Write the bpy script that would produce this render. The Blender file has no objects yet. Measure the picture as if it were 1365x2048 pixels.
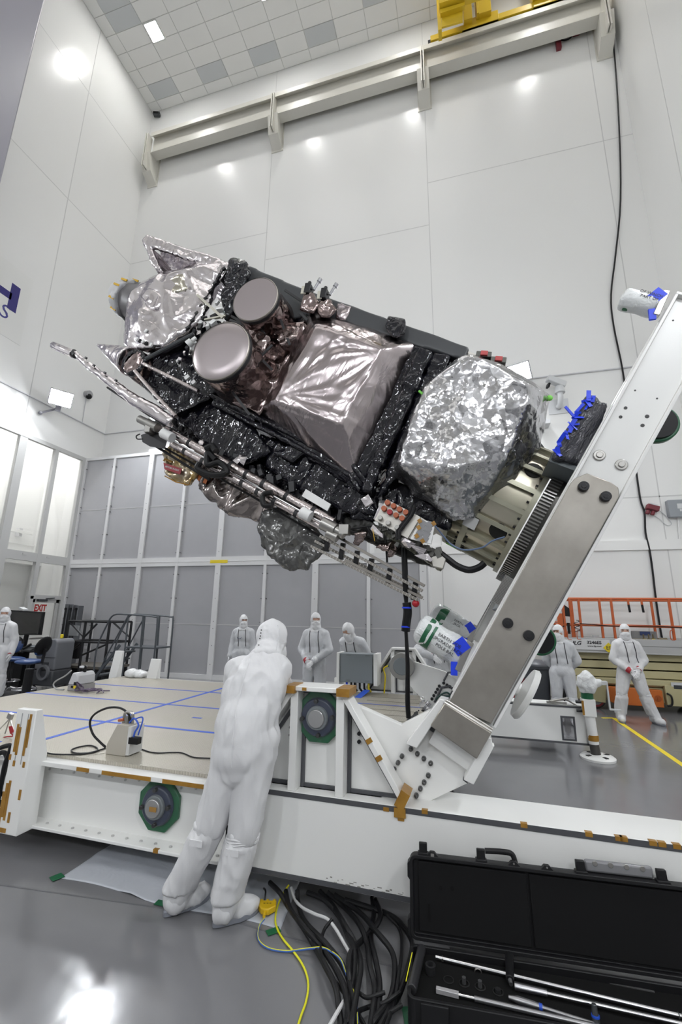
import bpy, bmesh, math, random
import numpy as np
from mathutils import Vector as V, Matrix as M, noise
random.seed(7)
SC = bpy.context.scene
COL = SC.collection
PI = math.pi
R = math.radians
# ---------------------------------------------------------------- camera model (1365 x 2048)
YAW, PIT, ROL, FPX, HC = -0.27123085, 0.2306975, 0.01534707, 873.26, 1.8
def _basis():
    cy, sy, cp, sp = math.cos(YAW), math.sin(YAW), math.cos(PIT), math.sin(PIT)
    f = V((sy*cp, cy*cp, sp)); rt = V((cy, -sy, 0)); u = rt.cross(f)
    c, s = math.cos(ROL), math.sin(ROL)
    return rt*c+u*s, u*c-rt*s, f
CA, CB, CC = _basis()
CAMP = V((0, 0, HC))
ROOM = M.Identity(4)
DOLLY = M.Rotation(R(-1.0), 4, 'Z')                       # the dolly stands one degree off the room
AL = R(59.0); PVX, PVZ = -1.06, 1.107
# tilt frame: x = along the arms, y = depth, z = spacecraft axis
TILT = DOLLY @ M(((math.cos(AL), 0, -math.sin(AL), PVX), (0, 1, 0, 0), (math.sin(AL), 0, math.cos(AL), PVZ), (0, 0, 0, 1)))
def at(px, py, ax, val, fr=ROOM):
    """point of the frame's plane (axis ax = val) seen at a pixel of the photograph"""
    inv = fr.inverted()
    o = inv @ CAMP
    d = inv.to_3x3() @ (CA*((px-682.5)/FPX)+CB*((1024-py)/FPX)+CC)
    t = (val-o[ax])/d[ax]
    return o+d*t
def S(px, py, v): return at(px, py, 1, v, TILT)
def D(px, py, y): return at(px, py, 1, y, DOLLY)
def G(px, py, z=0.0, fr=ROOM): return at(px, py, 2, z, fr)
# ---------------------------------------------------------------- materials
MATS = {}
def node(nt, t, **kw):
    n = nt.nodes.new(t)
    for k, v in kw.items():
        if k in n.inputs: n.inputs[k].default_value = v
        else: setattr(n, k, v)
    return n
def mat(name, col=(.8, .8, .8), rough=.5, metal=0.0, emit=0.0, bump=None, var=None, spec=None, alpha=None, trans=None, coat=None, aniso=None, sub=None):
    """bump: list of (kind, scale, strength, distance, stretch) ; var: (scale, amount, second colour)"""
    if name in MATS: return MATS[name]
    m = bpy.data.materials.new(name); m.use_nodes = True
    nt = m.node_tree; b = nt.nodes['Principled BSDF']
    c = (*col, 1)
    b.inputs['Base Color'].default_value = c
    b.inputs['Roughness'].default_value = rough
    b.inputs['Metallic'].default_value = metal
    if spec is not None: b.inputs['Specular IOR Level'].default_value = spec
    if coat is not None: b.inputs['Coat Weight'].default_value = coat; b.inputs['Coat Roughness'].default_value = .08
    if emit: b.inputs['Emission Color'].default_value = c; b.inputs['Emission Strength'].default_value = emit
    if alpha is not None: b.inputs['Alpha'].default_value = alpha
    if trans is not None: b.inputs['Transmission Weight'].default_value = trans
    L = nt.links.new
    tc = None
    def coords(st):
        nonlocal tc
        if tc is None: tc = nt.nodes.new('ShaderNodeTexCoord')
        mp = nt.nodes.new('ShaderNodeMapping'); mp.inputs['Scale'].default_value = st
        L(tc.outputs['Object'], mp.inputs['Vector']); return mp.outputs['Vector']
    if var:
        sc, amt, c2 = var[:3]; st = var[3] if len(var) > 3 else (1, 1, 1)
        n = node(nt, 'ShaderNodeTexNoise', Scale=sc, Detail=5.0, Roughness=.6); L(coords(st), n.inputs['Vector'])
        mr = node(nt, 'ShaderNodeMapRange'); mr.inputs[1].default_value = .35; mr.inputs[2].default_value = .65; mr.inputs[4].default_value = amt
        L(n.outputs['Fac'], mr.inputs[0])
        mx = nt.nodes.new('ShaderNodeMix'); mx.data_type = 'RGBA'
        mx.inputs[6].default_value = c; mx.inputs[7].default_value = (*c2, 1)
        L(mr.outputs[0], mx.inputs[0]); L(mx.outputs[2], b.inputs['Base Color'])
    if bump:
        prev = None
        for kind, sc, stg, dist, *rest in bump:
            st = rest[0] if rest else (1, 1, 1)
            vec = coords(st)
            if kind == 'noise':
                t = node(nt, 'ShaderNodeTexNoise', Scale=sc, Detail=4.0, Roughness=.55, Distortion=.4); out = t.outputs['Fac']; L(vec, t.inputs['Vector'])
            elif kind == 'facet':          # crumpled foil: every cell a little plane of its own tilt
                n = node(nt, 'ShaderNodeTexNoise', Scale=sc*.9, Detail=1.0); L(vec, n.inputs['Vector'])
                ad = node(nt, 'ShaderNodeVectorMath', operation='MULTIPLY_ADD'); ad.inputs[1].default_value = (.7/sc,)*3
                L(n.outputs['Color'], ad.inputs[0]); L(vec, ad.inputs[2])
                t = node(nt, 'ShaderNodeTexVoronoi', Scale=sc); L(ad.outputs[0], t.inputs['Vector'])
                sb = node(nt, 'ShaderNodeVectorMath', operation='SUBTRACT'); L(ad.outputs[0], sb.inputs[0]); L(t.outputs['Position'], sb.inputs[1])
                cc = node(nt, 'ShaderNodeVectorMath', operation='SUBTRACT'); cc.inputs[1].default_value = (.5,.5,.5); L(t.outputs['Color'], cc.inputs[0])
                dt = node(nt, 'ShaderNodeVectorMath', operation='DOT_PRODUCT'); L(sb.outputs[0], dt.inputs[0]); L(cc.outputs[0], dt.inputs[1])
                ml = node(nt, 'ShaderNodeMath', operation='MULTIPLY'); ml.inputs[1].default_value = sc; L(dt.outputs['Value'], ml.inputs[0]); out = ml.outputs[0]
            elif kind == 'ridge':
                t = node(nt, 'ShaderNodeTexNoise', Scale=sc, Detail=3.0, Roughness=.5, Distortion=1.2)
                L(vec, t.inputs['Vector'])
                a = node(nt, 'ShaderNodeMath', operation='SUBTRACT'); a.inputs[1].default_value = .5; L(t.outputs['Fac'], a.inputs[0])
                e = node(nt, 'ShaderNodeMath', operation='ABSOLUTE'); L(a.outputs[0], e.inputs[0]); out = e.outputs[0]
            elif kind == 'plate':          # tread plate: raised lozenges
                w = []
                for r in (R(45), R(-45)):
                    mp = nt.nodes.new('ShaderNodeMapping'); mp.inputs['Rotation'].default_value = (0, 0, r); mp.inputs['Scale'].default_value = (sc, sc, sc)
                    L(tc.outputs['Object'], mp.inputs['Vector'])
                    sp = nt.nodes.new('ShaderNodeSeparateXYZ'); L(mp.outputs['Vector'], sp.inputs[0])
                    for k in (0, 1):
                        sn = node(nt, 'ShaderNodeMath', operation='SINE'); L(sp.outputs[k], sn.inputs[0]); w.append(sn.outputs[0])
                mu = node(nt, 'ShaderNodeMath', operation='MULTIPLY'); L(w[0], mu.inputs[0]); L(w[1], mu.inputs[1])
                mr = node(nt, 'ShaderNodeMapRange'); mr.inputs[1].default_value = .15; mr.inputs[2].default_value = .6; L(mu.outputs[0], mr.inputs[0]); out = mr.outputs[0]
            bp = node(nt, 'ShaderNodeBump', Strength=stg, Distance=dist)
            L(out, bp.inputs['Height'])
            if prev: L(prev, bp.inputs['Normal'])
            prev = bp.outputs['Normal']
        L(prev, b.inputs['Normal'])
    MATS[name] = m
    return m
# ---------------------------------------------------------------- mesh builder
class MB:
    def __init__(s): s.bm = bmesh.new(); s.mi = 0; s.mats = []
    def use(s, m):
        if m not in s.mats: s.mats.append(m)
        s.mi = s.mats.index(m); return s
    def _f(s, vs):
        try: f = s.bm.faces.new(vs)
        except ValueError: return None
        f.material_index = s.mi; return f
    def quads(s, pts, faces):
        vs = [s.bm.verts.new(p) for p in pts]
        for f in faces: s._f([vs[i] for i in f])
        return vs
    def box(s, lo, hi, mx=None):
        x0, y0, z0 = lo; x1, y1, z1 = hi
        P = [V(p) for p in ((x0,y0,z0),(x1,y0,z0),(x1,y1,z0),(x0,y1,z0),(x0,y0,z1),(x1,y0,z1),(x1,y1,z1),(x0,y1,z1))]
        if mx is not None: P = [mx @ p for p in P]
        s.quads(P, ((0,3,2,1),(4,5,6,7),(0,1,5,4),(1,2,6,5),(2,3,7,6),(3,0,4,7)))
        return s
    def cbox(s, c, size, rz=0, rx=0, ry=0):
        mx = M.Translation(V(c)) @ M.Rotation(rz,4,'Z') @ M.Rotation(ry,4,'Y') @ M.Rotation(rx,4,'X')
        h = V(size)/2
        return s.box(-h, h, mx)
    def bar(s, a, b, w, h, up=(0,0,1)):
        """rectangular bar from a to b, w across, h along 'up'"""
        a, b = V(a), V(b); d = b-a; L = d.length
        if L < 1e-6: return s
        x = d/L; up = V(up)
        if abs(x.dot(up)) > .98: up = V((0,1,0)) if abs(x.y) < .9 else V((1,0,0))
        y = up.cross(x).normalized(); z = x.cross(y)
        mx = M((( x.x,y.x,z.x,a.x),(x.y,y.y,z.y,a.y),(x.z,y.z,z.z,a.z),(0,0,0,1)))
        return s.box((0,-w/2,-h/2),(L,w/2,h/2),mx)
    def cyl(s, a, b, r0, r1=None, n=24, cap=True):
        a, b = V(a), V(b); r1 = r0 if r1 is None else r1
        d = (b-a).normalized()
        t = V((0,0,1)) if abs(d.z) < .9 else V((1,0,0))
        x = d.cross(t).normalized(); y = d.cross(x)
        A = []; B = []
        for i in range(n):
            q = x*math.cos(2*PI*i/n)+y*math.sin(2*PI*i/n)
            A.append(s.bm.verts.new(a+q*r0)); B.append(s.bm.verts.new(b+q*r1))
        for i in range(n):
            j = (i+1) % n; s._f([A[i],B[i],B[j],A[j]])
        if cap: s._f(A); s._f(B[::-1])
        return s
    def tube(s, pts, r, n=10, closed=False):
        pts = [V(p) for p in pts]; N = len(pts)
        rs = r if isinstance(r, (list, tuple)) else [r]*N
        rings = []; prev = None
        for i, p in enumerate(pts):
            d = (pts[min(i+1,N-1)]-pts[max(i-1,0)])
            d = d.normalized() if d.length > 1e-9 else V((0,0,1))
            if prev is None:
                t = V((0,0,1)) if abs(d.z) < .9 else V((1,0,0)); x = d.cross(t).normalized()
            else:
                x = (prev-d*prev.dot(d))
                x = x.normalized() if x.length > 1e-6 else d.orthogonal().normalized()
            prev = x; y = d.cross(x)
            rings.append([s.bm.verts.new(p+(x*math.cos(2*PI*k/n)+y*math.sin(2*PI*k/n))*rs[i]) for k in range(n)])
        for i in range(N-1):
            for k in range(n):
                j = (k+1) % n; s._f([rings[i][k],rings[i+1][k],rings[i+1][j],rings[i][j]])
        s._f(rings[0]); s._f(rings[-1][::-1])
        return s
    def path(s, pts, r, n=8, sub=6):
        return s.tube(spline(pts, sub), r, n)
    def ball(s, c, r, sc=(1,1,1), rot=None, seg=16, ring=10):
        c = V(c); rows = []
        rot = rot or M.Identity(3)
        for i in range(ring+1):
            th = PI*i/ring
            if i in (0, ring): rows.append([s.bm.verts.new(c+rot @ V((0,0,r*sc[2]*math.cos(th))))]); continue
            rows.append([s.bm.verts.new(c+rot @ V((r*sc[0]*math.sin(th)*math.cos(2*PI*k/seg), r*sc[1]*math.sin(th)*math.sin(2*PI*k/seg), r*sc[2]*math.cos(th)))) for k in range(seg)])
        for i in range(ring):
            a, b = rows[i], rows[i+1]
            for k in range(seg):
                j = (k+1) % seg
                if len(a) == 1: s._f([a[0],b[k],b[j]])
                elif len(b) == 1: s._f([a[k],b[0],a[j]])
                else: s._f([a[k],b[k],b[j],a[j]])
        return s
    def prism(s, poly, off):
        """3D polygon extruded by the vector off"""
        off = V(off); n = len(poly)
        A = [s.bm.verts.new(V(p)) for p in poly]; B = [s.bm.verts.new(V(p)+off) for p in poly]
        s._f(A[::-1]); s._f(B)
        for i in range(n): j = (i+1) % n; s._f([A[i],A[j],B[j],B[i]])
        return s
    def lathe(s, prof, mx=None, n=24, arc=2*PI):
        """profile of (r, z) turned about z"""
        mx = mx or M.Identity(4); rings = []
        full = abs(arc-2*PI) < 1e-6; m = n if full else n+1
        for r, z in prof:
            rings.append([s.bm.verts.new(mx @ V((r*math.cos(arc*k/n), r*math.sin(arc*k/n), z))) for k in range(m)])
        for i in range(len(rings)-1):
            for k in range(n):
                j = (k+1) % m; s._f([rings[i][k],rings[i][j],rings[i+1][j],rings[i+1][k]])
        return s
    def loft(s, rings, cap=True, closed=True):
        vr = [[s.bm.verts.new(V(p)) for p in r] for r in rings]; n = len(vr[0])
        for i in range(len(vr)-1):
            for k in range(n if closed else n-1):
                j = (k+1) % n; s._f([vr[i][k],vr[i][j],vr[i+1][j],vr[i+1][k]])
        if cap and closed: s._f(vr[0][::-1]); s._f(vr[-1])
        return s
    def hull(s, pts):
        vs = [s.bm.verts.new(V(p)) for p in pts]
        r = bmesh.ops.convex_hull(s.bm, input=vs)
        for g in r['geom_interior']+r['geom_unused']:
            if isinstance(g, bmesh.types.BMVert) and g.is_valid: s.bm.verts.remove(g)
        return s
    def grid(s, fn, nu, nv):
        vs = [[s.bm.verts.new(V(fn(i/nu, j/nv))) for j in range(nv+1)] for i in range(nu+1)]
        for i in range(nu):
            for j in range(nv): s._f([vs[i][j],vs[i+1][j],vs[i+1][j+1],vs[i][j+1]])
        return s
    def mesh(s, name, smooth=None):
        bmesh.ops.recalc_face_normals(s.bm, faces=s.bm.faces[:])
        me = bpy.data.meshes.new(name); s.bm.to_mesh(me); s.bm.free()
        for m in s.mats: me.materials.append(m)
        if smooth:
            me.shade_smooth()
            if smooth < PI: 
                try: me.set_sharp_from_angle(angle=smooth)
                except Exception: pass
        return me
    def build(s, name, m=None, parent=None, smooth=R(35), bevel=0, fr=None, seg=2):
        if m is not None and not s.mats: s.mats = [m]
        return link(name, s.mesh(name, smooth), parent, bevel, fr, seg)
def link(name, me, parent=None, bevel=0, fr=None, seg=2):
    if parent is not None and parent.name in OFF: me.transform(OFF[parent.name])
    o = bpy.data.objects.new(name, me); COL.objects.link(o)
    if parent is not None:
        o.parent = parent
        if parent.name in OFF: OFF[o.name] = OFF[parent.name]
    elif fr is not None: o.matrix_world = fr
    if bevel:
        b = o.modifiers.new('bevel', 'BEVEL'); b.width = bevel; b.segments = seg; b.limit_method = 'ANGLE'; b.angle_limit = R(40); b.harden_normals = False
    return o
def spline(pts, sub=6):
    pts = [V(p) for p in pts]
    if len(pts) < 3: return pts
    P = [pts[0]*2-pts[1]]+pts+[pts[-1]*2-pts[-2]]; out = []
    for i in range(1, len(P)-2):
        a, b, c, d = P[i-1:i+3]
        for k in range(sub):
            t = k/sub
            out.append(.5*((2*b)+(c-a)*t+(2*a-5*b+4*c-d)*t*t+(-a+3*b-3*c+d)*t**3))
    out.append(P[-2]); return out
OFF = {}
# ---------------------------------------------------------------- things
def tag(o, label, cat, group=None):
    o['label'] = label; o['category'] = cat
    if group: o['group'] = group
    return o
def thing(name, label, cat, fr=ROOM, loc=(0,0,0), rz=0, group=None):
    o = bpy.data.objects.new(name, None); COL.objects.link(o)
    o.empty_display_size = .1
    o.matrix_world = fr @ M.Translation(V(loc)) @ M.Rotation(rz,4,'Z')
    return tag(o, label, cat, group)
def fthing(name, label, cat, fr, loc, group=None):
    """thing whose parts are written in the coordinates of the frame fr"""
    o = thing(name, label, cat, fr, loc, 0, group)
    OFF[o.name] = M.Translation(-V(loc)); return o
def fsolo(name, mb, m, label, cat, fr, loc, group=None, **kw):
    o = mb.build(name, m, **kw); o.data.transform(M.Translation(-V(loc))); o.matrix_world = fr @ M.Translation(V(loc))
    return tag(o, label, cat, group)
def struct(name, mb, m=None, **kw):
    o = mb.build(name, m, **kw); o['kind'] = 'structure'; return o
# ---------------------------------------------------------------- evaluated meshes
def bake(mb, mods, name='part', smooth=True):
    me = mb.mesh(name); o = bpy.data.objects.new(name, me); COL.objects.link(o)
    for t, kw in mods:
        md = o.modifiers.new(t, t)
        for k, v in kw.items(): setattr(md, k, v)
    dg = bpy.context.evaluated_depsgraph_get(); dg.update()
    out = bpy.data.meshes.new_from_object(o.evaluated_get(dg))
    bpy.data.objects.remove(o); bpy.data.meshes.remove(me)
    out.name = name
    if smooth: out.shade_smooth()
    return out
def remesh(mb, voxel, smooth=3, name='part'):
    return bake(mb, [('REMESH', dict(mode='VOXEL', voxel_size=voxel, adaptivity=0.0)), ('SMOOTH', dict(factor=.5, iterations=smooth))], name)
def verts_np(me):
    a = np.empty(len(me.vertices)*3); me.vertices.foreach_get('co', a); return a.reshape(-1,3)
def norms_np(me):
    a = np.empty(len(me.vertices)*3); me.vertices.foreach_get('normal', a); return a.reshape(-1,3)
def displace(me, layers, seed=0):
    """layers: (amplitude, scale or (sx,sy,sz), kind)"""
    co = verts_np(me); nr = norms_np(me); d = np.zeros(len(co))
    for k, (amp, sc, kind) in enumerate(layers):
        sc = sc if isinstance(sc, (tuple, list)) else (sc,)*3
        off = V((seed*3.7+k*11.3, seed*1.9-k*5.1, k*7.7))
        for i, c in enumerate(co):
            p = V((c[0]*sc[0], c[1]*sc[1], c[2]*sc[2]))+off
            if kind == 'ridge': v = 1-2*abs(noise.noise(p))
            elif kind == 'fold':
                q = noise.noise_vector(p*.6); v = 1-2.4*abs(noise.noise(p+q*.7))
            elif kind == 'facet': v = noise.voronoi(p)[0][0]*2-1
            else: v = noise.noise(p)
            d[i] += amp*v
    co += nr*d[:,None]
    me.vertices.foreach_set('co', co.ravel()); me.update()
    return me
def setmat(me, *ms):
    me.materials.clear()
    for m in ms: me.materials.append(m)
    return me
def crumple(name, mb, m, parent, voxel=.03, layers=((.02, 6, 'ridge'),), smooth=2, seed=0, flat=False):
    me = remesh(mb, voxel, smooth, name); displace(me, layers, seed); setmat(me, m)
    if flat: me.shade_flat()
    return link(name, me, parent)
def text_mesh(txt, size, depth=.002, shear=0.0, bold=0.0):
    cu = bpy.data.curves.new('lettering', 'FONT'); cu.body = txt; cu.size = size; cu.extrude = depth; cu.shear = shear; cu.offset = bold; cu.resolution_u = 3
    cu.align_x = 'CENTER'; cu.align_y = 'CENTER'
    o = bpy.data.objects.new('lettering', cu); COL.objects.link(o)
    dg = bpy.context.evaluated_depsgraph_get(); dg.update()
    me = bpy.data.meshes.new_from_object(o.evaluated_get(dg)); bpy.data.objects.remove(o); bpy.data.curves.remove(cu)
    return me
def text(name, txt, size, m, parent, mx, depth=.002, shear=0.0, bold=0.0, sx=1.0):
    me = text_mesh(txt, size, depth, shear, bold); me.transform(mx @ M.Diagonal((sx,1,1,1))); setmat(me, m); me.name = name
    return link(name, me, parent)
def face_mx(c, right, up):
    r = V(right).normalized(); u = V(up); u = (u-r*u.dot(r)).normalized(); n = r.cross(u); c = V(c)
    return M(((r.x,u.x,n.x,c.x),(r.y,u.y,n.y,c.y),(r.z,u.z,n.z,c.z),(0,0,0,1)))
def dup(o, mw=None, label=None):
    c = o.copy(); COL.objects.link(c)
    if mw is not None: c.matrix_world = mw
    if label: c['label'] = label
    for ch in list(o.children):
        k = ch.copy(); COL.objects.link(k); k.parent = c
        for g in ch.children:
            q = g.copy(); COL.objects.link(q); q.parent = k
    return c
# ---------------------------------------------------------------- shared materials
WHITE = mat('white_wall_paint', (.80,.80,.785), .22, spec=.42, bump=[('noise', 1.6, .14, .02), ('noise', 14, .04, .004)])
WPAINT = mat('white_steel_paint', (.82,.82,.80), .3)
WPANEL = mat('white_frame_paint', (.78,.78,.77), .4)
GREYP = mat('grey_partition', (.40,.40,.415), .45, var=(3, .35, (.365,.365,.38)))
GREYFR = mat('grey_window_frame', (.50,.50,.49), .4)
SEALANT = mat('dark_grey_sealant', (.075,.077,.085), .55)
BLACK = mat('black_plastic', (.009,.009,.010), .45, spec=.25)
BLACKM = mat('black_metal', (.02,.02,.022), .4, .3)
DARKM = mat('dark_grey_tube', (.06,.065,.07), .4, .4)
STEEL = mat('bare_steel', (.42,.41,.39), .32, 1.0)
CHROME = mat('chrome', (.8,.8,.82), .12, 1.0)
KAPTON = mat('amber_tape', (.38,.20,.03), .3, var=(9, .8, (.25,.115,.012)))
BLUET = mat('blue_tape', (.03,.10,.55), .5)
BLUEV = mat('bright_blue_tape', (.01,.05,.75), .45)
GREENT = mat('green_tape', (.01,.11,.045), .35)
GREENL = mat('light_green_tape', (.16,.55,.06), .5)
YELLOW = mat('yellow_paint', (.62,.42,.015), .4)
YTAPE = mat('yellow_tape', (.80,.62,.02), .45)
REDM = mat('red_paint', (.35,.015,.02), .45)
GREYM = mat('grey_metal_paint', (.17,.19,.20), .45)
RUBBER = mat('black_cable_rubber', (.008,.008,.009), .45, spec=.3)
# ================================================================ the room
XL, XR, YB, YF, ZC = -12.31, 5.53, 12.0, -9.0, 23.34
FLOOR = mat('grey_epoxy_floor', (.165,.165,.172), .16, spec=.5, coat=.2, bump=[('noise', 5, .06, .02), ('noise', 60, .03, .002)], var=(.7, .25, (.23,.23,.24)))
SEAM = mat('panel_seam', (.58,.58,.57), .6)
fl = MB(); fl.use(FLOOR).box((XL-4,YF,-.1),(XR,YB,0))
fl.use(mat('floor_joint', (.13,.13,.14), .3))
for a, b in ((G(0,1770), G(420,1830)), (G(420,1830), G(880,1960))): fl.bar(a+V((0,0,.0005)), b+V((0,0,.0005)), .012, .001)
struct('floor', fl)
# back wall with its panel seams
w = MB(); w.use(WHITE).box((XL-4,YB,0),(XR+.2,YB+.2,ZC+.3))
w.use(SEAM)
for x in (-6.33, -.5, 4.75): w.box((x-.012,YB-.004,6.9 if x < -1 else 1.2),(x+.012,YB,ZC))
for x0, x1, z in ((-.5,XR,15.9), (-6.3,-.5,14.2), (XL,-6.3,15.4)): w.box((x0,YB-.003,z-.012),(x1,YB,z+.012))
w.box((.2,YB-.004,4.72),(XR,YB,4.75))
struct('wall_back', w, smooth=None)
# left wall above the windows, and the pilaster near the camera
w = MB(); w.use(WHITE).box((XL-.25,YF,6.86),(XL,YB,ZC+.3))
w.box((XL-.25,YF,0),(XL,7.0,6.86))
w.use(SEAM)
for y in (9.06, 4.0): w.box((XL,y-.012,6.9),(XL+.004,y+.012,ZC))
w.box((XL,7,15.4-.012),(XL+.003,YB,15.4+.012)); w.box((XL,7,20.2-.012),(XL+.003,YB,20.2+.012))
struct('wall_left', w, smooth=None)
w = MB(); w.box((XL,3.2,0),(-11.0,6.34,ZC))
o = struct('trim_1', w, mat('violet_grey_pilaster_shaded', (.30,.295,.34), .35), bevel=.05)  # the pilaster's shade is put into this darker violet grey
w = MB(); w.use(WHITE).box((XR,YF,0),(XR+.2,YB+.2,ZC+.3))
w.use(SEAM)
w.box((XR-.004,10.2,0),(XR,10.225,ZC)); w.box((XR-.004,5.2,0),(XR,5.225,ZC))
struct('wall_right', w, smooth=None)
w = MB(); w.box((XL-4,YF-.2,0),(XR+.2,YF,ZC+.3)); struct('wall_front', w, mat('grey_end_wall', (.66,.66,.66), .5))
# ceiling of square tiles, grey return-air tiles among them
CT = mat('ceiling_tile', (.86,.86,.84), .6); CJ = mat('ceiling_joint', (.66,.66,.64), .6); CG = mat('ceiling_grille', (.60,.62,.63), .6)
c = MB(); c.use(CJ).box((XL-.2,YF,ZC+.02),(XR+.2,YB,ZC+.3))
grey = {(1,8.5),(1,7.9),(0,11.06),(2,11.06),(4,11.06)}
xs = [XL, -11.83]+[-11.83+1.165*k for k in range(1, 15)]+[XR]
ys = [YB, 11.62, 11.04, 10.46, 9.88, 9.3, 8.72, 8.14, 7.56]
y = 7.56
while y > YF: y -= .583; ys.append(max(y, YF))
gcells = {(1,1),(3,1),(5,1),(7,1),(1,5),(1,6),(9,2),(10,2),(11,3)}
for i in range(len(xs)-1):
    for j in range(len(ys)-1):
        c.use(CG if (i, j) in gcells else CT)
        c.box((xs[i]+.012,ys[j+1]+.012,ZC),(xs[i+1]-.012,ys[j]-.012,ZC+.025))
struct('ceiling', c, smooth=None)
# grey partition in front of the back wall
YP = 11.365
PF = mat('partition_frame', (.72,.72,.72), .35)
p = MB(); xe = -.86
posts = [(-12.28,.10),(-11.06,.09),(-9.60,.17),(-8.26,.09),(-6.86,.17),(-5.36,.09),(-3.86,.17),(-2.38,.09),(-.96,.17)]
p.use(GREYP).box((XL,YP+.03,0),(xe,YP+.07,3.14)); p.box((XL,YP+.03,3.4),(-2.4,YP+.07,6.85))
p.use(PF)
for x, wd in posts:
    p.box((x-wd/2,YP-.024,0),(x+wd/2,YP+.104,6.87 if x < -2 else 3.42))
    if wd > .12: p.box((x-wd/2-.06,YP-.012,6.905 if x < -2 else 3.42),(x+wd/2+.06,YP+.25,(6.88 if x < -2 else 3.42)+.12))
p.box((XL,YP-.02,3.14),(xe,YP+.1,3.40)); p.box((XL,YP-.02,6.80),(-2.4,YP+.1,6.90)); p.box((XL,YP-.01,0),(xe,YP+.1,.12))
p.box((XL,YP-.028,3.26),(xe,YP-.02,3.275))
p.box((xe-.07,YP+.11,0),(xe+.03,YB,3.39)); p.box((-2.45,YP+.11,3.4),(-2.35,YB,6.78))
p.use(SEAM)
for z in (1.467, 5.05):
    p.box((XL,YP+.022,z-.008),(xe if z < 3 else -2.4,YP+.03,z+.008))
p.use(mat('bolt_grey', (.25,.25,.25), .4, .6))
for x, wd in posts:
    for z in (.4,.9,1.36,1.56,2.2,2.9,3.55,4.2,4.95,5.15,5.8,6.5):
        if x > -2.6 and z > 3.2: continue
        for s in ((-1, 1) if wd < .12 else (0,)): p.cyl((x+s*(wd/2+.03),YP+.03,z),(x+s*(wd/2+.03),YP-.026,z),.014,n=6)
p.use(YTAPE).box((-7.12,YP-.03,3.21),(-6.55,YP-.02,3.30))
o = p.build('trim_2', smooth=None); o['kind'] = 'structure'
# window wall on the left: grey mullions, glass, exit door, bright gowning corridor behind
Y0, Y1 = 6.4, YP
muls = [(8.16,.16),(9.03,.16),(10.22,.12),(11.27,.14)]
f = MB()
for yv, wd in [(6.6,.16),(7.3,.16),(9.13,.24),(10.25,.13),(11.30,.13)]:
    f.box((XL-.10,yv-wd/2,0 if yv != 10.25 else 2.2),(XL+.024,yv+wd/2,6.87))
f.box((XL-.10,Y0,6.78),(XL+.03,Y1,6.90)); f.box((XL-.10,Y0,3.2),(XL+.02,Y1,3.46)); f.box((XL-.10,10.2,2.12),(XL+.02,11.34,2.24))
f.box((XL-.10,10.16,0),(XL+.02,10.3,2.2)); f.box((XL-.1,Y0,0),(XL+.02,10.2,.12))
f.box((XL+.02,9.72,3.36),(XL+.035,9.83,3.41)); f.box((XL+.02,10.5,3.36),(XL+.035,10.61,3.41))
o = struct('window_1', f, GREYFR, smooth=None)
GLASS = mat('clear_window_glass', (.96,.98,.97), .02, trans=1.0, alpha=.22, spec=.5)
for y0, y1, z0, z1 in ((7.4,9.0,3.46,6.78),(9.25,10.18,3.46,6.78),(10.32,11.24,3.46,6.78),(7.4,9.0,.12,3.2),(9.25,10.16,.12,3.2),(10.32,11.24,2.24,3.2)):
    g = MB(); g.box((XL-.045,y0,z0),(XL-.035,y1,z1)); g.build('window_pane', GLASS, o)
d = MB(); d.use(GREYFR).box((XL-.08,10.31,.0),(XL-.02,10.4,2.11)); d.box((XL-.08,11.12,0),(XL-.02,11.22,2.12)); d.box((XL-.08,10.3,2.02),(XL-.02,11.22,2.12)); d.box((XL-.08,10.3,0),(XL-.02,11.22,.2)); d.box((XL-.08,10.4,.95),(XL-.02,11.12,1.0))
do = struct('door_1', d, smooth=None)
MB().box((XL-.055,10.4,.2),(XL-.045,11.12,2.02)).build('door_pane', GLASS, do)
m_ = MB(); m_.box((XL-.02,10.45,2.06),(XL+.05,10.75,2.12)); m_.bar((XL+.04,10.7,2.14),(XL+.03,11.0,2.17),.03,.02); m_.build('door_closer', DARKM, do)
m_ = MB(); m_.box((XL-.01,10.42,.96),(XL+.05,11.1,1.0)); m_.build('push_bar', STEEL, do)
REDL = mat('red_lettering', (.45,.03,.03), .5)
text('exit_lettering', 'EXIT', .27, REDL, do, face_mx((XL-.035,10.62,1.85), (0,1,0), (0,0,1)), .001, bold=.012, sx=.72)
# corridor behind the glass
k = MB(); k.box((XL-2.6,5,-.1),(XL-2.4,YB,9.2)); k.box((XL-2.4,5,3.3),(XL-1.9,YB,3.5)); k.box((XL-2.4,5,4.0),(XL-2.36,YB,4.04)); struct('wall_corridor', k, WHITE)
k = MB(); k.box((XL-2.6,5,9.1),(XL-.25,YB,9.2)); k.box((XL-2.6,4.9,0),(XL-.25,5,9.2)); struct('ceiling_corridor', k, WHITE)
rl = thing('corridor_handrail', 'white handrail on wall brackets behind the upper left window panes', 'handrail', loc=(XL-2.2,8.5,4.4))
m_ = MB(); m_.box((-.03,-2.4,-.05),(.03,3.2,.05)); m_.build('rail', WPAINT, rl, bevel=.01)
for yy in (-1.8,.2,1.4,2.8): MB().box((-.2,yy-.05,-.16),(-.02,yy+.05,.12)).build('bracket', mat('bracket_grey', (.45,.45,.47), .5), rl)
t = thing('corridor_fill_lamp', 'unseen lamp panel added to light the gowning passage behind the windows', 'lamp', loc=(XL-1.3,8.8,9.08))
MB().box((-.6,-2.4,-.02),(.6,2.4,0)).build('diffuser', mat('lit_corridor_fill', (1,1,1), .5, emit=13.0), t)  # unseen glowing panel added to brighten the corridor
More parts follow.
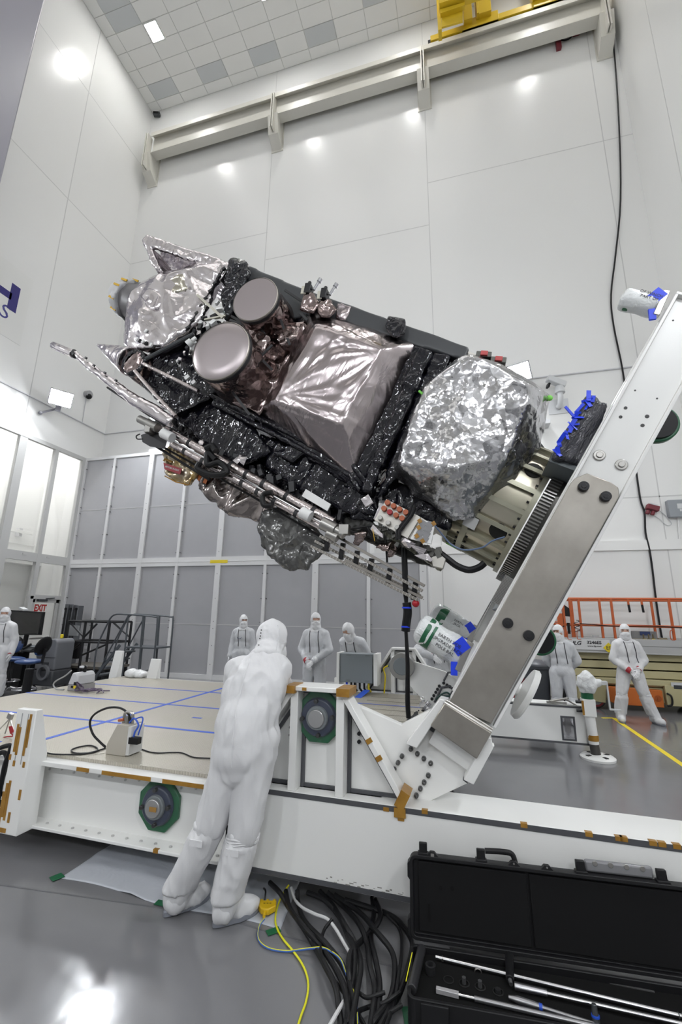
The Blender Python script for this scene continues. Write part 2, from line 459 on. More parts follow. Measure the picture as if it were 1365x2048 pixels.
# crane rail on the back wall
CRP = mat('cream_beam_paint', (.60,.585,.53), .4, var=(1.2, .4, (.66,.645,.59)))
yb = 11.62
zl = at(600,221.5,1,yb-.05).z; zt = zl+1.02
cr = thing('crane_runway_beam', 'cream steel runway beam high across the back wall below the tiled ceiling', 'crane beam', loc=(-3.4,YB,zl))
bx0, bx1 = -11.6, 5.3
def cl(x, y, z): return V((x+3.4, y-YB, z-zl))
m_ = MB(); m_.box(cl(bx0,yb-.18,zl),cl(bx1,yb+.18,zl+.05)); m_.box(cl(bx0,yb-.03,zl+.05),cl(bx1,yb+.03,zt-.06)); m_.box(cl(bx0,yb-.22,zt-.06),cl(bx1,yb+.22,zt))
m_.box(cl(bx0,yb-.22,zt-.2),cl(bx1,yb-.19,zt-.06))
m_.build('beam', CRP, cr, smooth=None)
for x in (-11.75, -6.1, -.5, 5.15):
    b = MB()
    b.prism([cl(x-.2,YB,zl-1.05),cl(x-.2,yb-.05,zl-.75),cl(x-.2,yb-.22,zl),cl(x-.2,yb-.22,zl+.02),cl(x-.2,YB,zl+.3)], (.4,0,0))
    b.box(cl(x-.06,yb-.30,zl-.7),cl(x-.02,yb-.02,zl+.95)); b.box(cl(x+.02,yb-.30,zl-.7),cl(x+.06,yb-.02,zl+.95))
    b.box(cl(x-.24,YB-.03,zl-1.1),cl(x+.24,YB,zl+1.0))
    b.build('bracket', CRP, cr, smooth=None)
# bridge crane: yellow end truck riding on the rail
yc = 11.5
bc = thing('bridge_crane', 'yellow bridge crane end truck riding on the runway beam under the ceiling', 'crane', loc=(1.5,yc,zt))
def ck(px, py, y=11.3): return at(px,py,1,y)-V((1.5,yc,zt))
p0, p1 = ck(862,92), ck(1145,0)
zb = .04
m_ = MB(); m_.box((p0.x,-.14,zb),(p1.x+1.2,.14,zb+.24)); m_.prism([(ck(925,66).x,-.15,zb),(ck(1000,50).x,-.15,zb),(ck(1000,50).x,-.15,zb+.42),(ck(945,60).x,-.15,zb+.42)], (0,.3,0)); m_.prism([(ck(1070,30).x,-.15,zb),(ck(1180,0).x,-.15,zb),(ck(1160,0).x,-.15,zb+.42),(ck(1075,30).x,-.15,zb+.42)], (0,.3,0))
m_.build('end_truck', YELLOW, bc, bevel=.01)
MB().box((p0.x-.09,-.06,zb+.02),(p0.x,.06,zb+.2)).build('rubber_buffer', BLACK, bc)
q0 = ck(872,0)
for y0 in (-.6,): pass
m_ = MB(); yw_ = 10.5
def cw(*pts): return [ck(px,py,yw_) for px, py in pts]
m_.prism(cw((884,-60),(884,54),(926,42),(926,-60)),(0,.05,0)); m_.prism(cw((870,-60),(877,60),(884,58),(881,-60)),(0,.3,0)); m_.prism(cw((878,14),(965,-12),(965,0),(880,27)),(0,-.25,0)); m_.prism(cw((881,28),(930,14),(930,20),(882,36)),(0,-.12,0))
m_.build('walkway', YELLOW, bc)
for px, w_ in ((970,.42),(1088,.42)):
    xx = ck(px,30).x; m_ = MB(); m_.box((xx-w_/2,-.3,.28),(xx+w_/2,.1,2.0)); m_.box((xx-w_/2-.05,-.33,.28),(xx-w_/2+.03,.13,2.0)); m_.build('girder_leg', YELLOW, bc, bevel=.01)
xx = ck(939,55).x
m_ = MB(); m_.box((xx-.16,-.3,.2),(xx+.12,.05,.95)); m_.cyl((xx-.02,-.12,.95),(xx-.02,-.12,1.3),.11); m_.build('drive_motor', YELLOW, bc, bevel=.015)
# lit ceiling panels (far row of real lamps; the broad banks are added for fill light)
LAMP = mat('lit_diffuser', (1.0,.99,.97), .5, emit=95.0)
LX = [-10.36, -5.75, -1.1, 3.55]
LY = [9.62, 4.9, .2, -4.5]
LAMPFILL = mat('fill_bank_diffuser', (1.0,.99,.97), .5, emit=1.25)  # oversized soft banks, unseen, added to fill the hall with light
first = bank = None
for yy in LY:
    for xx in (LX if yy > 9 or yy < 0 else LX[:3]):
        lab = 'small lit square lamp set flush in the tiled ceiling' if first is None else 'lit square ceiling lamp of the high bay grid'
        if first is None or True:
            t = thing('ceiling_lamp', lab, 'lamp', loc=(xx,yy,ZC), group='lamps set in the tiled ceiling')
            if first is None:
                MB().box((-.24,-.27,-.02),(.24,.27,-.005)).build('diffuser', LAMP, t)
                q = MB()
                for lo, hi in (((-.28,-.31,-.025),(-.24,.31,.0)),((.24,-.31,-.025),(.28,.31,0)),((-.24,-.31,-.025),(.24,-.27,0)),((-.24,.27,-.025),(.24,.31,0))): q.box(lo,hi)
                q.build('frame', CJ, t); first = t
            elif yy > 9:
                for ch in first.children: c2 = ch.copy(); COL.objects.link(c2); c2.parent = t
            else:
                t['label'] = 'broad unseen lamp bank added as fill light over the high bay'
                if bank is None:
                    MB().box((-1.8,-1.6,-.02),(1.8,1.6,-.005)).build('diffuser', LAMPFILL, t); bank = t
                else:
                    for ch in bank.children: c2 = ch.copy(); COL.objects.link(c2); c2.parent = t
# wall floodlights
FLOODL = mat('lit_flood_lens', (.93,.96,1.0), .4, emit=220.0)
GREYH = mat('grey_lamp_housing', (.30,.30,.33), .4, .4)
def flood(loc, aim, label, wall, w_=.62, h_=.48):
    t = thing('flood_light', label, 'floodlight')
    z = (V(aim)-V(loc)).normalized(); x = V((0,0,1)).cross(z).normalized(); y = z.cross(x); l = V(loc)
    t.matrix_world = M(((x.x,y.x,z.x,l.x),(x.y,y.y,z.y,l.y),(x.z,y.z,z.z,l.z),(0,0,0,1)))
    t['group'] = 'floodlights on the walls'
    m = MB(); m.loft([[(-w_*.3,-h_*.3,-.24),(w_*.3,-h_*.3,-.24),(w_*.3,h_*.3,-.24),(-w_*.3,h_*.3,-.24)],[(-w_/2,-h_/2,-.06),(w_/2,-h_/2,-.06),(w_/2,h_/2,-.06),(-w_/2,h_/2,-.06)],[(-w_/2,-h_/2,0),(w_/2,-h_/2,0),(w_/2,h_/2,0),(-w_/2,h_/2,0)]])
    m.build('housing', GREYH, t, bevel=.015)
    MB().box((-w_*.45,-h_*.44,0),(w_*.45,h_*.44,.012)).build('lens', FLOODL, t)
    m = MB(); m.box((-.07,-h_/2-.2,-.16),(.07,-h_/2+.05,-.1)); m.bar((0,-h_/2-.18,-.13),(0,-h_/2-.22,-.45),.05,.06); wl = t.matrix_world.inverted() @ V(wall); m.bar((0,-h_/2-.20,-.42),wl,.05,.06); m.ball(wl,.06); m.build('arm', GREYH, t)
    return t
pl = at(122,797,0,XL+.72); pr = at(1037,746,1,YB-.72)
flood(pl, (-2,3,0), 'floodlight on the left wall above the window panes', (XL+.068,pl.y-.05,pl.z-.42))
flood(pr, (-1.5,3,1.0), 'floodlight on the back wall just right of the foil wrapped bag', (pr.x+.05,YB-.068,pr.z-.45))
flood((-9.4,11.25,8.0), (-2,2,0), 'floodlight on the back wall hidden behind the stowed boom', (-9.5,YB-.068,7.55))
for lab, loc_, aim_, wp in (('floodlight on the end wall behind the camera, left of the three','','',(-8.5,YF+.068,8.1)),('floodlight on the end wall behind the camera, middle of the three','','',(-3.0,YF+.068,8.1)),('floodlight on the end wall behind the camera, right of the three','','',(2.5,YF+.068,8.1)),('floodlight on the left wall beside the pilaster near the camera','','',(XL+.068,1.0,8.1)),('floodlight on the right wall level with the dolly end','','',(XR-.068,3.0,8.1)),('floodlight on the right wall behind the camera','','',(XR-.068,-4.0,8.1))):
    n_ = V((0,1,0)) if wp[1] < YF+.5 else V((1,0,0)) if wp[0] < 0 else V((-1,0,0))
    flood(V(wp)+n_*.72+V((0,0,.42)), (-1.5,4.5,1.5), lab, wp)
# conduits
cd = MB(); cd.tube([(XL+.03,6.9,8.05),(XL+.03,YB-.05,8.05)],.02,8); cd.tube([(XL+.02,YB-.03,8.05),(-.3,YB-.03,8.05)],.02,8); struct('trim_3', cd, mat('conduit_grey', (.58,.58,.60), .4))
cd = MB(); a = at(1060,757,1,YB-.03); b = at(1262,734,1,YB-.03); cd.tube([(.0,YB-.03,a.z),(XR,YB-.03,b.z)],.022,8); struct('trim_4', cd, mat('conduit_grey'))
cd = MB(); cd.box((xe,YB-.06,3.42),(XR,YB,3.66)); cd.tube([at(1190,1087,1,YB-.03),at(1350,1084,1,YB-.03),at(1360,1077,1,YB-.03),at(1357,1035,1,YB-.03)],.018,8); struct('trim_5', cd, WHITE)
# small fixtures
t = thing('dome_camera', 'small grey dome camera on the left wall beside the floodlight', 'camera', loc=at(177,792,0,XL+.1))
MB().cyl((-.1,0,.06),(.06,0,.06),.13).build('housing', mat('grey_dome', (.35,.35,.36), .4), t)
MB().ball((.02,0,-.02),.1).build('dome', BLACK, t)
MB().tube([(-.08,0,-.1),(-.08,0,-1.0)],.012,6).build('conduit', mat('conduit_grey'), t)
t = thing('wall_camera', 'white swivelling camera on a square wall plate right of the foil bag', 'camera', loc=at(1112,800,1,YB))
LG = mat('pale_grey_plastic', (.60,.61,.62), .4)
q = at(1112,800,1,YB)
MB().box((-.20,-.03,-.42),(.30,0,.0)).build('wall_plate', LG, t)
m = MB(); m.path([(.05,-.02,-.2),(.05,-.16,-.25),(.06,-.28,-.1),(.06,-.28,.12)],.07,12); m.build('arm', LG, t)
m = MB(); m.cyl((.06,-.28,.05),(.06,-.28,.25),.13,.1); m.build('swivel', LG, t, bevel=.01)
m = MB(); m.cbox((-.02,-.34,.36),(.5,.17,.17),rz=.35,ry=.35); m.build('housing', LG, t, bevel=.02)
m = MB(); m.cbox((-.24,-.44,.22),(.05,.12,.12),rz=.35,ry=.35); m.build('lens', BLACK, t)
t = thing('wall_bracket', 'short white bracket arm on the back wall right of the foil bag', 'bracket', loc=at(1082,857,1,YB))
m = MB(); m.box((-.1,-.3,0),(.2,0,.12)); m.box((-.03,-.2,-.2),(.05,-.1,0)); m.build('arm', LG, t, bevel=.01)
# long black cable down the wall
yw = YB-.05
pts = [at(*p,1,yw) for p in ((1215,20),(1228,90),(1239,250),(1242,400),(1232,510),(1223,590),(1228,650),(1247,745),(1262,860),(1273,940),(1282,1000),(1290,1025),(1292,1065),(1300,1100),(1306,1140),(1313,1200),(1322,1260),(1328,1290))]
tag(MB().path(pts,.022,8,4).build('wall_cable', RUBBER), 'long black cable hanging down the right end of the back wall', 'cable')
t = thing('wall_strobe', 'dark red control station fixed to the back wall below the long cable', 'wall fixture', loc=at(1298,1018,1,YB))
m = MB(); m.cbox((.05,-.1,.0),(.26,.16,.13),ry=.35); m.cyl((-.05,-.12,-.06),(-.09,-.12,-.15),.045); m.cyl((.05,-.12,-.08),(.01,-.12,-.18),.045); m.build('body', mat('dark_red', (.16,.02,.03), .5), t, bevel=.015)
m = MB(); m.cbox((.07,-.17,.07),(.16,.03,.03),ry=.35); m.build('label_strip', LG, t)
m = MB(); m.path([(.15,-.06,-.02),(.3,-.03,-.15),(.42,-.03,-.38),(.32,-.03,-.42),(.2,-.03,-.28),(.08,-.03,-.16)],.008,6); m.build('lead', LG, t)
t = thing('electrical_box', 'grey electrical box on the back wall at the right picture edge', 'electrical box', loc=at(1352,1020,1,YB))
m = MB(); m.box((-.2,-.16,-.2),(.45,0,.22)); m.build('case', mat('box_grey', (.27,.29,.31), .4), t, bevel=.012)
m = MB(); m.box((-.02,-.165,.0),(.12,-.16,.12)); m.box((.02,-.165,-.07),(.1,-.16,-.01)); m.build('label_plate', LG, t)
t = thing('limit_switch', 'small dark red switch under the right end of the runway beam', 'switch', loc=at(1128,86,1,YB))
m = MB(); m.box((-.25,-.12,-.3),(-.1,0,.12)); m.box((.28,-.1,.12),(.48,0,.3)); m.build('body', mat('dark_red'), t, bevel=.01)
MB().path([(-.1,-.05,.1),(.05,-.05,.02),(.2,-.05,.06),(.3,-.05,.2)],.02,6).build('lead', RUBBER, t)
t = thing('ceiling_speaker', 'small dark speaker where ceiling meets the far left corner', 'speaker', loc=at(314,229,1,YB-.1))
m = MB(); m.cbox((0,0,0),(.28,.16,.14),rz=.3); m.build('housing', DARKM, t, bevel=.01)
MB().cbox((0,-.09,.0),(.2,.02,.1),rz=.3).build('grille', BLACK, t)
# lettering high on the left wall (end of a longer sign, the rest lies outside the frame)
NAVY = mat('navy_lettering', (.025,.02,.16), .4)
sg = tag(MB().box((XL,6.9,9.4),(XL+.01,8.5,11.65)).build('wall_sign', mat('sign_backing', (.74,.74,.72), .4)), 'wall sign panel with blue letters high on the left wall', 'sign')
h = at(11,585,0,XL)
m = MB()
e1 = h.y+.37; m.box((XL+.01,e1-.26,h.z-.42),(XL+.016,e1,h.z+.42)); m.box((XL+.01,e1-.85,h.z-.12),(XL+.016,e1-.2,h.z+.1)); m.box((XL+.01,e1-1.1,h.z-.42),(XL+.016,e1-.84,h.z+.42))
m.build('letter_h', NAVY, sg, smooth=None)
h2 = at(7,623,0,XL)
text('letter_s', 'S', .62, mat('blue_lettering', (.06,.06,.25), .4), sg, face_mx((XL+.012,h2.y,h2.z), (0,1,0), (0,.12,1)), .002, shear=.15)
# floor line
a, b = G(1228,1436), G(1372,1534)
ln = MB(); z = .0012; ln.bar(a+V((0,0,z)), b+(b-a)*1.5+V((0,0,z)), .075, .001); ln.bar(G(1205,1436)+V((0,0,z)), a+V((0,0,z)), .07, .001)
tag(ln.build('floor_tape', YTAPE), 'yellow tape line on the grey floor leading right past the landing leg', 'floor marking')
# ================================================================ transport dolly
PLATE = mat('beige_tread_plate', (.53,.50,.42), .38, .5, bump=[('plate', 190, 1.0, .009)], var=(1.6, .45, (.58,.525,.475)))
ZT, ZBm, YN, YFb = .66, .165, 3.0, 7.09
dl = fthing('transport_dolly', 'long white steel dolly with tread plate deck carrying the tilt frame', 'dolly', DOLLY, (-2.4,5.0,0))
m = MB(); m.box((-6.1,3.1,ZT-.025),(-.62,6.9,ZT)); dk = m.build('deck_plate', PLATE, dl, smooth=None)
m = MB()
for y in (4.10, 5.08, 6.03): m.box((-6.1,y-.022,ZT+.0005),(-.7,y+.022,ZT+.002))
m.box((-3.80,3.35,ZT+.0005),(-3.75,6.85,ZT+.0025)); m.box((-3.05,4.56,ZT+.001),(-2.93,4.60,ZT+.002))
m.bar((-4.05,3.2,ZT+.002),(-4.3,3.25,ZT+.002),.03,.001); m.bar(D(715,1396,6.4),D(735,1380,6.75),.1,.004); m.bar(D(800,1446,5.2),D(830,1442,5.2),.03,.003)
m.build('seam_tape', BLUET, dk, smooth=None)
m = MB()
for k in range(13): m.box((-1.45,3.3+k*.27,ZT+.001),(-.66,3.31+k*.27,ZT+.004))
m.build('deck_grating', mat('grating_line', (.30,.28,.23), .5, .3), dk, smooth=None)
def ibeam(x0, x1, y, s):
    m = MB(); m.box((x0,y,ZBm),(x1,y+s*.3,ZBm+.022)); m.box((x0,y,ZT-.06),(x1,y+s*.3,ZT-.026)); m.box((x0,y+s*.13,ZBm),(x1,y+s*.15,ZT-.03)); return m
b = ibeam(-6.1,-1.5,YN,1).build('side_beam', WPAINT, dl, bevel=.004)
m = MB()
for k in range(36):
    x = -6.0+k*.125
    m.cyl((x,YN+.06,ZBm+.02),(x,YN+.06,ZBm+.03),.011,n=6); m.cyl((x,YN+.135,ZT-.11-.012*(k%2)),(x,YN+.12,ZT-.11-.012*(k%2)),.009,n=6)
m.build('bolt_row', mat('pale_bolt', (.55,.55,.54), .4, .4), b)
m = MB()
for x0, x1 in ((-2.98,-2.86),(-2.74,-2.30),(-2.20,-1.86)): m.box((x0,YN-.002,ZT-.058),(x1,YN,ZT-.03))
for x in (-2.22,-1.98): m.box((x,YN-.002,ZBm+.0),(x+.04,YN+.02,ZBm+.024))
m.build('tape_strip', KAPTON, b, smooth=None)
m = MB(); m.box((-1.5,YN,ZBm),(1.45,YN+.34,ZT)); b = m.build('box_beam', WPAINT, dl, bevel=.004)
m = MB(); m.box((-1.5,YN-.003,ZT-.032),(1.45,YN,ZT-.002)); m.box((-1.5,YN-.003,ZBm+.004),(1.45,YN,ZBm+.032)); m.build('edge_sealant', SEALANT, b, smooth=None)
m = MB()
for px, py in ((773,1615),(800,1618),(850,1620),(1047,1627),(1178,1664),(1238,1672),(1306,1680),(1324,1681),(1245,1648),(1350,1660)):
    p = D(px,py,YN); z = min(p.z, ZT+.001)
    m.box((p.x-.018,YN-.005,z-.02),(p.x+.018,YN+.02,z+.002))
m.box((-.5,YN-.005,ZT-.075),(-.46,YN-.001,ZT-.03)); m.build('tape_patch', KAPTON, b, smooth=None)
m = MB(); random.seed(3)
for k in range(26):
    t = k/25; x = -.95+t*.62; z = ZBm+.045+.012*math.sin(k*2.1)-.012*t
    m.box((x,YN-.0015,z),(x+random.uniform(.004,.03),YN-.0005,z+random.uniform(.002,.008)))
m.build('scuff_mark', mat('scuff_grey', (.25,.24,.22), .6), b, smooth=None)
# the far side
ibeam(-6.1,-.62,YFb,-1).build('side_beam', WPAINT, dl, bevel=.004)
hx0, hx1, hz0, hz1 = 1.11, 1.25, .20, .47
m = MB()
for lo, hi in (((-.62,YFb,.14),(hx0,YFb+.03,.63)),((hx1,YFb,.14),(1.43,YFb+.03,.63)),((hx0,YFb,.14),(hx1,YFb+.03,hz0)),((hx0,YFb,hz1),(hx1,YFb+.03,.63)),((-.62,YFb,.60),(1.43,YFb+.32,.63)),((-.62,YFb+.03,.14),(hx0,YFb+.32,.17)),((1.40,YFb,.14),(1.43,YFb+.32,.63))): m.box(lo,hi)
b = m.build('box_beam', WPAINT, dl, smooth=None)
m = MB(); e = .02
for lo, hi in (((-.62,YFb-.003,.14),(1.43,YFb,.165)),((-.62,YFb-.003,.598),(1.43,YFb,.622)),((1.41,YFb-.003,.14),(1.433,YFb,.62)),((hx0-e,YFb-.003,hz0-e),(hx0+.005,YFb,hz1+e)),((hx1-.005,YFb-.003,hz0-e),(hx1+e,YFb,hz1+e)),((hx0,YFb-.003,hz0-e),(hx1,YFb,hz0+.005)),((hx0,YFb-.003,hz1-.005),(hx1,YFb,hz1+e)),((-.6,YFb-.003,.16),(-.575,YFb,.6))): m.box(lo,hi)
m.build('edge_sealant', SEALANT, b, smooth=None)
m = MB(); m.box((.94,YFb+.06,.63),(1.2,YFb+.09,.66)); m.bar((.98,YFb+.05,.66),(1.24,YFb+.15,.70),.05,.02); m.bar((1.2,YFb+.1,.69),(1.36,YFb+.05,.60),.02,.02)
m.build('locking_lever', STEEL, dl, bevel=.004)
# trestles carrying the pivots
def trestle(yf, s, far=False):
    y = lambda d: yf+s*d
    cx = -1.045; A = MB()
    tl, tr, bl, brr, zt = cx-.165, cx+.165, cx-.60, cx+.59, 1.30
    A.prism([(bl,y(.13),ZT),(tl,y(.13),zt),(tr,y(.13),zt),(brr,y(.13),ZT)], (0,s*.02,0))
    up = (0,1,0)
    def plank(a, b, t=.03, d0=0.0, d1=.14): 
        a = V((a[0],y((d0+d1)/2),a[1])); b = V((b[0],y((d0+d1)/2),b[1])); A.bar(a, b, t, d1-d0, (0,1,0))
    plank((bl,ZT+.005),(tl-.01,zt-.005),.036); plank((tr+.01,zt-.005),(brr,ZT+.005),.036); plank((tl-.02,zt),(tr+.02,zt),.03,-.01,.2)
    for x in (cx-.165, cx+.165): A.box((x-.028,min(y(0.01),y(.13)),ZT),(x+.028,max(y(.01),y(.13)),zt))
    o = A.build('trestle', WPAINT, dl, bevel=.004)
    B = MB(); q = .105
    for x in (cx-.165+.04, cx+.165+.04): B.box((x-.011,min(y(q),y(.131)),ZT),(x+.011,max(y(q),y(.131)),zt-.1))
    B.box((bl+.05,min(y(.115),y(.132)),ZT),(brr-.06,max(y(.115),y(.132)),ZT+.022))
    for a, b2 in (((bl+.06,ZT+.03),(tl+.02,zt-.05)),((tr-.01,zt-.06),(brr-.07,ZT+.03))): B.bar((a[0],y(.118),a[1]),(b2[0],y(.118),b2[1]),.022,.026,(0,1,0))
    B.box((tl,min(y(.11),y(.131)),zt-.045),(tr,max(y(.11),y(.131)),zt-.015))
    B.build('edge_sealant', SEALANT, o, smooth=None)
    if not far:
        C = MB()
        C.cbox((tl-.02,y(.05),zt-.005),(.07,.17,.05)); C.cbox((tr+.03,y(.06),zt-.005),(.09,.19,.05)); C.cbox((brr-.015,y(.05),ZT+.04),(.06,.13,.10),ry=R(28)); C.cbox((brr-.03,y(-.008),ZT-.03),(.07,.015,.05))
        C.cbox((tl+.08,y(-.012),zt),(.03,.01,.02))
        for t in (.45,.6): C.cbox((tr+.01+(brr-tr)*t,y(-.002),zt+(ZT-zt)*t),(.03,.006,.04),ry=R(57))
        C.build('tape_wrap', KAPTON, o, smooth=None)
        E_ = MB()
        for x in (cx-.225, cx+.27):
            for z in (1.02,.97): E_.cyl((x,y(.125),z),(x,y(.11),z),.012)
        E_.build('bolt', BLACKM, o)
    return o
trestle(YN, 1); trestle(6.95, 1, True)
fc = MB(); fc.path([D(778,1331,6.93),D(768,1337,6.93),D(771,1352,6.93),D(770,1372,6.93),D(768,1398,6.93)],.012,6); fc.build('yellow_lead', YTAPE, dl)
m = MB(); m.cyl(D(778,1330,6.93),D(788,1338,6.93),.025); m.build('teal_plug', mat('teal_plug', (.03,.16,.16), .5), dl)
# plastic wrapped hubs
FILM = mat('clear_plastic_film', (.95,.97,.97), .12, trans=.0, alpha=.03, spec=.35, bump=[('ridge', 7, .8, .03), ('noise', 22, .4, .01)])
def hub(c, r, s=1, cover=True, parent=dl):
    x, y, z = c
    o = MB(); n = 8
    poly = [(x+r*1.12*math.cos(PI/8+k*PI/4),y,z+r*1.12*math.sin(PI/8+k*PI/4)) for k in range(8)]
    o.prism(poly, (0,-s*.03,0)); h = o.build('hub', GREENT if cover else GREYM, parent, bevel=.006)
    q = MB(); q.cyl((x,y-s*.03,z),(x,y-s*.06,z),r*.82,r*.74,32); q.build('flange', mat('navy_hub_paint', (.025,.035,.07), .4) if cover else GREYM, h, bevel=.006)
    q = MB(); q.cyl((x,y-s*.06,z),(x,y-s*.085,z),r*.50,r*.47,32); q.build('collar', GREYM, h, bevel=.004)
    q = MB(); q.cyl((x,y-s*.085,z),(x,y-s*.10,z),r*.38,r*.36,32); q.build('shaft_end', mat('satin_shaft', (.42,.42,.42), .35, .7), h, bevel=.004)
    q = MB(); 
    for k in range(4):
        a = PI/2*k+.1; cx2, cz2 = x+r*.68*math.cos(a), z+r*.68*math.sin(a); q.cyl((cx2,y-s*.055,cz2),(cx2,y-s*.085,cz2),r*.10,r*.09,12)
    q.build('bolt', BLACKM, h, bevel=.003)
    if cover:
        q = MB(); prof = [(r*1.14,0.0),(r*1.08,.05),(r*.85,.085),(r*.5,.115),(0.001,.118)]
        q.lathe(prof, M.Translation(V((x,y,z))) @ M.Rotation(R(90)*s,4,'X'), 32)
        me = q.mesh('plastic_cover'); displace(me, [(.012,9,'ridge')], int(x*10)); setmat(me, FILM); me.shade_smooth(); link('plastic_cover', me, h)
        if z < .6:
            q = MB(); q.cbox((x+.01,y-s*.104,z),(.06,.003,.03)); q.build('tape_strip', KAPTON, h)
    return h
p = D(322,1612,YN+.13); hub((p.x,YN+.13,.415), .165)
p = D(629,1440,YN+.0); hub((p.x,YN+.125,1.108), .158)
# slotted posts
def post(x0, x1, y0, dy, zb, zt, tapes):
    m = MB(); m.prism([(x0,y0,zb),(x0,y0,zt),(x0,y0+dy*.35,zt),(x0,y0+dy*1.0,ZT+.02),(x0,y0+dy*1.0,zb)], (x1-x0,0,0))
    o = m.build('slotted_post', WPAINT, dl, bevel=.006)
    q = MB(); s = -1 if dy > 0 else 1
    for x, z0, z1 in tapes: q.box((x,min(y0,y0+s*.003),z0),(x+.022,max(y0,y0+s*.003),z1))
    q.build('tape_strip', KAPTON, o, smooth=None)
    q = MB(); w_ = x1-x0
    for fx in (.3,.62):
        q.box((x0+w_*fx,min(y0,y0+s*.0015),zb+(zt-zb)*.55),(x0+w_*fx+.008,max(y0,y0+s*.0015),zt-.03))
    q.build('slot', mat('slot_shadow_grey', (.35,.35,.35), .6), o, smooth=None)
    return o
post(-3.53,-3.33,2.88,.16,.16,1.03,[(-3.50,.72,.92),(-3.475,.70,.9),(-3.40,.70,.96),(-3.385,.76,1.0),(-3.53,.66,.70),(-3.48,.62,.66),(-3.38,.62,.66),(-3.51,.27,.5),(-3.485,.25,.52),(-3.53,.21,.44),(-3.37,.40,.47),(-3.44,.24,.31),(-3.50,.17,.2),(-3.48,.17,.2),(-3.46,.17,.2)])
a = D(234,1330,6.9)
post(a.x-.085,a.x+.085,6.95,-.12,ZT-.1,1.09,[(a.x+.05,.75,1.05),(a.x-.07,1.05,1.09)])
a = D(309,1335,6.9)
post(a.x-.1,a.x+.1,6.95,-.1,ZT-.1,.98,[(a.x-.045,.8,.94),(a.x+.06,.72,.88)])
# grey control box on its white frame at the far edge
p0, p1 = D(682,1305,6.75), D(748,1372,6.75)
bx = MB(); bx.box((p0.x-.01,6.75,p1.z+.03),(p1.x-.02,7.0,p0.z-.01)); o = bx.build('control_box', mat('control_box_grey', (.20,.225,.24), .4), dl, bevel=.006)
m = MB(); m.box((p0.x-.06,6.73,ZT),(p0.x-.015,7.02,p0.z)); m.box((p1.x-.0,6.73,p1.z),(p1.x+.06,7.02,p0.z)); m.box((p0.x-.1,6.76,ZT),(p0.x-.06,7.0,.86)); m.build('mounting_frame', WPAINT, o, bevel=.004)
m = MB()
for k, (px, c_) in enumerate(((694,BLUEV),(703,RUBBER),(710,RUBBER),(720,RUBBER),(729,RUBBER),(738,YTAPE))):
    x = D(px,1370,6.8).x; m.use(c_).tube([(x,6.8,p1.z+.03),(x,6.8,p1.z-.05),(x+.02,6.85,ZT+.02)],.016,8)
m.build('connector_lead', None, o)
m = MB()
for x in (p0.x+.09,p1.x-.13):
    for z in (p0.z-.03,p1.z+.06): m.box((x,6.745,z-.012),(x+.07,6.75,z+.012))
m.build('latch', GREYM, o)
# trailing pad of the far hub and landing leg at the end of the far beam
lg = G(1197,1518,0,DOLLY)
x, y = lg.x, lg.y
m = MB(); m.lathe([(.0,0),(.21,0),(.21,.025),(.17,.05),(.05,.06),(0,.06)], M.Translation(V((x,y,0))), 32); m.bm.free()
lt = fthing('landing_leg', 'white crank landing leg on a round foot at the far beam end', 'landing leg', DOLLY, (x,y,0))
m = MB(); m.lathe([(0.001,.0),(.21,0),(.212,.025),(.19,.042),(.09,.05),(.06,.06),(.001,.06)], M.Translation(V((x,y,0))), 36); pad = m.build('foot_pad', WPAINT, lt)
m = MB()
for k in range(4):
    a = .5+k*PI/2; m.cbox((x+.135*math.cos(a),y+.135*math.sin(a),.047),(.06,.045,.012),rz=a)
m.build('pad_recess', BLACK, pad)
m = MB(); m.cyl((x-.02,y,.05),(x-.03,y,.20),.062,.055); m.build('base_boot', mat('dirty_steel', (.09,.085,.08), .4, .5), lt)
m = MB(); m.cyl((x-.03,y,.18),(x-.045,y,.55),.062,.062); m.build('outer_tube', WPAINT, lt)
m = MB(); m.cyl((x-.028,y,.22),(x-.03,y,.29),.066,.066); m.box((x-.14,y-.075,.54),(x-.115,y-.06,.72)); m.build('tape_wrap', KAPTON, lt)
m = MB(); m.box((x-.125,y-.07,.52),(x+.03,y+.09,.74)); m.build('clamp_block', WPAINT, lt, bevel=.008)
m = MB(); m.cyl((x-.05,y,.74),(x-.05,y,.82),.075,.075); m.build('tape_collar', GREENT, lt)
m = MB(); m.cyl((x-.05,y,.82),(x-.045,y,.90),.085,.12,20); m.cyl((x-.045,y,.90),(x-.04,y,1.02),.12,.10,20); m.cyl((x-.04,y,1.02),(x-.055,y,1.10),.10,.02,20); m.cyl((x+.03,y,.93),(x+.14,y,.96),.06,.035)
me = remesh(m,.012,2); displace(me,[(.012,11,'ridge')],4); setmat(me, mat('white_plastic_wrap', (.74,.75,.75), .18, bump=[('ridge', 14, .6, .02)])); link('wrapped_gearbox', me, lt)
m = MB(); m.bar((x+.13,y-.02,.95),(x+.2,y-.02,.955),.05,.05); m.bar((x+.2,y-.02,.975),(x+.205,y-.02,.62),.022,.022); m.bar((x+.2,y-.02,.625),(x+.33,y-.06,.625),.022,.022); m.build('crank_handle', LG, lt, bevel=.004)
m = MB()
for z in (.58,.69): m.cyl((x-.125,y,z),(x-.2,y,z),.02)
m.build('mounting_bolt', BLACKM, lt)
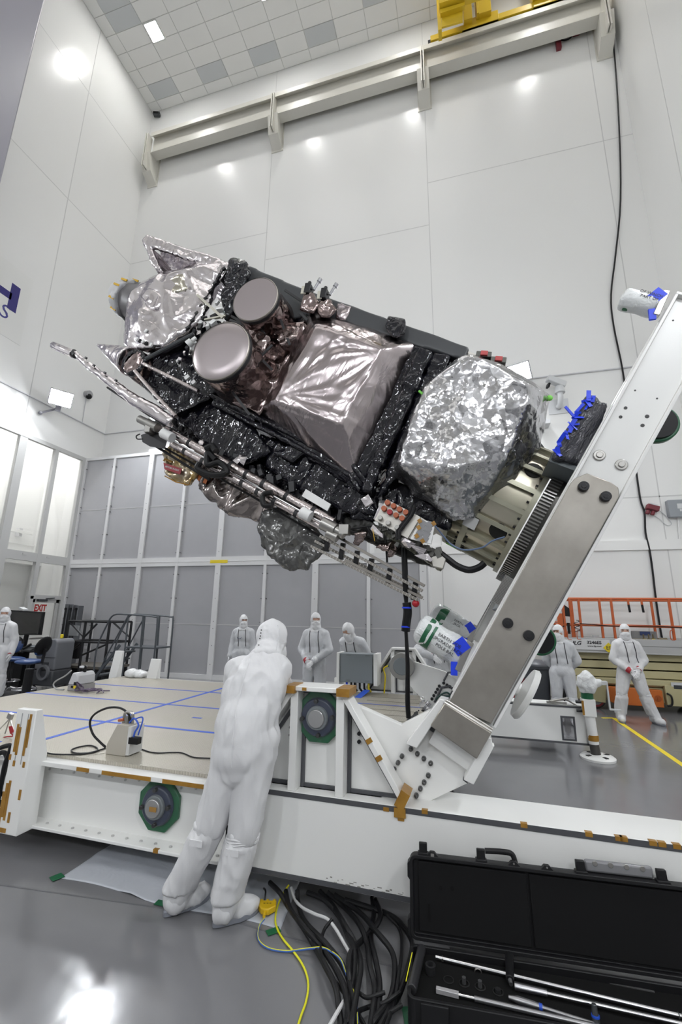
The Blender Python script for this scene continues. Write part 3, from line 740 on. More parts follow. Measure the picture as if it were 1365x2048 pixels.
# ================================================================ tilt frame with its two arms (tilt coordinates u, v, w)
tf = fthing('tilt_frame', 'tilted white lifting frame of two long arms pivoting on the dolly', 'tilt frame', TILT, (1.6,4.85,-.85))
RAWST = mat('raw_steel_plate', (.44,.415,.375), .36, .8, var=(1.7, .8, (.27,.25,.22)), bump=[('noise', 30, .05, .003)])
def P3(pts, v): return [S(px,py,v) for px, py in pts]
def arm(v0, v1, name, u1=3.72):
    m = MB(); m.box((.3,v0,-.965),(u1,v1,-.69)); o = m.build(name, WPAINT, tf, bevel=.006)
    q = MB(); q.box((.62,v0-.035,-.69),(u1,v0+.05,-.672)); q.box((.62,v0-.035,-.985),(u1,v0+.05,-.965)); q.box((.62,v1-.05,-.69),(u1,v1+.03,-.672)); q.box((u1,v0-.035,-.985),(u1+.02,v1+.03,-.672)); q.build('edge_flange', WPAINT, o, bevel=.003)
    return o
na = arm(3.1, 3.42, 'near_arm')
fa = arm(6.40, 6.72, 'far_arm')
m = MB(); m.box((.9,6.30,-.668),(2.35,6.36,-.655)); m.build('perforated_strip', mat('strip_grey', (.36,.36,.36), .5, bump=[('ridge', 30, 1, .02)]), fa)
# raw steel stiffener plates on the near arm
pl_ = P3([(896,1410),(1142,966),(1150,957),(1175,946),(1224,965),(1238,975),(1240,992),(983,1448)], 3.05)
m = MB(); m.prism(pl_, (0,.05,0)); st = m.build('stiffener_plate', RAWST, na, bevel=.005)
m = MB(); m.prism(P3([(861,1452),(890,1406),(984,1466),(954,1519)], 3.0), (0,.1,0)); m.build('stiffener_block', RAWST, na, bevel=.006)
m = MB(); m.tube(P3([(889,1404),(984,1463)],3.02),.011,8); m.tube(P3([(893,1400),(986,1458)],3.03),.007,8); m.build('weld_bead', STEEL, na)
m = MB()
for px, py in ((1167,974),(1211,994),(1016,1246),(1058,1271)):
    c = S(px,py,3.05); m.cyl(c, c+V((0,-.03,0)), .034, .032, 20); m.cyl(c+V((0,-.03,0)), c+V((0,-.033,0)), .018, .018, 6)
m.build('socket_bolt', BLACKM, na, bevel=.003)
m = MB()
for px, py in ((1199,911),(1243,930)):
    c = S(px,py,3.1); m.cyl(c, c+V((0,-.012,0)), .038, .036, 24); m.cyl(c+V((0,-.012,0)), c+V((0,-.02,0)), .022, .02, 20)
m.build('cap_bolt', STEEL, na, bevel=.003)
m = MB()
for px, py, r in ((1252,816,.011),(1242,834,.011),(1295,833,.013),(1286,851,.012),(1347,641,.006),(1271,781,.006),(1315,797,.006)):
    c = S(px,py,3.1); m.cyl(c+V((0,-.002,0)), c, r, r, 14)
m.build('bolt_hole', mat('hole_grey', (.06,.06,.06), .6), na)
# pivot plates
def pivot_plate(v, far=False):
    if not far:
        poly = P3([(605,1470),(597,1440),(606,1408),(630,1394),(695,1402),(803,1450),(860,1420),(990,1492),(937,1566),(858,1604),(790,1604),(700,1560)], v)
        m = MB(); m.prism(poly, (0,.06,0)); o = m.build('pivot_plate', WPAINT, tf, bevel=.004)
        q = MB(); q.prism(P3([(812,1488),(834,1497),(897,1402),(880,1398)], v-.13), (0,.13,0)); q.prism(P3([(928,1560),(948,1570),(987,1497),(984,1478),(975,1474)], v-.13), (0,.13,0)); q.build('clamp_bar', WPAINT, o, bevel=.004)
        q = MB()
        q.bar(S(822,1491,v-.02),S(886,1401,v-.02),.03,.05,(0,1,0)); q.bar(S(931,1561,v-.02),S(977,1478,v-.02),.03,.05,(0,1,0)); q.bar(S(862,1456,v-.01),S(952,1522,v-.01),.022,.03,(0,1,0))
        q.build('edge_sealant', SEALANT, o, smooth=None)
        q = MB()
        for a, b in ((765,398),(798,422),(831,446),(865,470),(853,531),(832,566),(813,598),(793,632),(720,434),(700,467),(681,500)):
            c = S(520+a/2.528,1340+b/2.528,v); q.cyl(c, c+V((0,-.02,0)), .0155, .014, 12); q.ball(c+V((0,-.02,0)), .0135, seg=10, ring=6)
        q.build('bolt', mat('dark_bolt', (.10,.10,.10), .35, .6), o)
    else:
        poly = P3([(795,1340),(800,1318),(813,1318),(890,1343),(935,1372),(930,1420),(864,1440),(850,1404),(807,1357)], v)
        m = MB(); m.prism(poly, (0,.06,0)); o = m.build('pivot_plate', WPAINT, tf, bevel=.004)
        q = MB()
        for a, b in ((548,825),(562,800),(577,775),(590,752),(604,728),(637,705),(662,720),(685,733),(707,748)):
            c = S(720+a/3.79,1180+b/3.79,v); q.cyl(c, c+V((0,-.02,0)), .022, .02, 8)
        q.build('bolt', BLACKM, o)
        q = MB(); q.tube(P3([(870,1405),(884,1375),(900,1372),(907,1380),(900,1395)],v-.01),.018,6); q.tube(P3([(888,1362),(897,1345),(905,1345)],v-.01),.015,6); q.build('edge_sealant', SEALANT, o)
        q = MB(); q.path(P3([(872,1398),(885,1388),(895,1385),(900,1392),(880,1392),(892,1398),(875,1402)],v-.05),.012,6); q.build('wiring', mat('green_black_wire', (.02,.06,.05), .5), o)
        c = S(806,1331,v); q = MB(); q.cyl(c+V((0,.1,0)), c+V((0,-.12,0)), .175, .175, 32); h = q.build('pivot_shaft', mat('far_shaft_steel', (.30,.30,.29), .35, .8), o, bevel=.01)
        q = MB(); q.cyl(c+V((0,-.12,0)), c+V((0,-.13,0)), .12, .11, 28); q.build('shaft_cap', GREYM, h, bevel=.006)
    return o
pivot_plate(3.16); pivot_plate(6.46, True)
# cross members and the round table under the gear ring
m = MB()
for u in (.75, 3.35): m.box((u-.13,3.42,-.95),(u+.13,6.40,-.71))
m.build('cross_member', WPAINT, tf, bevel=.006)
m = MB(); m.box((1.35,3.6,-.93),(3.2,6.2,-.72)); m.build('mounting_table', GREYM, tf, bevel=.006)
# drive box wrapped in black film with blue tape
m = MB(); m.prism(P3([(1105,915),(1178,790),(1215,803),(1170,925)], 3.75), (0,.5,0))
me = remesh(m,.02,2); displace(me,[(.02,(3,9,14),'ridge')],2); setmat(me, mat('black_stretch_film', (.06,.06,.07), .18, bump=[('ridge', 8, .9, .03, (1,3,3))])); bw = link('wrapped_drive', me, tf)
m = MB(); random.seed(5)
for k in range(20):
    t = k/19; px = 1112+(1182-1112)*t+random.uniform(-6,9); py = 902+(792-902)*t+random.uniform(-5,6)
    c = S(px,py,3.72); m.cbox(c,(random.uniform(.02,.10),.004,random.uniform(.015,.035)),rz=random.uniform(-.5,.5),rx=random.uniform(-.4,.4),ry=random.uniform(-1.2,1.2))
m.cbox(S(1140,823,3.7),(.02,.01,.11),ry=.5); m.build('tape_patch', BLUEV, bw, smooth=None)
m = MB(); m.prism(P3([(1098,922),(1110,900),(1172,922),(1160,945)], 3.8), (0,.4,0)); m.build('drive_base', GREYM, tf)
# gear rack below the ring
# jacks through the frame: wrapped barrel on the upper side, white foot on the lower side
WRAP = mat('clear_wrapped_white', (.72,.74,.74), .15, bump=[('ridge', 13, .8, .02), ('noise', 30, .3, .005)])
def jack(px, py, v, L=.42, r=.11, foot=True, words=()):
    c = S(px,py,v); u, w0 = c.x, -.66
    m = MB(); m.cyl((u,v,w0+.02),(u,v,w0+.08),r*.75,r*.8); m.cyl((u,v,w0+.05),(u,v,w0+L),r*.95,r); m.ball((u,v,w0+L),r,(1,1,.35))
    me = remesh(m,.015,2); displace(me,[(.012,10,'ridge')],int(px)); setmat(me, WRAP); o = link('wrapped_jack', me, tf)
    q = MB(); q.lathe([(r*1.05,w0+L*.72),(r*1.06,w0+L*.92)], M.Translation(V((u,v,0))), 28, arc=PI*1.3); me = q.mesh('tape_band'); me.transform(M.Translation(V((u,v,0))) @ M.Rotation(R(150),4,'Z') @ M.Translation(V((-u,-v,0)))); setmat(me, GREENT); link('tape_band', me, o)
    if words:
        for k, t in enumerate(words):
            text('marker_lettering', t, .036, mat('black_ink', (.03,.03,.035), .6), o, face_mx((u+.045-k*.04,v-r-.008,w0+L*.42),(0,0,-1),(1,0,0)),.001)
    q = MB(); q.bar((u-.12,v-r*.7,w0+.01),(u+.12,v-r*.7,w0+.03),.05,.05); q.build('jack_bracket', STEEL, o, bevel=.005)
    q = MB(); q.cbox((u+.05,v-r*.9,w0+.08),(.12,.02,.10),ry=.4); q.cbox((u-.12,v-r*.8,w0+.04),(.10,.02,.05),ry=-.5); q.build('tape_patch', BLUEV, o)
    if foot:
        q = MB(); q.cyl((u,v,-.97),(u,v,-1.1),.05); q.lathe([(.001,-1.09),(.06,-1.09),(.19,-1.12),(.2,-1.15),(.19,-1.165),(.001,-1.165)], M.Translation(V((u,v,0))), 32); q.build('jack_foot', WPAINT, o)
    return o
jack(960,1330,3.75,.40,.115,True,('EARTH SIDE','UPGRADE JACK','POLE BAL'))
jack(975,1287,5.6,.50,.12,False,('EARTH','JACK'))
jack(1345,625,3.9,.30,.085,False,('OF WINCH','PART OF'))
# covered hubs glimpsed past the arm's outer edge
for px, py, v, r in ((1316,846,3.75,.155),(1081,1280,3.9,.12)):
    c = S(px,py,v); m = MB(); m.cyl(c+V((0,.06,0)), c, r, r, 32); h = m.build('frame_hub', GREENT, tf, bevel=.01)
    m = MB(); m.cyl(c, c+V((0,-.02,0)), r*.86, r*.84, 32); m.build('hub_face', BLACK, h)
# ================================================================ adapter ring and gear
AC_U, AC_V, AR = 2.365, 4.85, .635
def acyl(px, py, r=AR):
    """point of the adapter's cylinder seen at a pixel (near side)"""
    inv = TILT.inverted(); o = inv @ CAMP; d = inv.to_3x3() @ (CA*((px-682.5)/FPX)+CB*((1024-py)/FPX)+CC)
    ox, oy = o.x-AC_U, o.y-AC_V; a = d.x*d.x+d.y*d.y; b = 2*(ox*d.x+oy*d.y); c = ox*ox+oy*oy-r*r
    disc = max(b*b-4*a*c, 0); t = (-b-math.sqrt(disc))/(2*a); return o+d*t
ad = fthing('payload_adapter', 'gold green ribbed payload adapter ring under the foil wrapped spacecraft', 'adapter ring', TILT, (AC_U,AC_V,-.66))
ALO = mat('gold_green_aluminium', (.56,.545,.42), .32, .85, var=(3, .6, (.60,.52,.45)))
ALO2 = mat('olive_frame', (.46,.45,.35), .4, .6)
T0 = M.Translation(V((AC_U,AC_V,0)))
m = MB(); m.lathe([(AR,-.55),(AR,.28)], T0, 64); m.lathe([(AR-.02,.28),(AR-.02,-.55)], T0, 64); shell = m.build('shell', ALO, ad)
m = MB()
for w0, w1, r in ((-.55,-.50,.70),(-.115,-.055,.685),(.06,.10,.68),(.24,.28,.67)): m.lathe([(AR-.01,w0),(r,w0),(r,w1),(AR-.01,w1)], T0, 64)
m.build('ring_flange', ALO2, ad, smooth=R(30))
for k in range(20):
    a = 2*PI*k/20+.06; x, y = AC_U+(AR+.022)*math.cos(a), AC_V+(AR+.022)*math.sin(a)
    if math.sin(a) > .35: continue
    m = MB(); m.cbox((x,y,-.31),(.05,.016,.40),rz=a); m.cbox((x+.02*math.cos(a),y+.02*math.sin(a),-.31),(.008,.045,.40),rz=a); m.cbox((x,y,-.0),(.045,.014,.12),rz=a); m.build('rib', ALO2, ad, smooth=None)
m = MB()
for k in range(48):
    a = 2*PI*k/48+.03
    if math.sin(a) > .35: continue
    for w in (-.485,-.135,-.04): m.cyl((AC_U+.665*math.cos(a),AC_V+.665*math.sin(a),w-.012),(AC_U+.665*math.cos(a),AC_V+.665*math.sin(a),w+.012),.011,n=6)
m.build('bolt_row', BLACKM, ad)
HOLE = mat('dark_opening', (.015,.014,.012), .7)
m = MB()
for px, py, r in ((997,1062,.085),(1068,941,.085)):
    c = acyl(px,py); n = V((c.x-AC_U,c.y-AC_V,0)).normalized(); m.cyl(c-n*.03, c+n*.006, r, r, 28)
m.build('access_hole', HOLE, shell)
c = acyl(945,1040); n = V((c.x-AC_U,c.y-AC_V,0)).normalized()
m = MB(); m.cbox(c+n*.05,(.004,.13,.13),rz=math.atan2(n.y,n.x)); m.build('paper_tag', mat('paper_white', (.75,.75,.74), .7), ad)
m = MB(); c = acyl(908,1082); n = V((c.x-AC_U,c.y-AC_V,0)).normalized(); m.cbox(c+n*.06,(.004,.04,.12),rz=math.atan2(n.y,n.x)); m.build('tape_patch', GREENL, ad)
GEAR = mat('gear_steel', (.13,.125,.115), .35, .9)
m = MB(); m.lathe([(.68,-.665),(.735,-.665),(.735,-.565),(.68,-.565)], T0, 96); m.cyl((AC_U,AC_V,-.72),(AC_U,AC_V,-.665),.73,.73,64)
g = m.build('gear_ring', GEAR, ad)
m = MB(); n_ = 150
for k in range(n_):
    a = 2*PI*k/n_
    if math.sin(a) > .5: continue
    m.cbox((AC_U+.745*math.cos(a),AC_V+.745*math.sin(a),-.615),(.028,.014,.10),rz=a)
m.build('gear_teeth', mat('gear_tooth_steel', (.42,.41,.39), .3, .95), g, smooth=None)
m = MB(); r0, r1 = S(1008,1150,4.2), S(978,1198,4.2)
m.bar((r0.x,4.25,-.665),(r1.x,4.25,-.665),.14,.085,(0,0,1)); rk = m.build('gear_rack', GEAR, ad)
m = MB()
for k in range(22):
    u = r0.x+(r1.x-r0.x)*k/21; m.box((u-.004,4.16,-.71),(u+.004,4.18,-.62))
m.build('rack_teeth', mat('gear_tooth_steel'), rk, smooth=None)
# ================================================================ spacecraft (tilt coordinates)
sat = fthing('spacecraft', 'foil wrapped spacecraft lying tilted above the dolly, silver pink and black blankets', 'spacecraft', TILT, (2.4,4.85,.3))
PINK = mat('pink_silver_foil', (.45,.40,.405), .22, 1.0, bump=[('ridge', 2.0, .22, .04, (1,1,3)), ('facet', 3.5, .25, .05)])
PINKD = mat('pink_disc_film', (.40,.355,.36), .34, .8, bump=[('noise', 3, .03, .02)])
SILV = mat('silver_foil', (.72,.68,.695), .17, 1.0, bump=[('facet', 2.4, .5, .15), ('facet', 8, .35, .04), ('ridge', 1.8, .35, .06, (2,1,.7))])
BROWN = mat('brown_pink_foil', (.31,.25,.24), .17, 1.0, bump=[('facet', 4, .8, .12), ('facet', 11, .7, .04), ('ridge', 2.4, .4, .05)])
GBROWN = mat('grey_brown_foil', (.27,.24,.23), .18, 1.0, bump=[('facet', 4, .6, .10), ('ridge', 2.4, .5, .06)])
BLKF = mat('black_foil_blanket', (.007,.007,.011), .10, .0, spec=.5, bump=[('ridge', 2.2, .45, .06, (2,1,3)), ('facet', 4, .6, .09, (1,.5,1.8)), ('facet', 12, .4, .03)])
BLKS = mat('black_smooth_blanket', (.05,.053,.057), .38, bump=[('noise', 6, .2, .02)])
BAGF = mat('crinkled_clear_over_foil', (.58,.58,.60), .19, .95, bump=[('facet', 3.5, .75, .15), ('facet', 10, .62, .065), ('facet', 25, .4, .02)], var=(4, .55, (.44,.435,.42)))
GREYBAG = mat('grey_smoky_film', (.15,.15,.148), .2, .6, bump=[('facet', 5, .8, .11), ('facet', 14, .8, .04)], var=(6, .6, (.08,.08,.075)))
ROD = mat('foil_tube', (.62,.56,.55), .22, 1.0, bump=[('ridge', 16, .8, .012, (1,1,1)), ('noise', 30, .3, .004)])
MOTOR = mat('motor_steel', (.40,.39,.37), .35, .9)
CWHITE = mat('white_cap_plastic', (.80,.80,.79), .4)
RAIL = mat('boom_rail_metal', (.30,.28,.255), .35, .85)
def SP(pts, v): return [S(px,py,v) for px, py in pts]
def hullmb(*groups):
    m = MB(); m.hull([p for pts, v in groups for p in SP(pts, v)]); return m
def slab(pts, v, d):
    m = MB(); m.prism(SP(pts, v), (0,d,0)); return m
# black bus
F = SP([(492,536),(936,697),(748,965),(398,800)], 4.32)
m = MB(); m.hull(F+[p+V((0,1.25,0)) for p in F])
bus = crumple('bus_body', m, BLKF, sat, .03, ((.018,(2.2,1.2,5),'fold'),(.004,9,'noise')), 2, 1)
m = slab([(484,538),(500,531),(606,576),(940,693),(932,720),(835,692),(690,645),(615,630),(575,640),(545,600),(500,590)], 4.22, .09)
crumple('top_blanket', m, BLKS, sat, .025, ((.006,4,'noise'),), 2, 4)
m = MB(); m.tube(SP([(420,790),(540,846),(706,930),(735,968)],4.22),.035,8); m.tube(SP([(425,806),(540,864),(700,950),(722,982)],4.24),.03,8)
crumple('ledge_blanket', m, BLKF, sat, .016, ((.007,8,'fold'),), 2, 6)
# bottom blankets: black quilt between the ledge and the rods
m = MB(); m.hull(SP([(330,775),(420,800),(505,850),(545,905),(480,935),(400,880),(345,830)],4.30)+SP([(350,790),(500,870),(480,905)],4.8))
crumple('quilted_blanket', m, BLKF, sat, .022, ((.026,(1.5,1.5,7),'fold'),(.006,9,'noise')), 2, 8)
m = MB(); m.hull(SP([(520,868),(640,912),(735,985),(758,1030),(700,1030),(600,985),(535,935)],4.34)+SP([(560,890),(730,1000),(690,1000)],4.8))
crumple('quilted_blanket', m, BLKF, sat, .022, ((.026,(1.5,1.5,6),'fold'),(.006,9,'noise')), 2, 9)
m = MB(); m.hull(SP([(300,848),(345,832),(480,925),(545,902),(610,985),(745,1030),(700,1062),(640,1040),(400,900)],4.5)+SP([(350,850),(545,925),(720,1035),(640,1035),(420,905)],4.75))
crumple('mechanism_blanket', m, BLKF, sat, .025, ((.025,(4,3,4),'fold'),(.01,10,'ridge')), 2, 11)
m = slab([(548,905),(598,880),(608,905),(585,925)], 4.26, .05)
crumple('loose_patch', m, BLKF, sat, .015, ((.012,10,'ridge'),), 2, 10)
# radiator box with its pink face
face = [(633,654),(764,698),(686,850),(548,800)]
base = [(622,621),(836,687),(708,953),(511,824)]
vf, vb = 3.96, 4.26
m = MB(); m.hull(SP(base, vb)+SP(face, vf))
me = remesh(m, .02, 3, 'radiator_box')
co = verts_np(me); nr = norms_np(me); a0 = S(560,790,vf); a1 = S(768,702,vf)
d = np.zeros(len(co))
for i, c in enumerate(co):
    c = V(c)
    for a, amp in ((a0,.021),(a1,.016)):
        q = c-a; ang = math.atan2(q.z, q.x); r_ = math.hypot(q.x, q.z)
        d[i] += amp*min(1,r_*2.5)*max(0,1-r_*.55)*(1-2*abs(noise.noise(V((ang*5+a.x, r_*.35, 3.3)))))
    d[i] += .006*noise.noise(c*3)+.010*(1-2*abs(noise.noise(V((c.x*4,c.y*4,c.z*1.3)))))*(1 if c.y > vf+.03 else .12)
co += nr*d[:,None]; me.vertices.foreach_set('co', co.ravel()); me.update(); setmat(me, PINK); rb = link('radiator_box', me, sat)
m = MB(); m.hull(SP([(604,612),(622,606),(862,690),(862,706),(735,975),(722,990),(500,838),(500,822)], vb+.02)+SP([(614,622),(850,700),(722,970),(508,826)], vb-.03))
crumple('radiator_skirt', m, BLKF, sat, .02, ((.008,(4,4,8),'fold'),), 2, 12)
# right hand black blankets between the radiator and the wrapped bag
for k, (poly, v) in enumerate((([(838,690),(866,700),(740,985),(722,978)], 4.16),([(868,702),(900,712),(790,962),(752,1000)], 4.22))):
    m = slab(poly, v, .16); crumple('side_blanket', m, BLKF, sat, .02, ((.020,(6,3,2),'fold'),(.004,9,'noise')), 2, 20+k)
# brown foil deck behind the two covered antennas
m = MB(); m.hull(SP([(440,650),(520,640),(600,645),(618,650),(560,770),(520,830),(470,806),(415,755)],4.12)+SP([(455,645),(622,652),(520,830)],4.34))
crumple('antenna_deck', m, BROWN, sat, .022, ((.03,3.2,'fold'),), 2, 14)
DARKT = mat('black_edge_tape', (.02,.02,.022), .5)
def can(px, py, pr, v, depth, grow, seed):
    c = S(px,py,v); r = (S(px+pr,py,v)-c).length
    m = MB(); m.cyl(c+V((0,.035,0)), c+V((0,depth,0)), r*.975, r*grow, 40)
    b = crumple('antenna_barrel', m, BROWN, sat, .018, ((.018,(4,2.4,4),'fold'),), 2, seed)
    q = MB(); Tm = M.Translation(c) @ M.Rotation(R(-90),4,'X')
    q.lathe([(.0005,-.012),(r*.6,-.014),(r*.97,-.010),(r,-.002),(r,.02)], Tm, 56); q.build('antenna_cover', PINKD, b, smooth=R(40))
    q = MB(); q.lathe([(r*1.0,.012),(r*1.025,.014),(r*1.025,.055),(r*.99,.06)], Tm, 56); q.build('rim_tape', DARKT, b)
    q = MB(); q.lathe([(r*.985,-.0135),(r*1.005,-.008),(r*1.005,.013)], Tm, 56); q.build('rim_hem', mat('pale_hem', (.52,.48,.43), .4, .6), b)
    return c, r
can(511,599,43.5,3.80,.75,1.12,31)
can(441.5,702,56,3.66,.9,1.15,32)
m = MB()
for a, b, v in (((452,606),(540,680),3.98),((460,640),(505,655),3.95),((455,628),(530,670),3.99),((562,640),(580,690),3.98),((545,690),(520,715),3.94),((520,715),(545,740),3.96),((455,770),(500,830),3.90),((600,625),(615,640),4.0),((570,580),(618,612),4.1),((508,640),(530,668),3.96)):
    m.bar(S(*a,v), S(*b,v), .028, .012, (0,1,0))
m.build('seam_tape', DARKT, sat, smooth=None)
m = slab([(545,665),(562,690),(592,672),(600,655),(575,650)], 3.98, .2); crumple('foil_flap', m, BROWN, sat, .015, ((.012,10,'ridge'),), 2, 40)
m = slab([(495,650),(540,672),(525,705),(510,700)], 3.95, .2); crumple('foil_flap', m, BROWN, sat, .015, ((.012,10,'ridge'),), 2, 41)
# silver imager at the far end
m = MB(); m.hull(SP([(264,640),(252,686),(270,698),(330,702),(388,668),(420,600),(456,536),(432,520),(400,532),(340,552),(312,556),(262,590)], 4.12)+SP([(280,640),(300,560),(440,530),(400,640),(330,690)], 4.02)+SP([(264,640),(252,686),(388,668),(456,536),(320,556),(262,590)], 4.9))
crumple('imager_body', m, SILV, sat, .022, ((.034,2.4,'fold'),(.008,(8,8,3),'fold')), 2, 50)
# sun shade: a scoop of two walls and a lid
m = MB(); m.prism(SP([(285,480),(294,472),(440,517),(462,530),(448,540),(300,492)],4.05), (0,.05,0)); m.prism(SP([(285,480),(300,490),(322,540),(306,532)],4.05), (0,.7,0))
m.hull(SP([(294,472),(462,530),(455,540),(288,482)],4.05)+SP([(294,474),(462,532)],4.75)+SP([(290,482),(455,542)],4.75)); m.prism(SP([(318,496),(450,540),(420,552),(322,540)],4.72), (0,.05,0)); m.prism(SP([(400,520),(460,532),(440,560),(395,545)],4.06), (0,.6,0))
crumple('sun_shade', m, SILV, sat, .018, ((.014,6,'fold'),(.008,14,'ridge')), 2, 52)
m = MB(); m.hull(SP([(310,566),(345,540),(388,548),(384,580),(345,590),(318,580)],4.02)+SP([(316,566),(384,560),(345,585)],4.3))
crumple('aperture_hood', m, mat('gilded_foil', (.55,.52,.44), .2, 1.0, bump=[('facet', 6, .8, .09), ('ridge', 4, .4, .04)]), sat, .018, ((.02,6,'ridge'),), 2, 53)
m = MB(); m.hull(SP([(282,592),(300,576),(318,586),(316,604),(330,600),(318,622),(300,618)],4.0)+SP([(285,600),(318,600),(310,615)],4.3))
crumple('aperture_hood', m, SILV, sat, .018, ((.02,7,'ridge'),), 2, 54)
m = MB()
for px, py in ((292,662),(274,678),(286,683),(302,690)): m.cbox(S(px,py,3.99),(.05,.02,.035),ry=.1)
m.build('vent_cover', CWHITE, sat, bevel=.004)
m = MB()
for px, py in ((296,664),(278,680),(290,685),(306,692)): m.cbox(S(px,py,4.0)+V((0,.02,0)),(.05,.02,.03))
m.build('vent_shadow_box', DARKT, sat)
# zip seam of black clips along the imager
m = MB()
for k in range(9):
    t = k/8; m.cbox(S(448-72*t,538+118*t,4.0),(.05,.03,.03),ry=.5)
m.bar(S(449,536,4.0),S(372,662,4.0),.012,.012); m.build('clip_seam', DARKT, sat, smooth=None)
# covered lens drum at the very end: white cover with amber ties over a grey drum
c = S(272,607,4.5); ax = (S(236,590,4.5)-c).normalized(); r = .27
m = MB(); m.cyl(c-ax*.18, c+ax*.10, r, r*.96, 40); dr = m.build('lens_drum', mat('grey_drum', (.14,.135,.14), .45), sat)
m = MB(); m.cyl(c+ax*.06, c+ax*.20, r*1.1, r*1.0, 32); m.ball(c+ax*.17, r, (.98,.98,.98))
me = remesh(m,.02,2); displace(me,[(.025,7,'ridge')],3); setmat(me, mat('white_fabric_cover', (.52,.52,.53), .6, bump=[('ridge', 6, .6, .03)])); link('lens_cover', me, dr)
m = MB()
yv = ax.cross(V((0,1,0))).normalized()
for a in (200,235,262,300,330):
    q = V((0,1,0))*math.sin(R(a))+yv*math.cos(R(a)); m.bar(c+ax*.07+q*r*1.12,c+ax*.2+q*r*1.09,.03,.012)
m.build('amber_tie', mat('amber_strap', (.60,.36,.02), .5), dr)
# conical antenna cover and its black ringed base
a0, a1 = S(197,691,4.25), S(263,724,4.2)
m = MB(); m.cyl(a0,a1,.018,.20,40); m.ball(a0,.02); 
crumple('cone_cover', m, SILV, sat, .014, ((.006,8,'ridge'),), 2, 60)
c = S(268,725,4.05); m = MB(); m.cyl(c, c+V((0,.3,0)), .165, .19, 32); o = crumple('horn_blanket', m, BROWN, sat, .016, ((.02,6,'fold'),), 2, 61)
m = MB(); Tm = M.Translation(c) @ M.Rotation(R(-90),4,'X'); m.lathe([(.125,-.01),(.175,-.012),(.18,.05),(.125,.03)], Tm, 40); me = m.mesh('horn_ring'); displace(me,[(.01,30,'ridge')],2); setmat(me, BLKF); me.shade_smooth(); link('horn_ring', me, o)
# dark blanket between the imager and the antennas
m = MB(); m.hull(SP([(272,748),(300,705),(395,668),(440,640),(450,760),(420,800),(350,832),(290,775)],4.2)+SP([(290,760),(400,690),(420,790),(350,825)],4.8))
crumple('inner_blanket', m, BLKF, sat, .025, ((.025,(3,2,3),'fold'),), 2, 62)
# struts
m = MB(); m.tube(SP([(292,718),(388,668)],3.96),.024,8); m.build('strut', DARKM, sat)
for pts in (((288,728),(345,756),(397,782)),((270,742),(312,790),(352,832))):
    m = MB(); m.tube(SP(pts,4.02),.024,10); m.build('strut', ROD, sat)
# little white and black hardware between the imager and the antennas
m = MB(); random.seed(11); q = MB(); q2 = MB()
for k in range(34):
    t = random.random(); px = 345+95*t+random.uniform(-14,14); py = 742-125*t+random.uniform(-16,16)
    (m if k % 3 == 0 else q if k % 3 == 1 else q2).cbox(S(px,py,4.0+random.uniform(-.04,.08)),(random.uniform(.03,.09),random.uniform(.03,.06),random.uniform(.02,.06)),ry=random.uniform(-1,1),rz=random.uniform(-.5,.5))
m.build('bracket_plate', CWHITE, sat, bevel=.003); q.build('clip_block', DARKT, sat, bevel=.003); q2.build('foil_block', SILV, sat, bevel=.003)
m = MB(); m.cyl(S(376,690,3.93),S(384,682,3.93),.05,.042); m.cyl(S(384,682,3.93),S(392,676,3.95),.025,.025); m.build('thruster_cap', CWHITE, sat, bevel=.004)
m = MB(); m.cbox(S(375,755,3.95),(.06,.03,.05),ry=.4); m.cbox(S(388,765,3.95),(.05,.03,.05),ry=.4); m.build('bracket_plate', CWHITE, sat, bevel=.003)
m = MB(); m.bar(S(395,590,3.96),S(446,636,3.96),.02,.03); m.bar(S(410,640,3.97),S(452,632,3.97),.03,.02); m.build('bracket_bar', mat('pale_alloy', (.62,.60,.52), .4, .6), sat)
# black wrapped star tracker and the sensor heads on the top edge
m = MB(); m.hull(SP([(463,520),(490,526),(498,545),(470,620),(455,640),(445,600),(455,570)],3.98)+SP([(466,524),(492,535),(462,630)],4.35))
st_ = crumple('wrapped_tracker', m, BLKF, sat, .018, ((.03,6,'fold'),(.01,16,'ridge')), 2, 70)
m = MB()
for px, py in ((470,520),(478,521),(488,524)): m.cyl(S(px,py+3,4.0),S(px+1,py-3,4.0),.012,.012,8)
m.build('tracker_pin', STEEL, st_)
m = MB(); m.hull(SP([(778,634),(810,640),(811,668),(790,676),(772,655)],4.12)+SP([(780,636),(808,645),(785,665)],4.4))
crumple('wrapped_sensor', m, BLKF, sat, .018, ((.015,8,'ridge'),), 2, 71)
for px, py in ((616,600),(648,610)):
    m = MB(); m.hull(SP([(px-14,py+20),(px-6,py-10),(px+10,py-14),(px+24,py+10),(px+10,py+26)],4.02)+SP([(px-8,py+10),(px+14,py+8)],4.3)); o = crumple('foil_pedestal', m, BROWN, sat, .016, ((.018,8,'ridge'),), 2, px)
    m = MB(); m.cbox(S(px+2,py-18,4.05),(.13,.12,.07),ry=-.4); m.build('sensor_head', BLACKM, o, bevel=.006)
    m = MB(); m.cbox(S(px-8,py-20,4.0),(.10,.012,.06),ry=-.4); m.build('sensor_plate', mat('pale_alloy'), o)
    m = MB(); m.cyl(S(px+12,py-20,4.03),S(px+22,py-36,4.03),.017,.017); m.cyl(S(px+22,py-36,4.03),S(px+26,py-42,4.03),.026,.026); m.build('nozzle_probe', mat('grey_probe', (.35,.35,.36), .4, .5), o)
    m = MB(); m.ball(S(px+4,py-34,4.03),.022); m.cyl(S(px+4,py-34,4.03),S(px+8,py-20,4.03),.008); m.build('probe_pin', BLACKM, o)
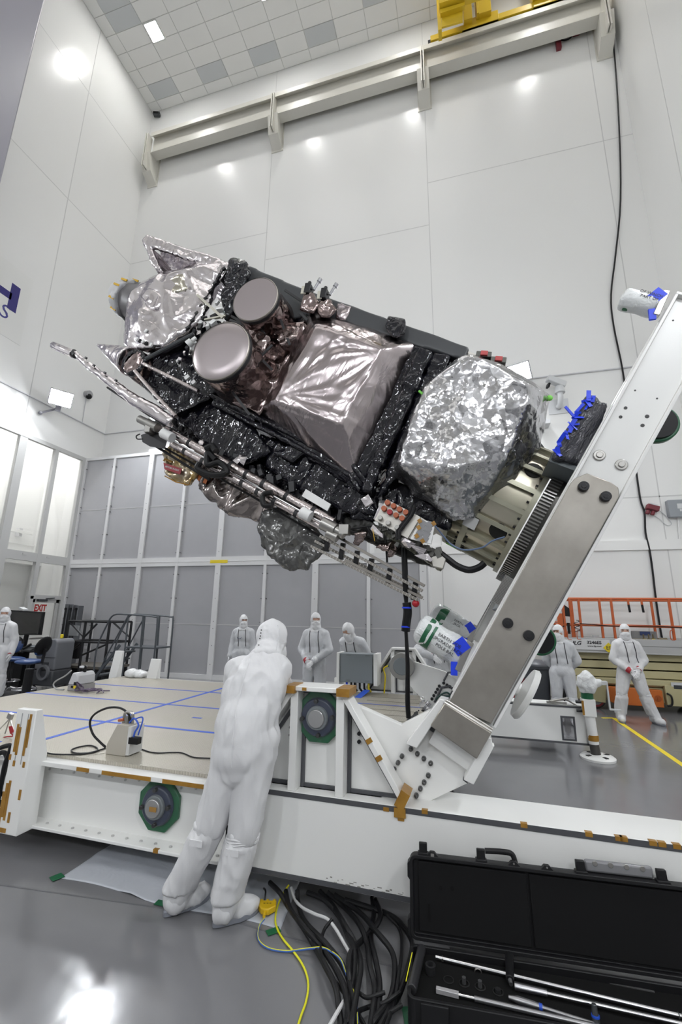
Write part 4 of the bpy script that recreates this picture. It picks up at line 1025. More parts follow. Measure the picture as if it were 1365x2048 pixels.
m = slab([(676,606),(702,612),(692,640),(672,635)], 4.2, .1); crumple('foil_flap', m, PINK, sat, .015, ((.01,9,'ridge'),), 2, 42)
# lower left boom
m = MB(); m.tube(SP([(150,706),(165,722),(200,748),(232,772),(268,800),(310,822),(345,846)],4.05),[.035,.04,.05,.06,.075,.08,.06],14)
bo = crumple('instrument_boom', m, SILV, sat, .014, ((.006,5,'fold'),), 2, 80)
m = MB(); m.cyl(S(107,691,4.05),S(147,708,4.05),.055,.06,8); m.build('boom_tip', SILV, bo, bevel=.008)
m = MB(); m.cyl(S(147,704,4.05),S(152,712,4.05),.045,.045,12)
for px, py in ((172,720),(188,735),(210,750),(232,765)): m.cbox(S(px,py-4,3.99),(.03,.02,.03))
m.build('boom_clip', DARKT, bo)
m = MB(); m.tube(SP([(215,775),(270,812),(330,852)],4.1),.014,8); m.build('boom_cable', BLACKM, bo)
# stowed pair of foil wrapped rods with bands
for a, b, r_, n_ in (((318,852),(668,1045),.052,9),((345,888),(640,1052),.046,8)):
    A, B = S(*a,4.22), S(*b,4.22); m = MB(); m.tube([A.lerp(B,k/40) for k in range(41)],[r_*(1+.04*math.sin(k*1.7)) for k in range(41)],14)
    o = m.build('stowed_rod', ROD, sat)
    for k in range(1, n_):
        p = A.lerp(B,k/n_+.02*math.sin(k*5)); d = (B-A).normalized(); q = MB(); q.cyl(p-d*.022,p+d*.022,r_*1.06,r_*1.06,14); q.build('rod_band', DARKT, o)
m = MB(); m.tube(SP([(330,872),(655,1052)],4.16),.010,6); m.build('rod_rail', CHROME, sat)
m = MB(); m.tube(SP([(300,885),(420,960)],4.25),.018,6); m.tube(SP([(560,995),(690,1080)],4.2),.016,6); m.tube(SP([(330,896),(500,990),(640,1072)],4.28),.014,6); m.build('harness', RUBBER, sat)
for a, b in (((326,866),(345,876)),((603,1024),(622,1034))):
    m = MB(); m.cyl(S(*a,4.1),S(*b,4.1),.062,.06,24); m.build('white_standoff', CWHITE, sat, bevel=.006)
m = MB(); m.cyl(S(279,838,4.15),S(296,846,4.15),.05,.05,20); m.cyl(S(296,846,4.15),S(316,856,4.15),.062,.062,20); m.cbox(S(300,858,4.15),(.12,.1,.08),ry=-.5); m.build('hinge_motor', MOTOR, sat, bevel=.005)
m = MB(); m.cyl(S(645,1046,4.12),S(672,1060,4.12),.068,.066,20); m.cyl(S(672,1060,4.12),S(690,1070,4.12),.05,.05,20); m.cyl(S(655,1066,4.12),S(676,1076,4.12),.05,.05,20); m.cbox(S(690,1060,4.12),(.1,.1,.10),ry=-.5); m.build('hinge_motor', MOTOR, sat, bevel=.005)
m = MB(); m.hull(SP([(282,870),(310,860),(335,880),(330,898),(300,893),(285,884)],4.2)+SP([(300,876),(325,885)],4.35)); m.path(SP([(280,868),(273,872),(275,878),(286,878)],4.2),.008,6); m.build('motor_clutter', BLACKM, sat)
m = MB(); m.path(SP([(432,920),(416,905),(416,930),(440,925),(455,945),(425,950),(396,938),(400,925)],4.12),.035,10); m.path(SP([(545,985),(527,990),(528,1010),(545,1012)],4.12),.03,10); m.path(SP([(412,898),(425,893),(432,902)],4.1),.04,10); m.build('cable_loop', RUBBER, sat)
m = MB(); random.seed(21)
for k in range(30):
    t = random.random(); px = 350+330*t+random.uniform(-12,18); py = 862+185*t-random.uniform(6,26)
    m.cbox(S(px,py,4.3+random.uniform(0,.1)),(random.uniform(.04,.14),.05,random.uniform(.03,.07)),ry=-.5+random.uniform(-.5,.5))
m.build('clip_block', BLACKM, sat, bevel=.003)
m = MB()
for px, py in ((402,885),(478,918),(330,812),(486,918)): m.hull([S(px,py,4.2)+V((random.uniform(-.06,.06),random.uniform(-.03,.03),random.uniform(-.06,.06))) for _ in range(9)])
m.build('foil_scrap', SILV, sat, smooth=R(5))
m = MB(); m.prism(SP([(612,978),(662,1008),(655,1022),(604,992)],4.2),(0,.02,0)); m.build('white_panel', CWHITE, sat)
# brown blanket, tagged wrap and smoky bag hanging below
m = MB(); m.hull(SP([(392,900),(430,930),(520,985),(545,1010),(540,1050),(512,1038),(470,1032),(425,1000),(396,965)],4.5)+SP([(420,930),(520,1000),(500,1025),(425,990)],4.95))
crumple('lower_blanket', m, GBROWN, sat, .022, ((.045,(2.5,2.5,6),'fold'),), 2, 90)
m = MB(); m.hull(SP([(328,902),(350,892),(392,922),(398,948),(378,970),(352,962),(332,950)],4.45)+SP([(340,905),(390,930),(375,960)],4.8))
o = crumple('tagged_cover', m, mat('clear_amber_wrap', (.50,.47,.42), .2, .6, bump=[('facet', 8, .8, .07)], var=(4, .9, (.42,.26,.03))), sat, .018, ((.025,6,'fold'),(.01,15,'ridge')), 2, 91)
a, b, c_, d_ = SP([(327,925),(364,937),(360,949),(329,938)],4.38)
m = MB(); m.prism([a,b,c_,d_],(0,.006,0)); ob = m.build('red_banner', mat('banner_red', (.30,.02,.03), .5), o)
text('banner_lettering', 'BEFORE FLIGHT', .032, mat('banner_white', (.8,.8,.8), .5), ob, face_mx((a+b+c_+d_)/4+V((0,-.003,0)), b-a, a-d_), .001)
m = MB(); m.tube(SP([(327,922),(330,918),(345,924)],4.38),.012,6); m.tube(SP([(330,952),(352,964),(378,970),(384,955)],4.36),.008,6); m.build('amber_strip', KAPTON, o)
m = MB(); m.hull(SP([(400,940),(420,948),(412,968),(395,960)],4.48)+SP([(405,950)],4.6)); m.build('orange_patch', mat('orange_tape', (.5,.13,.02), .5), o)
m = MB(); m.hull(SP([(528,1028),(560,1015),(625,1050),(655,1085),(648,1105),(628,1112),(612,1137),(582,1141),(562,1113),(524,1092),(519,1062)],4.35)+SP([(540,1035),(620,1060),(610,1110),(540,1085)],4.85))
crumple('smoky_bag', m, GREYBAG, sat, .02, ((.035,4,'fold'),(.012,13,'ridge')), 2, 92)
# stowed truss rails at the lower right
tr = None
for k, (a, b) in enumerate((((640,1072),(846,1182)),((655,1062),(850,1172)),((630,1082),(842,1192)),((622,1092),(836,1200)),((690,1120),(846,1196)),((665,1100),(838,1188)))):
    v = 4.2+.06*(k % 3); A, B = S(*a,v), S(*b,v); m = MB(); m.bar(A,B,.028,.022,(0,1,0)); o = m.build('truss_rail', RAIL, sat, bevel=.003)
    q = MB(); d = (B-A)
    for j in range(36): q.cbox(A+d*((j+.5)/36)+V((0,-.013,0)),(.006,.01,.026),ry=math.atan2(-d.z,d.x))
    if k in (0, 2, 3): q.build('rail_comb', mat('pale_comb', (.5,.48,.44), .4, .6), o, smooth=None)
    else: q.bm.free()
m = MB()
for t in (.08,.22,.36,.5,.68,.93):
    p = S(640+205*t,1076+112*t,4.3); m.bar(p+V((.07,.0,.03)),p+V((-.09,.02,-.03)),.04,.05)
m.build('rail_clamp', BLACKM, sat, bevel=.003)
m = MB(); m.ball(S(832,1207,4.22),.035); m.build('red_tip', mat('tip_red', (.4,.01,.02), .4), sat)
m = MB()
for px, py in ((770,1090),(790,1100),(720,1072)): m.hull([S(px,py,4.25)+V((random.uniform(-.1,.1),random.uniform(-.06,.06),random.uniform(-.07,.07))) for _ in range(12)])
crumple('foil_wrapped_leg', m, BROWN, sat, .014, ((.014,10,'ridge'),), 1, 93)
m = MB()
for a, b in (((700,1058),(745,1052)),((735,1055),(750,1085)),((752,1070),(775,1100)),((748,1052),(765,1100)),((772,1080),(775,1125)),((745,1075),(700,1062))): m.tube([S(*a,4.3),S(*b,4.3)],.012,6)
m.build('truss_strut', BLACKM, sat)
# dark mechanism behind the connector plates
MECH = mat('dark_mechanism', (.022,.022,.02), .4, .3, bump=[('facet', 10, .8, .05)])
m = MB(); m.hull(SP([(748,992),(800,962),(905,1030),(900,1060),(872,1050),(840,1040),(770,1002)],4.34)+SP([(760,990),(890,1035),(860,1050)],4.8)); crumple('mechanism_blanket', m, BLKF, sat, .022, ((.02,6,'fold'),), 2, 97)
m = MB(); m.hull(SP([(688,1035),(748,1046),(820,1085),(885,1112),(872,1136),(800,1110),(730,1078),(690,1060)],4.36)+SP([(720,1050),(870,1120),(760,1085)],4.7)); crumple('mechanism_body', m, MECH, sat, .02, ((.025,9,'ridge'),), 1, 98)
m = MB(); m.hull(SP([(690,985),(760,985),(752,1042),(700,1040)],4.36)+SP([(720,990),(750,1035)],4.7)); crumple('mechanism_blanket', m, BLKF, sat, .022, ((.02,6,'fold'),), 2, 99)
# connector plates
PL = mat('pale_alloy_plate', (.62,.60,.55), .4, .5)
m = MB(); m.prism(SP([(773,998),(842,1034),(816,1077),(749,1040)],4.02),(0,.03,0)); cp = m.build('connector_plate', PL, sat, bevel=.003)
nrm = V((0,-1,0))
ORC = mat('orange_red_cap', (.42,.11,.045), .5); RDC = mat('red_cap', (.36,.02,.03), .5)
for k, (a, b) in enumerate(((350,305),(405,335),(458,365),(515,392),(318,358),(370,390),(427,418),(482,447))):
    c = S(700+a/4.55,940+b/4.55,4.02); m = MB(); m.cyl(c,c+nrm*.05,.027,.026,16); m.build('connector_cap', RDC if k == 5 else ORC, cp, bevel=.003)
for a, b in ((282,442),(355,487),(435,528)):
    c = S(700+a/4.55,940+b/4.55,4.02); m = MB(); m.cyl(c,c+nrm*.045,.026,.022,12); m.build('connector_socket', MOTOR, cp, bevel=.003)
m = MB(); m.prism(SP([(842,1034),(868,1050),(848,1076),(816,1077)],4.05),(0,.04,0)); m.build('curved_bracket', PL, sat, bevel=.004)
m = MB(); m.prism(SP([(842,1039),(871,1045),(863,1088),(821,1078)],3.98),(0,.025,0)); tp = m.build('thermal_tray', CWHITE, sat, bevel=.002)
c0, cu, cv_ = S(842,1039,3.975), S(871,1045,3.975), S(821,1078,3.975)
for i in range(2):
    for j in range(4):
        p = c0+(cu-c0)*(.27+.46*i)+(cv_-c0)*(.15+.235*j)+(cu-c0)*.06*j; m = MB(); m.cbox(p,(.05,.006,.06),ry=.05); m.build('tray_window', mat('window_grey', (.24,.24,.25), .4), tp)
m = MB()
for px, py in ((840,1042),(838,1055),(834,1072),(868,1047),(846,1082)): m.cbox(S(px,py,3.97),(.035,.004,.04),ry=.5)
m.build('amber_strip', KAPTON, tp)
m = MB(); m.tube(SP([(830,1012),(824,1030),(800,1062),(798,1078)],3.98),.018,8); m.tube(SP([(824,1010),(818,1032),(795,1060),(794,1080)],3.99),.016,8); m.build('plate_harness', RUBBER, sat)
m = MB()
for k in range(12): m.bar(S(752+k*11,1056+k*6.8,4.18),S(770+k*10,1062+k*7,4.24),.03,.05)
m.build('rail_hardware', mat('greenish_rail', (.30,.30,.24), .45, .6), sat)
m = MB(); m.prism(SP([(862,1115),(880,1108),(892,1118),(886,1137),(866,1132)],4.1),(0,.1,0)); m.build('end_block', PL, sat, bevel=.004)
m = MB(); random.seed(31)
for k in range(40):
    t = random.random(); m.cbox(S(760+115*t+random.uniform(-10,10),1058+55*t+random.uniform(-12,14),4.1+random.uniform(0,.12)),(random.uniform(.03,.1),.05,random.uniform(.02,.05)),ry=random.uniform(-1,1))
m.build('mechanism_clutter', mat('dark_alloy', (.12,.12,.11), .4, .7), sat, bevel=.003)
m = MB()
for px, py in ((815,1085),(835,1100),(850,1112),(755,1062)): m.hull([S(px,py,4.06)+V((random.uniform(-.05,.05),random.uniform(-.02,.02),random.uniform(-.09,.09))) for _ in range(10)])
m.build('foil_scrap', SILV, sat, smooth=R(5))
m = MB(); m.cbox(S(735,1002,4.1),(.09,.03,.10),ry=.5); m.bar(S(766,1008,4.1),S(752,1040,4.1),.02,.05); m.build('foil_block', SILV, sat, bevel=.003)
m = MB(); m.bar(S(746,1058,3.98),S(750,1082,3.98),.022,.004); m.build('amber_strip', mat('amber_strap'), sat)
# the big crinkled bag at the base end
m = MB(); m.hull(SP([(935,715),(1000,735),(1062,770),(1060,800),(1010,920),(872,935),(800,930),(820,860),(850,775)],3.88)+SP([(925,716),(945,712),(1010,736),(1098,792),(1075,895),(1035,960),(1000,985),(945,1035),(905,1040),(870,1012),(800,965),(786,950)],4.3)+SP([(940,720),(1085,800),(1060,900),(940,1030),(880,1010),(800,940),(850,780)],5.2))
bag = crumple('crinkled_bag', m, BAGF, sat, .022, ((.025,2.2,'fold'),(.008,7,'ridge')), 2, 95)
m = MB()
for px, py, sx, sz in ((968,769,.09,.03),(886,812,.02,.06),(851,869,.03,.04),(842,785,.02,.05)): m.cbox(S(px,py,3.9),(sx,.02,sz),ry=.3)
m.build('tape_patch', GREENL, bag)
m = MB(); m.ball(S(1100,796,4.3),.03,(1,.5,1)); m.build('tape_patch', GREENL, bag)
m = slab([(934,700),(942,704),(1012,730),(1012,742),(940,716)], 4.24, .12); cl_ = m.build('clamp_rail', mat('pale_alloy_plate'), sat, bevel=.003)
for px, py in ((968,713),(997,724)):
    m = MB(); m.cbox(S(px,py,4.22),(.06,.10,.15),ry=-.3); m.build('clamp_block', mat('dark_alloy'), cl_, bevel=.005)
    m = MB(); m.cbox(S(px+1,py-4,4.18),(.05,.07,.07),ry=-.3); m.build('red_clamp', mat('clamp_red', (.5,.07,.07), .5), cl_, bevel=.005)
# separate cables
hc = fthing('hanging_cable', 'bundle of black cables hanging straight down from the spacecraft to the deck', 'cable', DOLLY, (D(815,1440,5.0).x,5.0,ZT))
def Q(px, py, v):
    return DOLLY.inverted() @ (TILT @ S(px,py,v))
for off in (-3, 2):
    pts = [D(808+off,1068,4.25),D(810+off,1120,4.25),D(812+off*.8,1180,4.26),D(813,1210,4.27),D(812,1250,4.3),D(813,1270,4.3),D(816+off*.3,1330,4.35),D(816+off*.5,1400,4.4),D(818+off*.5,1436,4.42)]
    MB().path(pts,.017,8,4).build('cable', RUBBER, hc)
m = MB(); m.path([D(814,1205,4.26),D(816,1225,4.27),D(813,1250,4.29),D(812,1262,4.3)],.042,10,4); m.build('tape_sleeve', BLACK, hc)
m = MB(); m.cyl(D(814,1214,4.26),D(814,1217,4.26),.045,.045); m.cyl(D(812,1252,4.29),D(812,1255,4.29),.042,.042); m.build('blue_tie', BLUEV, hc)
pts = SP([(880,1106),(896,1118),(915,1132),(938,1140),(958,1135),(970,1126)],4.2)
fsolo('sleeved_cable', MB().path(pts,.032,10,4), RUBBER, 'black sleeved cable looping from the spacecraft to the adapter ring', 'cable', TILT, pts[0])
pts = SP([(868,1048),(890,1075),(905,1090),(930,1100),(965,1095),(985,1082),(1010,1074)],4.1)
fsolo('thin_blue_cable', MB().path(pts,.008,6,4), mat('blue_grey_wire', (.12,.17,.28), .5), 'thin blue grey wire running across the adapter ring to its hole', 'cable', TILT, pts[0])
pts = SP([(1060,893),(1070,888),(1082,900),(1086,920)],5.0)
fsolo('sleeved_cable', MB().path(pts,.045,10,4), RUBBER, 'thick black cable elbow behind the top of the adapter ring', 'cable', TILT, pts[0])
# ================================================================ people in white clean room suits
from mathutils.bvhtree import BVHTree
SUIT = mat('white_suit_fabric', (.66,.66,.67), .55, bump=[('ridge', 3, .35, .03, (1.6,1.6,.7)), ('facet', 8, .6, .035, (1,1,.5)), ('noise', 40, .08, .003)])
SUITG = mat('grey_white_suit_fabric', (.56,.57,.59), .5, bump=[('ridge', 6, .5, .03, (1.6,1.6,.7)), ('ridge', 18, .25, .01, (1,1,.6))])
HOODM = mat('white_hood_fabric', (.70,.70,.71), .6, bump=[('ridge', 14, .35, .012)])
GLOVE = mat('white_glove', (.74,.74,.75), .45, bump=[('noise', 30, .2, .004)])
SKIN = mat('skin', (.50,.29,.21), .5)
EYE = mat('eye_dark', (.03,.02,.02), .2)
CUFF = mat('red_cuff', (.36,.02,.03), .5)
STRAP = mat('black_strap', (.02,.02,.025), .5)
SOLE = mat('grey_sole', (.20,.21,.24), .5)
def capsule(m, a, b, r0, r1, n=16):
    a, b = V(a), V(b)
    if (b-a).length > 1e-5: m.cyl(a, b, r0, r1, n)
    m.ball(a, r0, seg=n, ring=10); m.ball(b, r1, seg=n, ring=10)
def ell(m, c, r, rot=None): m.ball(c, 1.0, r, rot, 24, 16)
def basis(fwd, up):
    f = V(fwd).normalized(); u = V(up); u = (u-f*u.dot(f)).normalized(); x = f.cross(u)
    return M(((x.x,f.x,u.x),(x.y,f.y,u.y),(x.z,f.z,u.z)))     # columns: right, forward, up
def hand(name, parent, wrist, d, palm, thumb_side, curl=.5, sc=1.0):
    """gloved hand: palm, four fingers of different lengths bent at two knuckles, thumb from the palm's side"""
    Bm = basis(d, V(palm)*-1); X = Bm.col[0]*thumb_side; F = Bm.col[1]; N = Bm.col[2]*-1; w = V(wrist); k = sc
    m = MB()
    capsule(m, w-F*.02*k, w+F*.03*k, .028*k, .030*k, 12)
    R3 = M((tuple(Bm.col[0]),tuple(Bm.col[1]),tuple(Bm.col[2]))).transposed()
    ell(m, w+F*.058*k, (.042*k,.050*k,.019*k), R3)
    for i, (off, L) in enumerate(((.030,.078),(.010,.088),(-.011,.082),(-.030,.064))):
        a = w+F*.095*k+X*off*k; dirn = F.copy(); r = .0105*k; p = a-F*.02*k
        seg = [L*.45*k, L*.32*k, L*.25*k]
        capsule(m, p, a, r*1.1, r, 8)
        p = a
        for s_ in seg:
            dirn = (dirn+N*curl*.75).normalized(); q = p+dirn*s_; capsule(m, p, q, r, r*.9, 8); p = q; r *= .92
    p = w+F*.03*k+X*.034*k; q = p+(X*.7+F*.6+N*.25).normalized()*.042*k; t = q+(F*.85+X*.1+N*.45).normalized()*.034*k
    capsule(m, p, q, .014*k, .0125*k, 8); capsule(m, q, t, .0125*k, .010*k, 8)
    me = remesh(m, .0045, 2, name); setmat(me, GLOVE); return link(name, me, parent)
def shoe(parent, ankle, toe_dir, suit, top=.34, tie=None, vox=.012):
    """knee high fabric boot with a rubber sole"""
    a = V(ankle); f = V((toe_dir[0],toe_dir[1],0)).normalized(); sd = V((-f.y,f.x,0)); z0 = 0.0
    tie = V(tie) if tie is not None else a+V((0,0,.38))
    m = MB(); rings = []
    def ring(c, rx, ry, n=20): return [c+sd*(rx*math.cos(2*PI*k/n))+f*(ry*math.sin(2*PI*k/n)) for k in range(n)]
    b = V((a.x,a.y,0))
    low = b+V((0,0,.10))
    L = [(tie+V((0,0,.03)),.086,.090),(tie,.080,.084),(tie.lerp(low,.12)+V((0,0,0)),.096,.10),(tie.lerp(low,.4),.096,.10),(tie.lerp(low,.7),.088,.098),(tie.lerp(low,.9),.086,.10)]
    for c, rx, ry in L: rings.append(ring(c,rx,ry))
    m.loft(rings)
    ell(m, b+f*.0+V((0,0,.08)), (.072,.072,.075)); 
    R3 = M((tuple(sd),tuple(f),(0,0,1))).transposed()
    ell(m, b+f*.085+V((0,0,.055)), (.058,.135,.052), R3); ell(m, b+f*.02+V((0,0,.10)), (.07,.09,.08), R3)
    me = remesh(m, vox, 2, 'boot_cover'); displace(me, [(.010,(7,7,2.5),'fold'),(.007,(15,15,6),'fold')], int(a.x*10)); co = verts_np(me); co[:,2] = np.maximum(co[:,2], z0+.02); me.vertices.foreach_set('co', co.ravel()); setmat(me, suit); o = link('boot_cover', me, parent)
    q = MB(); poly = []
    for k in range(28):
        t = 2*PI*k/28; wv = .052 if math.sin(t) > 0 else .046
        poly.append(b+f*(.075+.150*math.sin(t))+sd*(wv*math.cos(t)*(1+.18*math.sin(t)))+V((0,0,.0015)))
    q.prism(poly, (0,0,.034)); q.build('sole', SOLE, o, bevel=.006)
    return o
def person(label, loc, heading=0.0, height=1.75, head_yaw=0, head_pitch=0, arms='sides', lean=(0,0), suit=None, joints=None, vox=.018, lanyard=True, cuffs=('l','r'), feet=True, spread=.12, seed=0, mw=None, glasses=False, group=None):
    suit = suit or SUIT
    mw = mw if mw is not None else M.Translation(V(loc)) @ M.Rotation(heading,4,'Z')
    P = bpy.data.objects.new('person', None); COL.objects.link(P); P.matrix_world = mw; P.empty_display_size = .1; tag(P, label, 'person', group)
    k = height/1.78
    J = dict(pel=(0,0,.95), chest=(0,0,1.28), neck=(0,.0,1.48), head=(0,-.02,1.655),
             shl=(-.178,.01,1.39), shr=(.178,.01,1.39), ell=(-.245,.03,1.10), elr=(.245,.03,1.10), wrl=(-.27,-.05,.86), wrr=(.27,-.05,.86),
             hpl=(-.095,0,.90), hpr=(.095,0,.90), knl=(-spread,-.015,.50), knr=(spread,-.015,.50), anl=(-spread-.01,.02,.09), anr=(spread+.01,.02,.09))
    if arms == 'clasp': J.update(ell=(-.28,.0,1.12), elr=(.28,.0,1.12), wrl=(-.075,-.20,.93), wrr=(.065,-.215,.95))
    if arms == 'back': J.update(ell=(-.27,.10,1.13), elr=(.27,.10,1.13), wrl=(-.10,.19,.93), wrr=(.10,.19,.93))
    J = {n: V(p)*k for n, p in J.items()}
    if lean != (0,0):
        piv = J['pel']; Rm = M.Rotation(lean[0],3,'X') @ M.Rotation(lean[1],3,'Y')
        for n in ('chest','neck','head','shl','shr','ell','elr','wrl','wrr'): J[n] = piv+Rm @ (J[n]-piv)
    if joints: J.update({n: V(p) for n, p in joints.items()})
    up = (J['neck']-J['pel']).normalized(); sdv = (J['shr']-J['shl']).normalized(); fw = up.cross(sdv)*-1
    Rt = basis(-fw if False else fw, up); R3 = M((tuple(sdv),tuple(up.cross(sdv)),tuple(up))).transposed()
    m = MB()
    ell(m, J['chest'], (.195*k,.135*k,.22*k), R3); ell(m, J['pel'].lerp(J['chest'],.45), (.178*k,.132*k,.20*k), R3); ell(m, J['pel'], (.182*k,.142*k,.16*k), R3)
    ell(m, J['shl'].lerp(J['shr'],.5)-up*.02, (.20*k,.10*k,.085*k), R3)
    for s_ in 'lr':
        capsule(m, J['sh'+s_], J['el'+s_], .076*k, .068*k); capsule(m, J['el'+s_], J['wr'+s_], .066*k, .047*k)
        capsule(m, J['hp'+s_], J['kn'+s_], .122*k, .088*k); capsule(m, J['kn'+s_], J['an'+s_], .080*k, .062*k)
        capsule(m, J['sh'+s_], J['neck'].lerp(J['chest'],.12), .078*k, .085*k)
    capsule(m, J['neck']-up*.04, J['head'], .062*k, .07*k)
    Hm = M.Rotation(head_yaw,3,'Z') @ M.Rotation(head_pitch,3,'X')      # head frame: face towards -y
    h = J['head']; ell(m, h, (.076*k,.092*k,.112*k), Hm); ell(m, h+Hm @ V((0,-.088,-.012))*k, (.014,.016,.024), Hm)
    me = remesh(m, vox, 4 if vox > .015 else 5, 'body'); displace(me, [(.008,(4,4,1.8),'fold'),(.009,(9,9,3),'fold'),(.004,(18,18,7),'fold')], seed)
    me.materials.clear(); me.materials.append(suit); me.materials.append(SKIN)
    nk = J['neck']+up*.05*k
    for p in me.polygons:
        if (p.center-nk).dot(up) > 0: p.material_index = 1
    body = link('body', me, P)
    # hood with an eye opening, veil over nose and mouth
    q = MB(); ell(q, h+Hm @ V((0,.004,.008))*k, (.094*k,.110*k,.130*k), Hm); 
    capsule(q, h-up*.06*k, J['neck']-up*.01*k, .088*k, .105*k); ell(q, J['neck']-up*.035*k, (.135*k,.115*k,.05*k), R3)
    hm = remesh(q, min(vox,.012), 3, 'hood'); displace(hm, [(.006,(12,12,7),'fold')], seed+3)
    bmh = bmesh.new(); bmh.from_mesh(hm); Hi = Hm.transposed()
    kill = []
    for f in bmh.faces:
        l = Hi @ (f.calc_center_median()-h)
        if l.y < -.02*k and abs(l.x) < .062*k and -.012*k < l.z < .034*k: kill.append(f)
    bmesh.ops.delete(bmh, geom=kill, context='FACES'); bmh.to_mesh(hm); bmh.free()
    setmat(hm, HOODM); hm.shade_smooth(); hood = link('hood', hm, P)
    q = MB(); ell(q, h+Hm @ V((0,-.045,-.068))*k, (.078*k,.075*k,.062*k), Hm); ell(q, h+Hm @ V((0,-.06,-.125))*k, (.07*k,.05*k,.07*k), Hm); ell(q, h+Hm @ V((0,-.09,-.045))*k, (.035*k,.03*k,.035*k), Hm)
    vm = remesh(q, .01, 3, 'face_veil'); displace(vm, [(.006,(16,16,9),'fold')], seed+5); setmat(vm, HOODM); link('face_veil', vm, P)
    for s_ in (-1, 1):
        q = MB(); q.ball(h+Hm @ V((s_*.030,-.083,.010))*k, .0125*k, (1.25,.8,.8)); q.build('eye', EYE, P)
        q = MB(); q.bar(h+Hm @ V((s_*.014,-.094,.026))*k, h+Hm @ V((s_*.048,-.083,.028))*k, .006, .005); q.build('eyebrow', mat('brow_hair', (.06,.035,.025), .7), P)
    # gloves and cuffs
    for s_, sg in (('l',-1),('r',1)):
        w_, e_ = J['wr'+s_], J['el'+s_]; d = (w_-e_).normalized()
        palm = V((-sg,0,0))
        if arms == 'clasp': palm = V((0,1,0)); d = (d+V((0,-.05,-.35))).normalized()
        if arms == 'back': palm = V((0,-1,0)); d = (d+V((0,0,-.3))).normalized()
        if isinstance(arms, dict) and s_ in arms: d, palm = V(arms[s_][0]).normalized(), V(arms[s_][1])
        hand('glove', P, w_+(w_-e_).normalized()*.012, d, palm, -1 if (s_ == 'l') else 1, .45, 1.0)
        dd = (w_-e_).normalized()
        q = MB(); q.cyl(w_-dd*.055,w_+dd*.018,.057*k,.053*k,18); q.build('cuff', CUFF if s_ in cuffs else GLOVE, P)
        if feet: shoe(P, (J['an'+s_].x,J['an'+s_].y,0), (sg*.25,-1), suit, tie=J['kn'+s_].lerp(J['an'+s_],.12))
    if lanyard:
        t = BVHTree.FromPolygons([v.co for v in me.vertices], [p.vertices for p in me.polygons])
        q = MB()
        for sx, x1 in ((-.08,-.05),(.085,.12)):
            pts = []
            for j in range(9):
                u = j/8; p = J['neck'].lerp(J['pel'],.04+.72*u)+sdv*((sx*(1-u)+x1*u)*k)-fw*0
                f_ = -(up.cross(sdv)); r_ = t.ray_cast(p+f_*.5, -f_)
                pts.append((r_[0] if r_[0] is not None else p+f_*.14)+f_*.006)
            q.tube(pts,.007,6)
        q.build('strap', STRAP, P)
        if glasses:
            q = MB(); c = J['chest']-up.cross(sdv)*.16+sdv*-.03; 
            q.tube([c+sdv*(.05*math.cos(a))+up*(.03*math.sin(a)) for a in np.linspace(PI,2*PI,9)],.006,6); q.build('hanging_glasses', mat('blue_grey_frame', (.08,.10,.16), .3), P)
    return P, J, me
def onfloor(px, py_head, y): p = at(px,py_head,1,y); return V((p.x,y,0)), p.z
l, z = onfloor(489,1230,9.5)
person('person in white suit farthest left behind the bending worker, looking sideways with arms down', l, .15, z, head_yaw=.55, arms='sides', cuffs=('l',), suit=SUITG, seed=1, glasses=True)
l, z = onfloor(633,1226,8.2)
person('tall person in white suit standing with hands clasped left of the grey control box', l, -.05, z, head_yaw=.5, arms='clasp', cuffs=('l',), suit=SUITG, seed=2)
l = at(706,1290,1,7.75)
person('person in white suit bending over behind the grey control box', (l.x+.02,8.05,0), -.25, 1.76, head_yaw=-.35, head_pitch=.45, arms='sides', lean=(.52,.0), suit=SUITG, seed=3, cuffs=())
l = at(866,1290,1,7.8)
person('person in white suit leaning an elbow on the far trestle and looking up', (l.x+.06,7.95,0), .15, 1.74, head_yaw=-.45, head_pitch=-.5, arms={'l': ((.7,-.5,-.6),(0,1,0))}, lean=(.12,-.1), suit=SUITG, seed=4, cuffs=('l',),
       joints=dict(ell=(-.36,-.20,1.22), wrl=(-.12,-.34,1.17)))
l, z = onfloor(908,1242,9.5)
person('person in white suit partly hidden behind the wrapped jacks, chin raised', (l.x+.08,9.5,0), .2, z, head_yaw=-.5, head_pitch=-.55, arms='sides', suit=SUITG, seed=5)
l, z = onfloor(1128,1268,9.0)
p_, J_, _m = person('person in white suit with hands behind the back beside the grey trash bin', (l.x-.085,9.0,0), -.25, 1.67, head_yaw=-.45, arms='back', suit=SUITG, seed=6)
q = MB()
for z_ in (1.30,1.24,1.17): q.cbox((-.245,-.07,z_),(.06,.05,.025),ry=.3)
q.build('yellow_band', mat('amber_strap'), p_)
l, z = onfloor(1256,1254,9.6)
person('person in white suit and boots standing on the yellow line before the scissor lift', (l.x-.06,9.6,0), .12, 1.70, head_yaw=-.35, arms='clasp', suit=SUIT, seed=7, joints=dict(knl=(-.19,-.03,.50), anl=(-.24,.02,.09), knr=(.17,-.05,.50), anr=(.29,-.05,.09)))
l = at(2,1290,1,7.5)
person('person in white suit at the left picture edge beside the black screen', (l.x-.02,7.5,0), .35, 1.84, head_yaw=.35, arms='sides', suit=SUIT, seed=8, cuffs=('l','r'))
